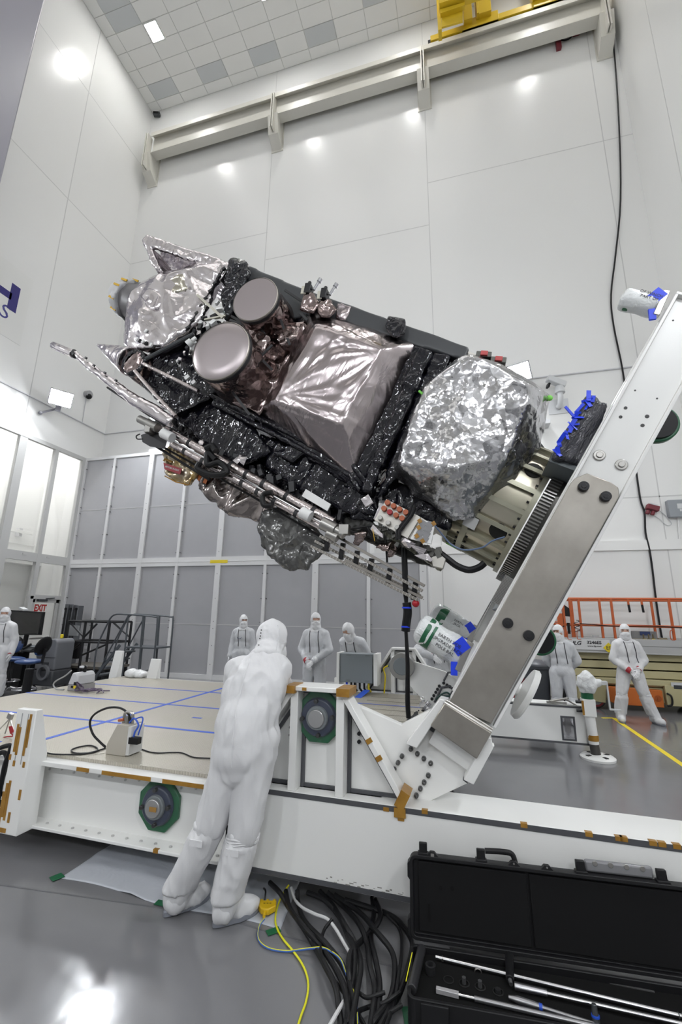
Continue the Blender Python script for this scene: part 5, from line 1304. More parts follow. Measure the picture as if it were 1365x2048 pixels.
# ---- the worker in front, seen from behind, leaning over the beam
def J3(px, py, y): return at(px,py,1,y)
W0 = V((-1.62,2.84,0))
j = dict(pel=J3(484,1484,2.80), chest=J3(510,1378,2.93), neck=J3(536,1302,3.06), head=J3(545,1276,3.12),
         shl=J3(474,1345,2.98), shr=J3(556,1340,3.02), ell=J3(470,1430,3.18), elr=J3(566,1392,3.22), wrl=J3(500,1440,3.42), wrr=J3(566,1408,3.50),
         hpl=J3(462,1510,2.80), hpr=J3(508,1510,2.82), knl=J3(424,1645,2.80), knr=J3(489,1660,2.82), anl=V((-1.80,2.80,.09)), anr=V((-1.46,2.80,.09)))
j = {n: p-W0 for n, p in j.items()}
# joints are already in room axes: sides are swapped because the worker faces away
P = bpy.data.objects.new('person', None); COL.objects.link(P); P.location = W0; tag(P, 'person in white hooded suit seen from behind, leaning over the dolly beam in the foreground', 'person')
bpy.context.view_layer.update()
up = (j['neck']-j['pel']).normalized(); sdv = (j['shr']-j['shl']).normalized(); fwv = up.cross(sdv)
R3 = M((tuple(sdv),tuple(fwv),tuple(up))).transposed()
m = MB()
ell(m, j['chest'], (.212,.135,.24), R3); ell(m, j['pel'].lerp(j['chest'],.5), (.198,.136,.26), R3); ell(m, j['pel']+fwv*.025, (.186,.125,.20), R3)
ell(m, j['shl'].lerp(j['shr'],.5), (.20,.105,.10), R3)
for s_ in 'lr':
    capsule(m, j['sh'+s_], j['el'+s_], .082, .066); capsule(m, j['el'+s_], j['wr'+s_], .066, .045)
    capsule(m, j['hp'+s_]+up*.10, j['kn'+s_], .128, .090); capsule(m, j['kn'+s_], j['an'+s_], .07, .06)
    capsule(m, j['sh'+s_], j['neck'].lerp(j['chest'],.25), .085, .085)
ell(m, j['pel']-up*.09+fwv*.06, (.15,.105,.15), R3); ell(m, j['pel']+up*.12-fwv*.0, (.190,.136,.24), R3)
capsule(m, j['neck']-up*.04, j['head'], .062, .07)
hf = V((.55,.78,-.12)).normalized(); Hm = basis(hf, (0,0,1)); Hm = M((tuple(Hm.col[0]),tuple(Hm.col[1]),tuple(Hm.col[2]))).transposed()
h = j['head']; ell(m, h, (.076,.092,.112), Hm); ell(m, h+Hm @ V((0,.088,-.012)), (.014,.016,.024), Hm)
me = remesh(m, .0105, 10, 'body')
displace(me, [(.007,(4,4,1.4),'fold'),(.013,(8,8,2.3),'fold'),(.007,(15,15,4.5),'fold')], 12)
me.materials.clear(); me.materials.append(SUIT); me.materials.append(SKIN)
nk = j['neck']+up*.06
for p in me.polygons:
    if (p.center-nk).dot(up) > 0: p.material_index = 1
body = link('body', me, P)
q = MB(); ell(q, h+Hm @ V((0,-.006,.006)), (.098,.116,.128), Hm); capsule(q, h-V((0,0,.05)), j['neck']-up*.0, .092, .098); ell(q, h+Hm @ V((0,.05,-.10)), (.08,.075,.075), Hm); ell(q, j['neck']-up*.035, (.12,.105,.06), R3)
hm = remesh(q, .008, 3, 'hood'); displace(hm, [(.007,(9,9,5),'fold'),(.003,(26,26,14),'fold')], 4)
bmh = bmesh.new(); bmh.from_mesh(hm); Hi = Hm.transposed(); kill = []
for f in bmh.faces:
    l = Hi @ (f.calc_center_median()-h)
    if l.y > .03 and abs(l.x) < .062 and -.014 < l.z < .034: kill.append(f)
bmesh.ops.delete(bmh, geom=kill, context='FACES'); bmh.to_mesh(hm); bmh.free(); setmat(hm, HOODM); hm.shade_smooth(); hd = link('hood', hm, P)
th = BVHTree.FromPolygons([v.co for v in hm.vertices], [p.vertices for p in hm.polygons])
tb = BVHTree.FromPolygons([v.co for v in me.vertices], [p.vertices for p in me.polygons])
def skin_px(tree, px, py, lift=.003):
    o = CAMP-W0; d = (at(px,py,1,3.0)-CAMP).normalized(); r_ = tree.ray_cast(o, d)
    return None if r_[0] is None else r_[0]-d*lift
for pts in (((556,1250),(558,1275),(553,1300)),((520,1247),(545,1252),(566,1258))):
    w_ = [skin_px(th,*p) for p in pts]; w_ = [p for p in w_ if p]
    if len(w_) > 2: MB().path(w_,.0028,6).build('hood_seam', HOODM, hd)
q = MB()
for px, py in ((523,1260),(522,1266),(521,1272),(520,1277),(518,1290)):
    p = skin_px(th,px,py)
    if p: q.ball(p,.0045,seg=8,ring=6)
q.build('hood_snap', BLACK, hd)
w_ = [skin_px(tb,*p) for p in ((500,1318),(492,1345),(484,1375),(476,1405),(470,1440),(466,1475),(464,1505),(463,1535))]; w_ = [p for p in w_ if p]
MB().path(w_,.004,6).build('back_seam', SUIT, body)
for s_ in (-1, 1):
    q = MB(); q.ball(h+Hm @ V((s_*.030,.083,.010)), .0125, (1.25,.8,.8)); q.build('eye', EYE, P)
for s_, sg in (('l',-1),('r',1)):
    hand('glove', P, j['wr'+s_], (.15,.8,-.35), (0,-.2,-1), -sg, .35)
    dd = (j['wr'+s_]-j['el'+s_]).normalized(); q = MB(); q.cyl(j['wr'+s_]-dd*.06,j['wr'+s_]+dd*.01,.048,.044,18); q.build('cuff', GLOVE, P)
    an = j['an'+s_]; kn = j['kn'+s_]
    td = V((.52,.85)) if s_ == 'l' else V((.62,.78))
    ob = shoe(P, (an.x,an.y,0), td, SUIT, tie=kn.lerp(an,.07), vox=.009)
    tie = kn.lerp(an,.07); q = MB(); ad_ = (an-kn).normalized(); sx = V((1,0,0)); sy = ad_.cross(sx)
    for o_ in (0,.012,.022): q.tube([tie+ad_*(o_+.006*math.sin(3*a+o_*90))+(sx*math.cos(a)+sy*math.sin(a))*(.099) for a in np.linspace(0,2*PI,25)],.006,6)
    q.build('boot_tie', SUIT, ob)
    q = MB(); c = tie+ad_*.05+V((0.0,-.108,0)); q.cbox(c,(.085,.006,.035),rz=.0); q.build('boot_strap', HOODM, ob)
# ================================================================ equipment around the hall
# scissor lift
LY_ = 10.65
CREAM = mat('cream_lift_paint', (.52,.47,.27), .45, var=(2, .4, (.46,.415,.235)))
ORG = mat('orange_rail_paint', (.50,.10,.02), .4)
ALUM = mat('aluminium_deck', (.50,.50,.50), .4, .6)
TYRE = mat('dark_tyre', (.03,.03,.03), .7)
x0, x1 = 1.95, 4.75
lf = fthing('scissor_lift', 'cream and orange scissor lift parked against the back wall at the right', 'scissor lift', ROOM, (3.3,11.2,0))
y0, y1 = LY_, 11.75
def LP(px, py, y=LY_): return at(px,py,1,y)
m = MB(); m.box((x0+.08,y0+.12,.16),(x1,y1-.1,.45)); m.build('chassis', CREAM, lf, bevel=.012)
m = MB(); m.prism([(LP(1160,1400).x,y0+.02,.17),(LP(1213,1400).x,y0+.02,.12),(LP(1213,1360).x,y0+.02,.50),(LP(1160,1362).x,y0+.02,.50)],(0,.2,0)); m.box((LP(1150,1360).x,y0+.03,.50),(x1,y0+.25,.60)); m.box((LP(1332,1380).x,y0,.14),(x1,y0+.2,.52)); m.build('side_panel', CREAM, lf, bevel=.01)
m = MB(); p, q = LP(1218,1375), LP(1330,1412); m.prism([(p.x,y0,.45),(q.x,y0,.42),(q.x,y0,.10),(p.x+.1,y0,.11),(p.x,y0,.16)],(0,.15,0)); od = m.build('battery_door', mat('orange_door_paint', (.55,.14,.02), .45), lf, bevel=.012)
m = MB(); c = LP(1317,1397); m.cyl((c.x,y0-.012,c.z),(c.x,y0,c.z),.06); m.cbox((c.x,y0-.015,c.z),(.02,.02,.07)); m.build('door_latch', mat('dark_orange', (.35,.08,.01), .5), od)
for z in (1.12, .95, .78, .62):
    m = MB(); m.box((x0+.25,y0+.12,z-.155),(x1,y1-.12,z-.012)); m.build('scissor_arm', CREAM, lf, bevel=.008)
m = MB()
for xx in (x0+.6, x1-.25):
    for yy in (y0+.08, y1-.25): m.cyl((xx,yy,.20),(xx,yy+.17,.20),.20,.20,28)
m.build('wheel', TYRE, lf, bevel=.015)
m = MB()
for xx in (x0+.6, x1-.25): m.cyl((xx,y0+.07,.20),(xx,y0+.085,.20),.165,.16,28)
m.build('wheel_rim', mat('red_rim', (.28,.02,.03), .5), lf)
m = MB(); m.cyl((x0+.6,y0+.065,.20),(x0+.6,y0+.08,.20),.13,.12,24); m.build('wheel_hub', mat('grey_hub', (.28,.28,.28), .5), lf)
m = MB(); m.box((x0+.06,y0,1.12),(x1,y1,1.26)); m.box((x0+.06,y0-.03,1.10),(x1,y0,1.13)); m.box((x0+.06,y0-.015,1.26),(x1,y0+.03,1.40)); m.box((x0+.06,y1-.03,1.26),(x1,y1,1.40)); dkk = m.build('platform', ALUM, lf, bevel=.005)
m = MB(); p, q = LP(1132,1288), LP(1222,1304); m.box((x0+.08,y0-.025,1.16),(q.x,y0-.016,1.37)); sg = m.build('sign_plate', mat('sign_grey_white', (.66,.66,.66), .4), lf)
INK = mat('black_ink')
c = LP(1154,1293); text('logo_lettering', 'JLG', .10, INK, sg, face_mx((c.x,y0-.027,1.285),(1,0,0),(0,0,1)), .001, shear=.25, bold=.004, sx=1.15)
c = LP(1189,1291); text('model_lettering', '3246ES', .085, INK, sg, face_mx((c.x,y0-.027,1.305),(1,0,0),(0,0,1)), .001, bold=.003, sx=1.1)
text('web_lettering', 'www.jlg.com', .042, INK, sg, face_mx((c.x,y0-.027,1.235),(1,0,0),(0,0,1)), .001, bold=.001, sx=1.2)
c = LP(1218,1296); m = MB(); r = .11; m.prism([(c.x-r,y0-.03,c.z),(c.x,y0-.03,c.z-r),(c.x+r,y0-.03,c.z),(c.x,y0-.03,c.z+r)],(0,.004,0)); ee = m.build('diamond_sign', YTAPE, sg)
text('sign_lettering', 'EE', .11, INK, ee, face_mx((c.x,y0-.033,c.z),(1,0,0),(0,0,1)), .001)
TZ, MZ = 2.215, 1.71
rl = MB()
for yy in (y0+.02, y1-.05):
    rl.tube([(x0-.02,yy,TZ),(x1,yy,TZ)],.024,8); rl.tube([(x0-.02,yy,MZ-.05),(x1,yy,MZ-.06)],.022,8)
rl.tube([(x0-.02,y0+.02,TZ),(x0-.02,y1-.05,TZ)],.024,8); rl.tube([(x0+.04,y0+.0,MZ),(x0+.04,y1-.05,MZ)],.022,8)
rl.build('guard_rail', ORG, lf)
for px in (1130, 1144, 1162, 1204, 1228, 1345):
    x = LP(px,1240).x; m = MB(); m.bar((x,y0+.02,1.30),(x,y0+.02,TZ),.045,.045); m.build('rail_post', ORG, lf, bevel=.006)
for px in (1145, 1170, 1350):
    x = LP(px,1240).x; m = MB(); m.bar((x,y1-.05,1.30),(x,y1-.05,TZ),.045,.045); m.build('rail_post', ORG, lf, bevel=.006)
for px in (1258, 1285):
    x = LP(px,1210).x; m = MB(); m.bar((x,y0,TZ),(x,y0,TZ-.13),.035,.03); m.build('rail_bracket', ORG, lf); m = MB(); m.cyl((x,y0,TZ-.12),(x+.01,y0,TZ-.28),.022,.022,10); m.build('rail_grip', BLACK, lf)
for px in (1144, 1163, 1350):
    c = LP(px,1270); m = MB(); m.path([c+V((-.0,-.02,.08)),c+V((-.07,-.02,.08)),c+V((-.08,-.02,-.08)),c+V((-.01,-.02,-.1))],.008,6); m.build('gate_loop', ORG, lf)
c = LP(1133,1226); m = MB(); m.hull([c+V(p) for p in ((-.05,0,.2),(.12,.0,.06),(.12,0,-.08),(-.06,0,-.06),(-.05,.2,.2),(.12,.2,.02),(-.06,.2,-.06))]); m.box((c.x-.08,y0,c.z-.3),(c.x-.02,y0+.1,c.z)); cb = m.build('control_console', BLACK, lf, bevel=.006)
m = MB(); c2 = LP(1138,1258); m.cyl((c2.x,y0-.03,c2.z+.13),(c2.x,y0-.03,c2.z-.1),.03,.025,10); m.build('hanging_pendant', BLACK, lf)
c3 = LP(1154,1250); q = MB()
for k in range(14): a = k*1.25; q.tube([(c3.x+.05*math.sin(a+t),y0-.03+.03*math.cos(a+t),c3.z+.1-.018*k-.006*t) for t in (0,.6,1.2)],.008,6)
q.build('coiled_cord', RUBBER, lf)
m = MB(); c = LP(1120,1225); m.box((c.x-.06,y0-.02,c.z-.28),(c.x+.05,y0,c.z+.25)); m.build('control_plate', ORG, lf); m = MB(); m.box((c.x-.02,y0-.024,c.z-.02),(c.x+.04,y0-.02,c.z+.1)); m.build('notice_plate', LG, lf)
p, q = LP(1264,1262,11.5), LP(1317,1285,11.5); m = MB(); m.box((p.x,11.5,q.z),(q.x,11.56,p.z)); tb_ = m.build('gauge_board', mat('board_grey', (.22,.22,.22), .5), lf); m = MB(); c = LP(1291,1267,11.5); m.box((c.x-.1,11.49,c.z-.04),(c.x+.1,11.5,c.z+.04)); m.build('gauge_plate', mat('plate_navy', (.03,.05,.14), .4), tb_)
m = MB(); a, b = LP(1265,1281,11.2), LP(1335,1281,11.2); m.cyl(a,b,.03,.03,12); m.cyl(a,a.lerp(b,.3),.045,.045,12); m.cyl(a.lerp(b,.75),b,.05,.055,12)
for t in (.35,.5,.62): p = a.lerp(b,t); m.cbox(p,(.05,.06,.09)); m.cyl(p,p+V((0,0,.13)),.015)
m.build('valve_pipe', mat('brass_dark', (.20,.17,.11), .4, .7), lf, bevel=.003)
m = MB()
for t in (.36,.6): p = a.lerp(b,t)+V((0,-.05,0)); m.cbox(p,(.06,.02,.07))
m.build('valve_tag', YTAPE, lf)
m = MB(); c = LP(1350,1368); m.box((c.x-.06,y0-.004,c.z-.05),(c.x+.14,y0,c.z+.03)); m.build('warning_decal', LG, lf); m = MB(); m.box((c.x-.02,y0-.006,c.z-.09),(c.x+.12,y0-.002,c.z-.02)); m.build('dark_decal', DARKM, lf)
m = MB(); m.path([LP(1333,1386)+V((0,-.03,0)),LP(1341,1392)+V((0,-.06,0)),LP(1343,1408)+V((0,-.05,0)),LP(1335,1412)+V((0,-.02,0))],.018,8); m.build('hose', RUBBER, lf)
m = MB(); m.path([LP(1160,1247)+V((0,-.03,0)),LP(1230,1252)+V((0,-.03,0)),LP(1300,1252)+V((0,-.03,0)),LP(1365,1255)+V((0,-.03,0))],.010,6); m.build('rail_cable', RUBBER, lf)
m = MB(); m.cbox((LP(1196,1280).x,y0+.1,1.43),(.12,.06,.05)); m.build('rail_lug', ALUM, lf)
# grey waste bin and red cabinet
bn = fthing('waste_bin', 'dark grey round waste bin standing by the back wall left of the lift', 'waste bin', ROOM, (1.38,10.2,0))
m = MB(); m.lathe([(.001,0),(.21,0),(.25,.78),(.275,.79),(.275,.85),(.25,.855)], M.Translation(V((1.38,10.2,0))), 36); m.build('bin_body', mat('bin_grey', (.055,.06,.07), .5), bn)
m = MB(); m.lathe([(.001,.97),(.16,.95),(.255,.88),(.265,.85)], M.Translation(V((1.38,10.2,0))), 36); m.build('liner_bag', mat('bin_liner', (.10,.105,.12), .3, bump=[('ridge',9,.5,.02)]), bn)
m = MB(); m.box((1.80,10.0,0),(2.0,10.3,.86)); m.box((1.62,9.98,.3),(1.8,10.2,.6)); m.build('bin_dolly', BLACK, bn, bevel=.01)
t = thing('red_cabinet', 'low red cabinet half hidden behind the waste bin', 'cabinet', loc=(1.05,10.7,0))
MB().box((-.25,-.2,0),(.25,.2,.62)).build('body', REDM, t, bevel=.01); MB().box((-.22,-.21,.08),(.2,-.2,.58)).build('door', mat('red_door', (.30,.01,.015), .4), t, bevel=.006)
# recess and sockets on the back wall behind the two watching people
a, b = at(866,1243,1,YB), at(888,1300,1,YB)
t = fthing('wall_niche', 'grey recessed wall panel beside the partition end', 'panel', ROOM, V((b.x,YB,b.z)))
MB().box((a.x,YB-.02,.9),(b.x,YB,a.z)).build('panel', mat('niche_grey', (.25,.25,.26), .5), t); q = MB()
for lo, hi in (((a.x-.05,YB-.05,.9),(a.x,YB,a.z+.05)),((b.x,YB-.05,.9),(b.x+.05,YB,a.z+.05)),((a.x,YB-.05,a.z),(b.x,YB,a.z+.05))): q.box(lo,hi)
q.build('frame', WPAINT, t)
c = at(897,1267,1,YB); t = thing('wall_socket', 'black wall socket block beside the grey recessed panel', 'socket', loc=c)
MB().box((-.12,-.06,-.12),(.12,0,.12)).build('body', BLACK, t, bevel=.01); MB().cyl((.02,-.075,0),(.02,-.06,0),.03).build('plug', ORC, t)
# steel post of the partition end is part of the partition; now the left background
GT = mat('grey_tube', (.085,.095,.105), .4, .3)
def tubes(mb, segs, r):
    for a, b in segs: mb.tube([a,b], r, 8)
# rolling ladder
ly = 8.45
ld = fthing('rolling_ladder', 'grey tubular rolling ladder standing before the partition', 'ladder', ROOM, (at(270,1370,1,ly).x,ly,0))
def T(px, py, y=ly): return at(px,py,1,y)
for dy in (0, .55):
    m = MB(); a = T(231,1230); top = [T(183,1390),T(190,1310),T(212,1255),T(229,1229),T(258,1229)]
    m.path([p+V((0,dy,0)) for p in [T(186,1365),T(193,1300),T(213,1252),T(228,1230),T(258,1229)]],.018,8,4); m.tube([T(258,1229)+V((0,dy,0)),T(214,1310)+V((0,dy,0)),T(190,1362)+V((0,dy,0))],.016,8); m.build('hand_rail', GT, ld)
    m = MB(); m.path([T(258,1229)+V((0,dy,0)),T(285,1231)+V((0,dy,0)),T(311,1234)+V((0,dy,0)),T(315,1240)+V((0,dy,0)),T(309,1310)+V((0,dy,0)),V((T(309,1310).x,ly+dy,.05))],.018,8,4); m.build('back_post', GT, ld)
    m = MB(); m.tube([T(287,1231)+V((0,dy,0)),V((T(281,1330).x,ly+dy,.05))],.022,8); m.tube([T(257,1229)+V((0,dy,0)),V((T(248,1330).x,ly+dy,.05))],.016,8); m.build('platform_leg', GT, ld)
    m = MB(); p, q_ = T(240,1290)+V((0,dy,0)), V((T(168,1400).x,ly+dy,.08)); m.bar(p,q_,.03,.06); m.build('stringer', GT, ld)
m = MB(); c = T(252,1293); d_ = T(311,1293); m.box((c.x,ly-.02,c.z-.03),(d_.x,ly+.57,c.z)); m.build('platform', GT, ld)
p, q_ = T(240,1290), V((T(168,1400).x,ly,.08))
for k in range(1, 6):
    t_ = k/6; c = p.lerp(q_,t_); m = MB(); m.box((c.x-.12,ly,c.z-.02),(c.x+.10,ly+.55,c.z+.01)); m.build('step', GT, ld)
m = MB()
for px in (281, 309, 248): 
    for dy in (0,.55): m.cyl((T(px,1330).x-.02,ly+dy,.04),(T(px,1330).x+.02,ly+dy,.04),.04)
m.build('caster', BLACK, ld)
# black access scaffold
sy = 9.2
sc_ = fthing('work_scaffold', 'black braced work stand with a flat deck left of the rolling ladder', 'work stand', ROOM, (at(180,1380,1,sy).x,sy,0))
def U(px, py, y=sy): return at(px,py,1,y)
xa, xb, xc = U(138,1242).x, U(172,1242).x, U(220,1245).x
zt, zm, zb = U(172,1243).z, U(172,1284).z, .62
for x, y in ((xa,sy),(xb,sy),(xa,sy+.75),(xc,sy+.75),(xc,sy)):
    m = MB(); m.tube([(x,y,.04),(x,y,zt)],.032,10); m.build('upright', BLACKM, sc_)
m = MB()
for z in (zt, zm):
    m.tube([(xa,sy,z),(xc,sy,z)],.026,8); m.tube([(xa,sy+.75,z),(xc,sy+.75,z)],.026,8); m.tube([(xa,sy,z),(xa,sy+.75,z)],.026,8); m.tube([(xc,sy,z),(xc,sy+.75,z)],.026,8)
m.build('rail', BLACKM, sc_)
m = MB(); tubes(m, (((xa,sy,zt),(xb,sy,zm+.12)),((xb,sy,zm),(xa,sy,zb+.05)),((xb,sy,zb+.1),(xc,sy,zm-.03)),((xb+.1,sy+.75,zt),(xc,sy+.75,zm+.1)),((xb,sy,zm+.1),(xb+.35,sy,zt-.05))), .024); m.build('brace', BLACKM, sc_)
m = MB(); m.box((xa-.02,sy-.02,zb-.2),(xc+.05,sy+.8,zb-.14)); m.build('deck', mat('stand_deck', (.10,.09,.075), .5), sc_)
m = MB(); m.box((xa,sy,.08),(xc,sy+.75,zb-.2)); m.build('base_cabinet', BLACK, sc_, bevel=.01)
m = MB(); c = U(152,1300,sy+.4); m.cbox((c.x,sy+.4,c.z),(.30,.2,.42)); sp_ = m.build('tool_bag', BLACK, sc_, bevel=.03)
m = MB(); c = U(150,1298); m.cbox((c.x,sy+.29,c.z+.02),(.12,.01,.06)); m.build('bag_label', LG, sp_)
m = MB(); c = U(146,1262,sy+.4); m.box((c.x-.18,sy+.4,c.z-.12),(c.x+.16,sy+.44,c.z+.14)); m.build('paper_board', mat('board_paper', (.36,.37,.38), .6), sc_)
# tall lift masts behind the screen
for k, px in enumerate((129, 139, 150)):
    mc = at(px,1260,1,10.6); t = fthing('lift_mast', ('leftmost','middle','rightmost')[k]+' of three upright grey masts standing in the partition corner', 'mast', ROOM, (mc.x,10.6,0), 'upright masts')
    m = MB(); m.box((mc.x-.06,10.55,0),(mc.x+.05,10.75,1.98-.02*k)); m.build('mast', mat('mast_grey', (.13,.135,.145), .4, .4), t, bevel=.008)
    m = MB(); m.box((mc.x-.035,10.54,.2),(mc.x+.02,10.55,1.85)); m.build('slide', BLACKM, t)
    m = MB(); m.cyl((mc.x-.01,10.53,1.84),(mc.x-.01,10.55,1.84),.04); m.build('pulley', BLACK, t)
# floor scrubber
fy = 8.7; c = at(110,1310,1,fy)
fs = fthing('floor_scrubber', 'grey upright floor scrubber with a yellow knob behind the blue chair', 'floor scrubber', ROOM, (c.x,fy,0))
SCG = mat('scrubber_grey', (.16,.165,.18), .4)
m = MB(); P_ = [(-.32,.45),(-.30,.95),(-.12,1.13),(.18,1.15),(.26,1.08),(.26,.45)]
m.prism([(c.x+x,fy-.22,z) for x, z in P_],(0,.5,0)); bd = m.build('tank', SCG, fs, bevel=.035, seg=3)
m = MB(); m.prism([(c.x+x,fy-.24,z) for x, z in ((-.45,.1),(-.4,.42),(.26,.45),(.3,.1))],(0,.54,0)); m.build('base', mat('scrubber_base', (.055,.058,.065), .5), fs, bevel=.03)
m = MB(); c2 = at(86,1345,1,fy-.26); m.lathe([(.12,-.03),(.17,-.03),(.17,.03),(.12,.03),(.12,-.03)], M.Translation(c2) @ M.Rotation(R(90),4,'X'), 28); m.build('hose_loop', SCG, fs)
m = MB(); m.cyl((c.x+.12,fy,1.15),(c.x+.12,fy,1.24),.035); m.build('yellow_knob', YTAPE, fs, bevel=.008)
m = MB(); m.box((c.x-.30,fy-.228,.72),(c.x+.26,fy-.22,.735)); m.box((c.x-.10,fy-.228,.5),(c.x+.1,fy-.222,.62)); m.build('panel_groove', DARKM, bd)
# screen on a wheeled cart with a desk phone
cy = 8.7
cs = fthing('computer_cart', 'black wheeled computer cart with a big dark flat screen at the left', 'computer cart', ROOM, (at(52,1330,1,cy).x,cy,0))
p, q_ = at(19,1221,1,cy), at(84,1270,1,cy)
pa, pb, pc, pd = at(19,1220,1,cy), at(86,1224,1,cy-.35), at(79,1270,1,cy-.35), at(22,1270,1,cy)
m = MB(); m.prism([pa,pb,pc,pd],(.02,.05,0)); s_ = m.build('screen', BLACK, cs, bevel=.006)
e1, e2 = pb-pa, pd-pa; nn = e1.cross(e2).normalized(); nn = nn if nn.y < 0 else -nn
m = MB(); m.prism([pa+e1*.03+e2*.05+nn*.002,pb-e1*.03+e2*.05+nn*.002,pc-e1*.03-e2*.05+nn*.002,pd+e1*.03-e2*.05+nn*.002],-nn*.004); m.build('screen_glass', mat('screen_glass', (.008,.008,.009), .08), s_)
c = at(47,1218,1,cy-.15); m = MB(); m.cbox(c,(.26,.12,.05),ry=.2,rz=-.3); m.build('webcam', LG, cs, bevel=.01)
c = at(52,1300,1,cy); m = MB(); m.box((c.x-.42,cy-.35,c.z-.04),(c.x+.35,cy+.3,c.z)); m.build('work_surface', BLACK, cs, bevel=.006)
m = MB(); m.box((c.x-.3,cy-.1,.12),(c.x-.1,cy+.2,c.z)); m.box((c.x-.45,cy-.2,.05),(c.x+.2,cy+.3,.6)); m.bar((c.x-.15,cy+.05,c.z),(c.x-.1,cy+.05,1.4),.1,.06); m.build('cabinet', BLACK, cs, bevel=.01)
for dx, dy in ((-.4,-.15),(.15,-.15),(-.4,.25),(.15,.25)): MB().cyl((c.x+dx-.02,cy+dy,.04),(c.x+dx+.02,cy+dy,.04),.04).build('caster', BLACK, cs)
c = at(62,1283,1,cy-.25); pz = at(52,1300,1,cy).z
t = thing('desk_phone', 'dark desk phone standing on the computer cart beside the screen', 'telephone', loc=(c.x,c.y,pz)); m = MB(); m.prism([(-.13,-.1,.0),(.13,-.1,.0),(.13,.1,.14),(-.13,.1,.14)],(0,.01,-.0)); m.hull([V(p) for p in ((-.13,-.1,0),(.13,-.1,0),(.13,.1,0),(-.13,.1,0),(-.13,.1,.13),(.13,.1,.13),(-.13,-.1,.03),(.13,-.1,.03))]); m.build('base', DARKM, t, bevel=.006); m = MB(); m.bar((-.10,-.09,.06),(-.10,.1,.16),.05,.04); m.build('handset', BLACK, t, bevel=.01); m = MB(); m.cbox((.06,.03,.115),(.12,.06,.004),rx=.55); m.build('display', GREYM, t)
# lab stools in blue vinyl
VIN = mat('blue_vinyl', (.018,.055,.18), .4)
CH = mat('stool_chrome', (.55,.55,.57), .2, 1.0)
def stool(px, py, y, rz, label, seat_z=None):
    c = at(px,py,1,y); sz = c.z; t = fthing('lab_stool', label, 'stool', ROOM, (c.x,y,0)); x = c.x
    Rz = M.Translation(V((x,y,0))) @ M.Rotation(rz,4,'Z')
    m = MB(); m.ball(V((0,0,0)),1,(.25,.24,.055)); me = m.mesh('seat'); me.transform(Rz @ M.Translation(V((0,0,sz)))); setmat(me,VIN); me.shade_smooth(); link('seat', me, t)
    m = MB(); m.ball(V((0,0,0)),1,(.045,.20,.20)); me = m.mesh('backrest'); me.transform(Rz @ M.Translation(V((.27,0,sz+.30))) @ M.Rotation(.3,4,'Y')); setmat(me,BLACK,VIN); me.shade_smooth()
    for p_ in me.polygons: p_.material_index = 1 if (Rz.inverted() @ p_.center).x < .25 else 0
    link('backrest', me, t)
    m = MB(); m.bar(Rz @ V((.12,0,sz-.04)), Rz @ V((.30,0,sz-.02)),.06,.02); m.bar(Rz @ V((.30,0,sz-.02)), Rz @ V((.33,0,sz+.25)),.06,.02); m.build('back_bar', BLACKM, t)
    m = MB(); m.cyl((x,y,.12),(x,y,sz-.04),.035,.03); m.build('gas_column', BLACKM, t)
    m = MB(); rr = [V((x+.20*math.cos(a),y+.20*math.sin(a),.28)) for a in np.linspace(0,2*PI,29)]; m.tube(rr,.012,8)
    for k in range(3): a = k*2.1; m.tube([(x,y,.28),(x+.2*math.cos(a),y+.2*math.sin(a),.28)],.008,6)
    m.build('foot_ring', CH, t)
    for k in range(5):
        a = k*2*PI/5+.3; m = MB(); m.tube([(x,y,.14),(x+.15*math.cos(a),y+.15*math.sin(a),.12),(x+.31*math.cos(a),y+.31*math.sin(a),.075)],[.025,.022,.015],8); lg_ = m.build('leg', CH, t)
        m = MB(); ex, ey = x+.31*math.cos(a), y+.31*math.sin(a); m.cyl((ex-.018,ey,.032),(ex+.018,ey,.032),.03,.03,12); m.build('caster', BLACK, lg_)
stool(58,1323,7.2,.1,'blue vinyl lab stool with chrome base in front of the floor scrubber')
stool(26,1318,7.9,2.6,'blue vinyl lab stool pushed in by the person at the left edge')
t = fthing('stanchion', 'short black cylindrical stand before the blue stool', 'stand', ROOM, V((at(60,1360,1,6.9).x,6.9,0)))
c = at(60,1337,1,6.9); MB().cyl((c.x,6.9,.03),(c.x,6.9,c.z),.075,.075,24).build('barrel', BLACK, t, bevel=.01); MB().cyl((c.x,6.9,0),(c.x,6.9,.03),.16,.15,28).build('base', BLACKM, t, bevel=.006)
# ---- things on the deck
def on_deck(px, py): return G(px,py,ZT+.001,DOLLY)
BEI = mat('beige_case', (.46,.43,.37), .45)
a, b = on_deck(211,1508), on_deck(268,1506); y = a.y
w_ = b.x-a.x
t = fthing('purge_monitor', 'beige sloping instrument box with a looping black hose on the deck', 'instrument box', DOLLY, (a.x+w_/2,y,ZT))
hz = D(268,1452,y).z; m = MB(); pr = [(a.x,y,ZT),(b.x,y,ZT),(b.x,y,hz),(a.x+w_*.42,y,hz),(a.x,y,ZT+(hz-ZT)*.32)]
m.prism(pr,(0,.16,0)); cs_ = m.build('case', BEI, t, bevel=.004)
m = MB(); m.box((b.x,y+.0,ZT+.01),(b.x+.03,y+.15,hz-.01)); m.build('end_panel', mat('panel_white', (.62,.62,.6), .4), t); m = MB(); m.cbox((b.x+.06,y+.02,ZT+(hz-ZT)*.52),(.09,.05,.05)); m.build('plug_block', BLACK, t, bevel=.004)
m = MB(); m.bar((b.x-.06,y+.05,hz),(b.x-.06,y+.05,hz+.06),.03,.03); m.path([(b.x-.10,y+.05,hz),(b.x-.09,y+.05,hz+.08),(b.x-.02,y+.05,hz+.08),(b.x-.01,y+.05,hz)],.012,6); m.build('carry_handle', STEEL, t)
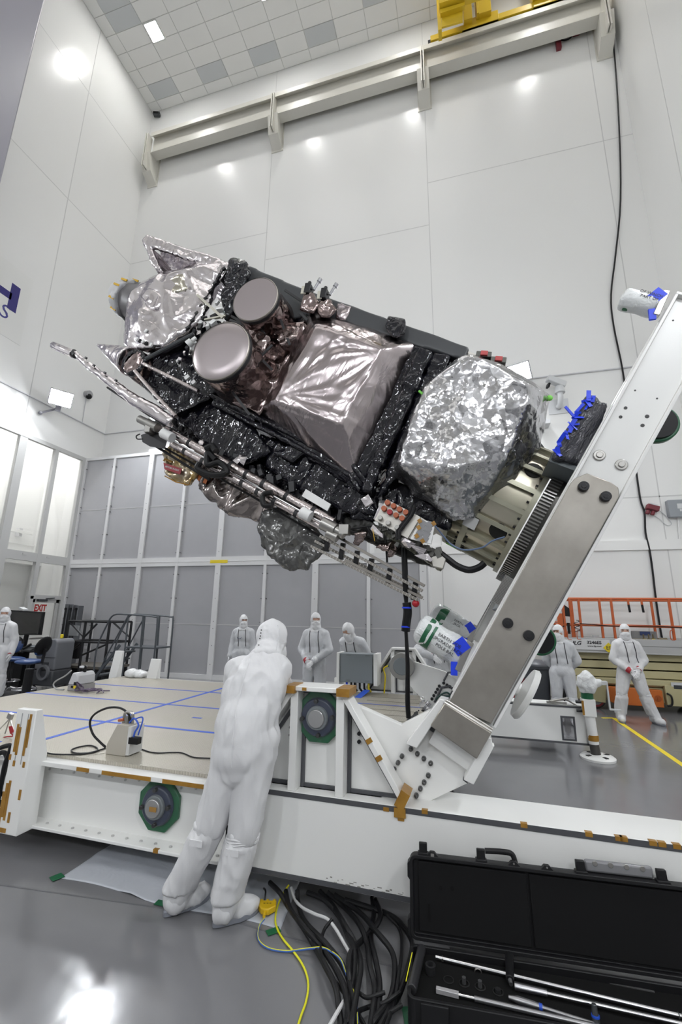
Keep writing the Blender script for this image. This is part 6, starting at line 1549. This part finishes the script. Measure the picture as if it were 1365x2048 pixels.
m = MB(); m.tube([(b.x-.14,y+.04,hz+.02),(b.x-.09,y+.04,hz+.03)],.012,8); m.build('orange_fitting', ORC, t)
m = MB(); m.path([(b.x-.03,y+.04,hz+.01),(b.x+.02,y+.03,hz+.05),(b.x+.07,y+.03,hz+.0),(b.x+.05,y+.02,ZT+.18),(b.x+.04,y+.02,ZT+.12)],.007,6); m.path([(b.x-.02,y+.07,hz+.03),(b.x+.08,y+.06,hz+.05),(b.x+.06,y+.05,hz-.08)],.006,6); m.build('blue_lead', BLUET, t)
yv = y+.05
hp = [D(262,1446,yv),D(257,1428,yv),D(240,1416,yv),D(215,1416,yv),D(190,1428,yv),D(180,1445,yv),D(186,1468,yv),D(200,1484,yv),D(211,1494,yv)]
m = MB(); m.path(hp,.009,8,6); m.build('hose', RUBBER, t)
def cable_on(pts, r, z=ZT, fr=DOLLY, sub=6): return [G(px,py,z+r+.0015,fr) for px, py in pts]
pts = cable_on(((86,1504),(105,1508),(135,1509),(165,1508),(192,1503),(194,1496),(180,1491),(158,1494),(143,1500),(150,1506),(175,1506),(200,1500),(211,1496)),.006)
fsolo('coiled_lead', MB().path(pts,.006,6,5), RUBBER, 'black cable lying in a small loop on the deck left of the beige box', 'cable', DOLLY, pts[0])
pts = cable_on(((272,1496),(285,1499),(300,1504),(318,1506),(345,1505),(365,1506),(385,1514),(405,1516),(438,1517)),.005)
fsolo('trailing_lead', MB().path(pts,.005,6,5), RUBBER, 'thin black cable trailing right from the beige box across the deck', 'cable', DOLLY, pts[0])
# pale instrument with a carrying handle
a, b = on_deck(134,1381), on_deck(181,1377); y = a.y; k = (b.x-a.x)
t = fthing('particle_counter', 'pale grey instrument with tapered housing and carry handle on the far deck', 'instrument', DOLLY, (a.x+k*.5,y,ZT))
PG = mat('pale_instrument', (.58,.58,.60), .4)
zz = lambda py: D(150,py,y).z
m = MB(); m.box((a.x,y,ZT),(b.x,y+.34,zz(1371))); m.build('base', mat('instrument_base', (.35,.34,.34), .4), t, bevel=.006)
m = MB(); m.prism([(a.x-.01,y,zz(1371)),(b.x+.01,y,zz(1371)),(b.x+.0,y,zz(1352)),(a.x+k*.72,y,zz(1345)),(a.x+k*.30,y,zz(1346)),(a.x+k*.25,y,zz(1350))],(0,.32,0)); m.build('housing', PG, t, bevel=.02)
m = MB(); m.path([(a.x+k*.28,y+.15,zz(1346)),(a.x+k*.28,y+.15,zz(1339)),(a.x+k*.5,y+.15,zz(1337)),(a.x+k*.72,y+.15,zz(1336)),(a.x+k*.74,y+.15,zz(1346))],.022,8); m.build('handle', BLACK, t); m = MB(); m.cbox((a.x+k*.5,y+.15,zz(1336)),(k*.5,.07,.03)); m.build('handle_grip', PG, t, bevel=.008)
m = MB(); m.cbox((a.x+k*.83,y-.004,zz(1367)),(.05,.01,.04)); m.cbox((a.x+k*.6,y-.004,zz(1374)),(.06,.01,.03)); m.build('connector', BLACK, t); m = MB(); m.cbox((a.x+k*.86,y-.006,zz(1374)),(.05,.01,.04)); m.build('yellow_tag', YTAPE, t)
m = MB(); random.seed(41)
for j_ in range(5):
    p = [(b.x+.0,y-.01,ZT+.05+.02*j_)]
    for i_ in range(5): p.append((b.x+.08+.10*i_+random.uniform(-.05,.05),y-.02+random.uniform(-.1,.12),ZT+.012+random.uniform(0,.05)))
    m.path(p,.008,6)
m.build('lead_tangle', mat('purple_grey_lead', (.10,.07,.12), .5), t)
m = MB(); m.path([D(143,1341,y),D(130,1352,y),D(112,1362,y),D(107,1370,y),D(113,1378,y),D(128,1379,y)],.010,6); m.build('hose', mat('hose_grey', (.40,.40,.40), .4), t)
# crumpled white film and small steel clamp at the far deck edge
c = on_deck(272,1354); t = fthing('plastic_film_bundle', 'crumpled white plastic film on the far deck edge between two posts', 'plastic film', DOLLY, (c.x,c.y,ZT))
m = MB(); m.ball((c.x-.05,c.y,ZT+.05),.12,(1.3,1,.6)); m.ball((c.x+.1,c.y,ZT+.04),.10,(1.2,1,.5)); me = remesh(m,.02,2); displace(me,[(.03,9,'ridge')],6); co = verts_np(me); co[:,2] = np.maximum(co[:,2],ZT+.002); me.vertices.foreach_set('co',co.ravel()); setmat(me, mat('white_plastic_wrap')); link('film', me, t)
c = on_deck(289,1353); t = fthing('steel_clamp', 'small steel clamp plates beside the crumpled white film', 'clamp', DOLLY, (c.x,c.y,ZT))
m = MB(); m.cbox((c.x,c.y,ZT+.03),(.22,.08,.03),rz=.3,ry=.15); m.build('plate', STEEL, t, bevel=.004); m = MB(); m.cbox((c.x-.02,c.y,ZT+.08),(.16,.06,.02),rz=-.2,ry=-.4); m.build('jaw', DARKM, t)
# green caps by the near trestle and the tripod with its red flag at the left edge
c = D(585,1385,3.6); t = fthing('green_clamp', 'bright green clamp behind the left corner of the near trestle', 'clamp', DOLLY, (c.x,3.3,1.29))
GB = mat('bright_green', (.02,.42,.06), .4)
m = MB(); p = D(590,1384,3.22); m.ball(p,.026); m.ball(p+V((-.045,0,-.005)),.022); m.cyl(p+V((0,0,-.02)),p+V((0,0,-.035)),.02); m.build('knob', GB, t); m = MB(); m.box((p.x-.06,p.y-.015,p.z-.05),(p.x+.1,p.y+.1,p.z-.026)); m.build('jaw', GREENT, t)
c = on_deck(18,1476); t = fthing('tripod_stand', 'small steel tripod with a red tag on the deck at the left edge', 'tripod', DOLLY, (c.x,c.y,ZT))
yy = c.y; apex = D(20,1437,yy)
for px, py in ((-4,1462),(30,1476),(10,1467)):
    m = MB(); m.tube([apex,G(px,py,ZT+.006,DOLLY)],.006,6); m.build('leg', STEEL, t)
m = MB(); m.cbox(apex+V((0,0,.02)),(.05,.03,.05),ry=.3); m.build('head', STEEL, t, bevel=.004)
m = MB(); m.prism([D(17,1453,yy-.01),D(24,1452,yy-.01),D(28,1464,yy-.01),D(20,1468,yy-.01)],(0,.004,0)); m.path([D(22,1466,yy),D(26,1472,yy),D(10,1474,yy),D(2,1480,yy)],.006,6); m.build('red_tag', REDM, t)
# dark cables dropping over the deck end at the left edge
for k_, pts in enumerate((((-10,1500),(12,1492),(22,1495),(10,1530),(2,1570)),((-8,1510),(8,1505),(14,1520),(4,1560),(-4,1600)),((-10,1590),(10,1588),(14,1600),(4,1606),(-8,1602)),((-10,1608),(8,1610),(10,1618),(-6,1622)))):
    P_ = [D(px,py,2.95+.02*k_) for px, py in pts]
    fsolo('edge_cable', MB().path(P_,.018,8,5), RUBBER, 'black cable hanging over the dolly end beside the near slotted post', 'cable', DOLLY, P_[0], 'cables at the dolly end')
# black cloth and steel fitting by the pivot, cables on the floor under it
m = MB(); m.hull([D(*p) for p in ((812,1443,5.3),(838,1418,5.6),(845,1440,5.2),(835,1452,5.0),(825,1450,5.4),(820,1452,5.0))]); me = remesh(m,.02,2); displace(me,[(.02,9,'ridge')],2); setmat(me, mat('black_cloth', (.012,.012,.013), .7)); me.transform(M.Translation(-D(825,1450,5.2))); o = bpy.data.objects.new('black_cloth', me); COL.objects.link(o); o.matrix_world = DOLLY @ M.Translation(D(825,1450,5.2)); tag(o, 'crumpled black cloth hanging over the deck end under the hanging cable', 'cloth')
c = D(850,1416,5.4); t = fthing('valve_fitting', 'shiny steel valve fitting beside the near pivot bracket', 'valve', DOLLY, c); m = MB(); m.ball(c,.05); m.cyl(c,c+V((.06,0,.07)),.03); m.cyl(c,c+V((-.02,-.08,.05)),.035); m.build('body', CHROME, t, bevel=.004); m = MB(); m.ball(c+V((-.02,0,.09)),.03); m.build('knob', CHROME, t)
for k_ in range(4):
    P_ = [G(862+k_*6,1597-k_*5,.03,DOLLY),G(885+k_*4,1588-k_*4,.05,DOLLY),G(905+k_*3,1592+k_*2,.03,DOLLY),G(930-k_*6,1607,.02,DOLLY)]
    fsolo('floor_cable', MB().path(P_,.02,8,5), RUBBER, 'black cable coiled on the floor behind the near box beam', 'cable', DOLLY, P_[0], 'cables behind the near beam')
# ================================================================ foreground floor
SHEET = mat('pale_drop_sheet', (.44,.46,.50), .55, bump=[('ridge', 4, .5, .02), ('noise', 12, .2, .006)])
q0, q1, q2, q3 = G(120,1757), G(188,1712), G(585,1800), G(560,1862)
q1b = q1+(q1-q0)*1.5; q2b = q2+(q2-q3)*1.2
def shf(u, v):
    p = (q0*(1-u)+q3*u)*(1-v)+(q1b*(1-u)+q2b*u)*v
    h_ = .0022+.010*max(0, noise.noise(V((p.x*5,p.y*7,1))))*(1-abs(2*v-1)**4)+.012*max(0,1-abs(u-.36)*14)*max(0,1-v*3)
    return (p.x, p.y+.02*math.sin(u*9)*(1-v), h_)
m = MB(); m.grid(shf, 90, 34)
me = m.mesh('drop_sheet', R(180)); me.transform(M.Translation(-q0)); setmat(me, SHEET); o = link('drop_sheet', me); o.location = q0
sd_ = o.modifiers.new('thickness','SOLIDIFY'); sd_.thickness = .0016; sd_.offset = -1
tag(o, 'pale grey plastic drop sheet spread on the floor under the beam edge', 'drop sheet')
for k, (pts, w_) in enumerate((((( 110,1752),(118,1760)),.075),(((312,1806),(356,1815)),.05),(((534,1869),(560,1860)),.05),(((807,2035),(825,2035)),.10))):
    a, b = G(*pts[0]), G(*pts[1]); m = MB(); m.bar(a+V((0,0,.006)),b+V((0,0,.006)),w_,.0012); c = (a+b)/2
    fsolo('tape_piece', m, GREENT, ('green tape at the left corner of the drop sheet','green tape beside the left boot of the bending worker','green tape at the right corner of the drop sheet, under the yellow cable','green tape on the floor beside the black tool case')[k], 'tape', ROOM, c, 'green tape pieces', smooth=None)
def floor_path(pts, r, z=0.0): return [G(p[0],p[1],(p[2] if len(p) > 2 else 0)+r+.004) for p in pts]
YC = mat('yellow_cable', (.72,.70,.02), .4)
pts = floor_path(((578,1770,.06),(565,1790,.03),(555,1815),(551,1840),(556,1860),(568,1880),(585,1900),(603,1925),(614,1950),(617,1975),(612,2005),(603,2030),(594,2060),(588,2090)),.0055)
fsolo('yellow_cable', MB().path(pts,.0055,8,5), YC, 'bright yellow cable winding over the floor from under the beam', 'cable', ROOM, pts[0])
pts = floor_path(((529,1838,.02),(520,1850,.008),(516,1868),(519,1882),(530,1893),(548,1900),(575,1903),(600,1900,.012),(625,1897,.03),(645,1896,.045),(665,1905,.045),(682,1920,.045),(692,1945,.045),(702,1970,.045),(711,1995,.045),(715,2030,.045),(716,2070,.03)),.005)
fsolo('blue_cable', MB().path(pts,.005,8,5), mat('blue_cable', (.05,.13,.42), .4), 'blue and yellow striped cable running from the yellow power splitter', 'cable', ROOM, pts[0])
o = bpy.data.objects[-1] if False else None
m = MB(); m.path([p+V((0,0,.0042)) for p in pts],.0022,6,5); st_o = [x for x in bpy.data.objects if x.name.startswith('blue_cable')][0]; me = m.mesh('yellow_stripe', R(35)); me.transform(M.Translation(-pts[0])); setmat(me, YC); so = link('yellow_stripe', me); so.parent = st_o
WC = mat('white_cable', (.62,.62,.62), .45)
pts = floor_path(((583,1775,.05),(590,1798,.02),(605,1815,.03),(630,1828,.035),(655,1838,.04),(672,1858,.03),(685,1880,.02),(700,1905,.02),(712,1925,.02),(715,1945,.015),(706,1975,.02),(690,2000,.03),(672,2030,.035),(655,2060,.03)),.009)
fsolo('white_cable', MB().path(pts,.009,8,5), WC, 'white cable running among the black cables on the floor', 'cable', ROOM, pts[0])
random.seed(17)
BC = [((572,1782),(580,1815),(605,1850),(640,1890),(670,1935),(690,1980),(700,2050)),
      ((595,1780),(598,1810),(612,1845),(650,1885),(685,1930),(702,1975),(715,2060)),
      ((540,1765),(560,1785),(578,1815),(600,1845),(625,1885),(650,1930),(672,1975),(680,2030),(685,2080)),
      ((615,1785),(650,1800),(680,1835),(695,1870),(708,1900),(708,1950),(700,2000),(705,2070)),
      ((640,1782),(665,1810),(690,1850),(712,1890),(722,1930),(715,1980),(705,2040),(700,2080)),
      ((655,1785),(690,1815),(720,1850),(735,1890),(740,1930),(750,1975),(745,2030),(735,2080)),
      ((670,1790),(720,1825),(755,1865),(785,1905),(790,1950),(780,2000),(750,2040),(720,2085)),
      ((690,1800),(740,1815),(780,1830),(805,1850),(825,1885),(818,1930),(800,1985),(778,2020),(745,2085)),
      ((745,1795),(748,1830),(742,1870),(752,1920),(760,1970),(755,2030),(742,2080)),
      ((752,1800),(762,1830),(750,1855),(725,1880),(702,1905),(698,1945),(702,1990),(692,2060)),
      ((665,1838),(648,1862),(642,1900),(650,1930),(668,1960),(688,1985),(712,2020),(740,2070)),
      ((775,1830),(800,1860),(804,1900),(798,1950),(790,2000),(770,2060)),
      ((800,1985),(770,2005),(735,2015),(705,2030),(680,2070)),
      ((770,1985),(735,1995),(715,1985),(708,2005),(700,2040)),
      ((805,2010),(780,2025),(745,2050),(725,2090))]
for k, c in enumerate(BC):
    h_ = [.004+random.uniform(0,.05) for _ in c]; h_[0] = .05
    r_ = .0145 if k < 10 else .009
    pts = floor_path([(p[0],p[1],h_[i]) for i, p in enumerate(c)], r_)
    fsolo('power_cable', MB().path(pts,r_,10,5), RUBBER, 'black cable in the thick bundle spilling from under the beam to the tool case', 'cable', ROOM, pts[0], 'black cable bundle on the floor')
# power splitter
c = G(533,1819,.012); t = fthing('power_splitter', 'yellow three outlet power splitter on the drop sheet by the right boot', 'power splitter', ROOM, c)
YP_ = mat('yellow_plastic', (.62,.40,.01), .4)
a, b = G(517,1822,.014), G(552,1822,.014); d_ = (b-a).normalized(); up_ = V((0,0,1)); bk = up_.cross(d_)
m = MB()
poly = [a+bk*.045,a+bk*.0,a+d_*.02-bk*.035,a+d_*.045-bk*.045,b-d_*.04-bk*.045,b-d_*.0-bk*.01,b+bk*.04]
m.prism(poly,(0,0,.035)); m.build('body', YP_, t, bevel=.006)
for s_ in (.1,.45,.85): 
    p = a.lerp(b,s_)+bk*.045+V((0,0,.018)); MB().cyl(p,p+bk*.02,.012).build('outlet_cap', YP_, t, bevel=.003)
p = a.lerp(b,.42)-bk*.04+V((0,0,.015)); MB().cyl(p,p-bk*.035,.011,.009).build('strain_relief', YP_, t)
m = MB()
for s_ in (.32,.5,.66): p = a.lerp(b,s_)+bk*.01+V((0,0,.0355)); m.cbox(p,(.012,.006,.001),rz=.3)
m.build('moulded_mark', mat('mould_brown', (.12,.07,.01), .5), t)
p = a.lerp(b,.25)+bk*.06+V((0,0,.015)); pts = [p,p+bk*.05+V((0,0,.03)),p+bk*.12-d_*.02+V((0,0,.01))]
fsolo('plug_lead', MB().path(pts,.006,8), RUBBER, 'short black lead plugged into the yellow power splitter', 'cable', ROOM, pts[0])
pts = [at(455,1652,1,2.83),at(450,1690,1,2.9),at(438,1730,1,2.95),at(440,1758,1,3.0),G(452,1778,.012),G(470,1785,.012)]
fsolo('thin_lead', MB().path(pts,.006,8,6), RUBBER, 'thin black cable dangling between the legs of the bending worker', 'cable', ROOM, pts[0])
# ---- open tool case
CAS = mat('black_case_shell', (.008,.008,.009), .5, spec=.3, bump=[('noise', 90, .15, .001)])
FOAM = mat('black_foam', (.007,.007,.007), .9, spec=.1)
H0 = V((-.35,2.745,0)); H1 = G(1365,1973,.13); cx_ = V((H1.x-H0.x,H1.y-H0.y,0)).normalized(); cy_ = V((-cx_.y,cx_.x,0))
CASE = M(((cx_.x,cy_.x,0,H0.x),(cx_.y,cy_.y,0,H0.y),(0,0,1,0),(0,0,0,1)))
tc_ = fthing('tool_case', 'long black hard case lying open on the floor at the lower right', 'tool case', CASE, (.68,-.16,0))
CL, CD, CH_ = 1.40, .345, .135
def rbox(m, lo, hi, r, z0, z1, n=5):
    pts = []
    for (cx2, cy2, a0) in ((hi[0]-r,hi[1]-r,0),(lo[0]+r,hi[1]-r,PI/2),(lo[0]+r,lo[1]+r,PI),(hi[0]-r,lo[1]+r,1.5*PI)):
        for k in range(n+1): a = a0+PI/2*k/n; pts.append((cx2+r*math.cos(a),cy2+r*math.sin(a)))
    return pts
def shell(m, lo, hi, z0, z1, wall, floor, r=.035, flip=False):
    po = rbox(m, lo, hi, r, 0, 0); pi_ = rbox(m, (lo[0]+wall,lo[1]+wall), (hi[0]-wall,hi[1]-wall), max(r-wall,.01), 0, 0)
    pb = rbox(m, (lo[0]+.015,lo[1]+.015), (hi[0]-.015,hi[1]-.015), r, 0, 0)
    za, zb2 = (z0, z1)
    m.loft([[(x,y,z0) for x, y in pb],[(x,y,z0+.02) for x, y in po],[(x,y,z1) for x, y in po],[(x,y,z1) for x, y in pi_],[(x,y,z0+floor) for x, y in pi_]], cap=True)
m = MB(); shell(m,(0,-CD),(CL,0),0,CH_,.016,.03)
for x in (.06,.62,1.2): m.box((x,-CD-.012,.03),(x+.12,-CD,CH_-.005))
base = m.build('case_base', CAS, tc_, bevel=.003)
m = MB(); m.box((.017,-CD+.017,.03),(CL-.017,-.017,.105)); m.build('foam_insert', FOAM, base)
# lid: same shell turned upright on the hinge
LID = M.Translation(V((0,.012,CH_+.005))) @ M.Rotation(R(-6),4,'X') @ M.Rotation(R(90),4,'X')
m = MB(); shell(m,(0,0),(CL,.375),-.075,0,.018,.045); me = m.mesh('case_lid', R(35)); me.transform(LID); setmat(me, CAS); lid = link('case_lid', me, tc_, bevel=.003)
def lidpart(name, mb, mm, bevel=.002):
    me = mb.mesh(name, R(35)); me.transform(LID); setmat(me, mm); return link(name, me, lid, bevel=bevel)
m = MB(); m.box((.045,.035,-.028),(.61,.345,-.012)); m.box((.622,.035,-.028),(CL-.04,.345,-.012)); lidpart('lid_foam', m, mat('dark_lid_foam', (.010,.010,.0105), .85, spec=.12), .006)
m = MB(); m.cyl((.165,.235,-.0125),(.165,.235,-.0105),.009); m.cyl((.225,.24,-.0125),(.225,.24,-.0105),.010); m.cbox((.10,.12,-.0115),(.012,.075,.002)); lidpart('foam_dent', m, FOAM, 0)
for x, y in ((-.012,.30),(-.014,.05)):
    m = MB(); m.prism([(0.006,y-.05,-.06),(x,y-.03,-.06),(x,y+.03,-.06),(.006,y+.05,-.06)],(0,0,.055)); lidpart('corner_lug', m, CAS)
for x in (.075,.385,.885,1.265):
    m = MB(); m.box((x-.022,.37,-.045),(x+.022,.428,-.02)); m.box((x-.03,.365,-.05),(x+.03,.385,-.01)); lidpart('latch', m, BLACK, .004)
for x in (.125,.55,.715):
    m = MB(); m.prism([(x-.035,.372,-.03),(x-.012,.395,-.03),(x+.012,.395,-.03),(x+.035,.372,-.03)],(0,0,.025)); lidpart('hasp', m, CAS)
m = MB()
for x in (.55,.715): m.cyl((x,.386,-.004),(x,.386,-.002),.0045)
m.cbox((.125,.382,-.003),(.018,.014,.003)); lidpart('hasp_eye', m, STEEL, 0)
m = MB(); m.path([(.41,.415,-.05),(.50,.418,-.055),(.55,.412,-.055),(.565,.375,-.05)],.014,10); lidpart('carry_handle', m, BLACK, 0)
m = MB(); m.box((.91,.375,-.065),(1.235,.43,-.04)); lidpart('fold_handle', m, mat('grey_handle', (.20,.20,.21), .3), .012)
m = MB()
for k in range(4): m.cyl((.96+.075*k,.418,-.04),(.96+.075*k,.418,-.036),.012)
lidpart('handle_rivet', m, STEEL, .001)
# contents
def C3(px, py, z): return CASE.inverted() @ G(px,py,z)
def tool(name, label, cat, build, z=.11, group=None):
    m_, p0 = build(); fsolo(name, m_, None, label, cat, CASE, p0, group)
BAR = mat('polished_bar', (.75,.75,.77), .18, 1.0)
SATIN = mat('satin_tool_steel', (.34,.34,.35), .32, .9)
zf = .1062
a, b = C3(872,1914,zf+.012), C3(1400,2041,zf+.012)
t = fthing('breaker_bar', 'long polished breaker bar lying rearmost in the open case', 'tool', CASE, a, 'tools in the case'); MB().cyl(a,b,.0105).build('bar', BAR, t); p = a.lerp(b,.03); MB().cyl(p+V((0,-.012,0)),p+V((0,.012,0)),.006).build('detent_pin', STEEL, t); p = a.lerp(b,.93); q = MB()
for k in range(3): q.cyl(p+(b-a)*(.012*k),p+(b-a)*(.012*k+.004),.0112)
q.build('knurl_ring', DARKM, t)
a, b = C3(1030,1972,zf+.016), C3(1400,2056,zf+.016)
t = fthing('torque_wrench', 'polished torque wrench with a black head just in front of the breaker bar', 'tool', CASE, a, 'tools in the case'); MB().cyl(a.lerp(b,.18),b,.009).build('shaft', BAR, t); MB().cyl(a,a.lerp(b,.19),.015,.013).build('knurled_grip', mat('knurled_steel', (.6,.6,.63), .3, 1.0, bump=[('noise',120,.6,.001)]), t)
p, q_ = C3(1019,1908,zf+.03), C3(1021,1960,zf+.022); m = MB(); m.cyl(p,q_,.021,.019,20); m.build('drive_head', BLACK, t, bevel=.003); m = MB(); m.cyl(q_,C3(1023,1969,zf+.018),.010,.009,12); m.build('drive_square', SATIN, t)
a, b = C3(1018,1994,zf+.012), C3(1190,2048,zf+.012)
t = fthing('ratchet_handle', 'slim steel ratchet with a blue ring in front of the torque wrench', 'tool', CASE, a, 'tools in the case'); m = MB(); m.tube([a,a.lerp(b,.12),a.lerp(b,.3),a.lerp(b,.42)],[.008,.014,.013,.009],12); m.build('head', SATIN, t); MB().cyl(a.lerp(b,.42),b,.0075).build('shaft', SATIN, t); MB().cyl(a.lerp(b,.37),a.lerp(b,.41),.0125).build('blue_ring', mat('ring_blue', (.02,.08,.5), .4), t)
a, m1, b = C3(873,1979,zf+.010), C3(918,1990,zf+.010), C3(1200,2055,zf+.010)
t = fthing('extension_bar', 'long pale steel extension bar nearest the front rim of the case', 'tool', CASE, a, 'tools in the case'); m = MB(); m.bar(a,m1,.020,.018); m.build('flat_end', mat('pale_tool_steel', (.60,.59,.60), .4, .5), t, bevel=.001); MB().cyl(m1,m1.lerp(b,.12),.008).build('neck', CHROME, t); MB().cyl(m1.lerp(b,.12),b,.0105).build('shaft', SATIN, t)
p = C3(1193,2040,zf+.02); t = fthing('socket_driver', 'short dark driver with a blue ring standing right of the ratchet', 'tool', CASE, p, 'tools in the case'); MB().cyl(p+V((0,0,-.015)),p+V((0,.01,.05)),.016,.010).build('body', DARKM, t, bevel=.002); MB().cyl(p+V((0,.003,.008)),p+V((0,.004,.016)),.0165).build('blue_ring', mat('ring_blue'), t)
a, b = C3(844,1897,zf+.02), C3(824,1980,zf+.02)
t = fthing('black_tube', 'black round tube with a yellow stripe along the left end of the case', 'tool', CASE, a, 'tools in the case'); MB().cyl(a,b,.022,.022,20).build('barrel', mat('tube_black', (.022,.022,.024), .4), t, bevel=.003); m = MB(); m.bar(C3(829,1906,zf+.03)+V((-.01,0,0)),C3(817,1963,zf+.03)+V((-.010,0,0)),.004,.004); m.build('yellow_stripe', YC, t)
p = C3(862,1946,zf); t = fthing('impact_socket', 'large black socket standing in the foam by the left end', 'tool', CASE, p, 'tools in the case'); m = MB(); m.lathe([(.015,-.0),(.024,0),(.025,.035),(.016,.036),(.015,.01)], M.Translation(p), 24); m.build('socket', mat('socket_black', (.035,.035,.037), .35, .5), t)
lab = ('empty round socket pocket second from the left end of the foam','hex bit socket in the third foam pocket from the left','hex bit socket in the fourth foam pocket from the left','dark socket in the fifth foam pocket from the left')
for k, (px, py) in enumerate(((898,1960),(929,1967),(961,1974),(997,1984))):
    p = C3(px,py,zf); t = fthing('foam_socket', lab[k], 'tool', CASE, p, 'tools in the case'); m = MB(); m.lathe([(.001,-.003),(.024,-.003),(.026,.0015),(.020,.0025)], M.Translation(p), 24); m.build('socket_rim', mat('pocket_black', (.004,.004,.004), .6), t)
    if k in (1,2): q = MB(); q.cyl(p,p+V((0,0,.025)),.010,.010,6); q.build('hex_bit', SATIN, t)
    if k == 3: q = MB(); q.cyl(p,p+V((0,0,.012)),.014,.013,12); q.build('socket_body', mat('socket_black'), t)
t = fthing('foam_ring', 'half hidden steel ring beside the breaker bar in the foam', 'tool', CASE, C3(957,1946,zf), 'tools in the case'); p = C3(957,1946,zf); m = MB(); m.tube([p+V((.015*math.cos(a_),.004,.015*math.sin(a_))) for a_ in np.linspace(0,PI,12)],.003,6); m.build('ring', STEEL, t)
m = MB(); a, b = C3(900,1896,zf), C3(978,1912,zf); m.bar(a,b,.012,.004); a, b = C3(1032,1924,zf), C3(1160,1952,zf); m.bar(a,b,.010,.004); a, b = C3(1220,1966,zf), C3(1310,1984,zf); m.bar(a,b,.010,.004); m.build('foam_slot', mat('slot_dark_grey', (.05,.05,.05), .5), base)
m = MB(); m.cbox((.115,-CD-.006,.07),(.02,.004,.018)); m.build('lock_plate', STEEL, base)
# ---- rows of small pieces become single parts
SPLIT = {'tape_wrap','tape_patch','tape_strip','bolt_row','bolt','socket_bolt','cap_bolt','bolt_hole','clip_block','bracket_plate','foil_block','vent_cover','vent_shadow_box','seam_tape','amber_strip','amber_tie','cable_loop','foil_scrap','scuff_mark','pad_recess','latch','connector','mounting_bolt','slot','rail_clamp','foil_wrapped_leg','tracker_pin','boom_clip','hood_snap','access_hole','yellow_band','connector_lead','valve_tag','wheel','wheel_rim','caster','hasp_eye','handle_rivet','foam_dent','mechanism_clutter','rail_hardware','clamp_bar','edge_sealant','foam_slot','harness','truss_strut','blue_tie','moulded_mark','weld_bead','seam_cover','cross_member','girder_leg','scissor_arm','deck_grating','label_plate','blue_lead','lead_tangle','brace','mounting_frame'}
def split_loose(o):
    bm = bmesh.new(); bm.from_mesh(o.data); bm.faces.ensure_lookup_table()
    seen = set(); isl = []
    for f in bm.faces:
        if f.index in seen: continue
        st = [f]; seen.add(f.index); cur = []
        while st:
            g = st.pop(); cur.append(g.index)
            for v in g.verts:
                for q in v.link_faces:
                    if q.index not in seen: seen.add(q.index); st.append(q)
        isl.append(cur)
    if len(isl) < 2 or len(isl) > 100: bm.free(); return
    base = o.name.split('.')[0]; src = o.data
    for k, fs in enumerate(isl):
        keep = set(fs); b2 = bm.copy(); b2.faces.ensure_lookup_table()
        bmesh.ops.delete(b2, geom=[f for f in b2.faces if f.index not in keep], context='FACES')
        me = bpy.data.meshes.new(base); b2.to_mesh(me); b2.free()
        for m in src.materials: me.materials.append(m)
        if k == 0: o.data = me
        else:
            c = o.copy(); c.data = me; c.name = base; COL.objects.link(c)
    bm.free()
for o in list(bpy.data.objects):
    if o.type == 'MESH' and o.parent is not None and o.name.split('.')[0] in SPLIT and not o.children and len(o.data.polygons) < 4000: split_loose(o)
# ================================================================ camera and light settings
cam = bpy.data.cameras.new('camera'); co = bpy.data.objects.new('camera', cam); COL.objects.link(co)
cam.sensor_fit = 'VERTICAL'; cam.sensor_height = 36.0; cam.lens = FPX/2048*36.0; cam.clip_start = .05; cam.clip_end = 200
co.matrix_world = M(((CA.x,CB.x,-CC.x,0),(CA.y,CB.y,-CC.y,0),(CA.z,CB.z,-CC.z,HC),(0,0,0,1)))
SC.camera = co
wd = bpy.data.worlds.new('world'); SC.world = wd; wd.use_nodes = True
wd.node_tree.nodes['Background'].inputs[0].default_value = (1,1,1,1); wd.node_tree.nodes['Background'].inputs[1].default_value = .05
vs = SC.view_settings; vs.view_transform = 'Standard'; vs.look = 'None'; vs.exposure = 0.2; vs.gamma = 1.0; vs.use_curve_mapping = False
SC.cycles.use_denoising = True; SC.cycles.max_bounces = 10; SC.cycles.diffuse_bounces = 6; SC.cycles.glossy_bounces = 5; SC.cycles.transmission_bounces = 6; SC.cycles.transparent_max_bounces = 10
SC.cycles.sample_clamp_indirect = 4.0
SC.cycles.caustics_reflective = False; SC.cycles.caustics_refractive = False
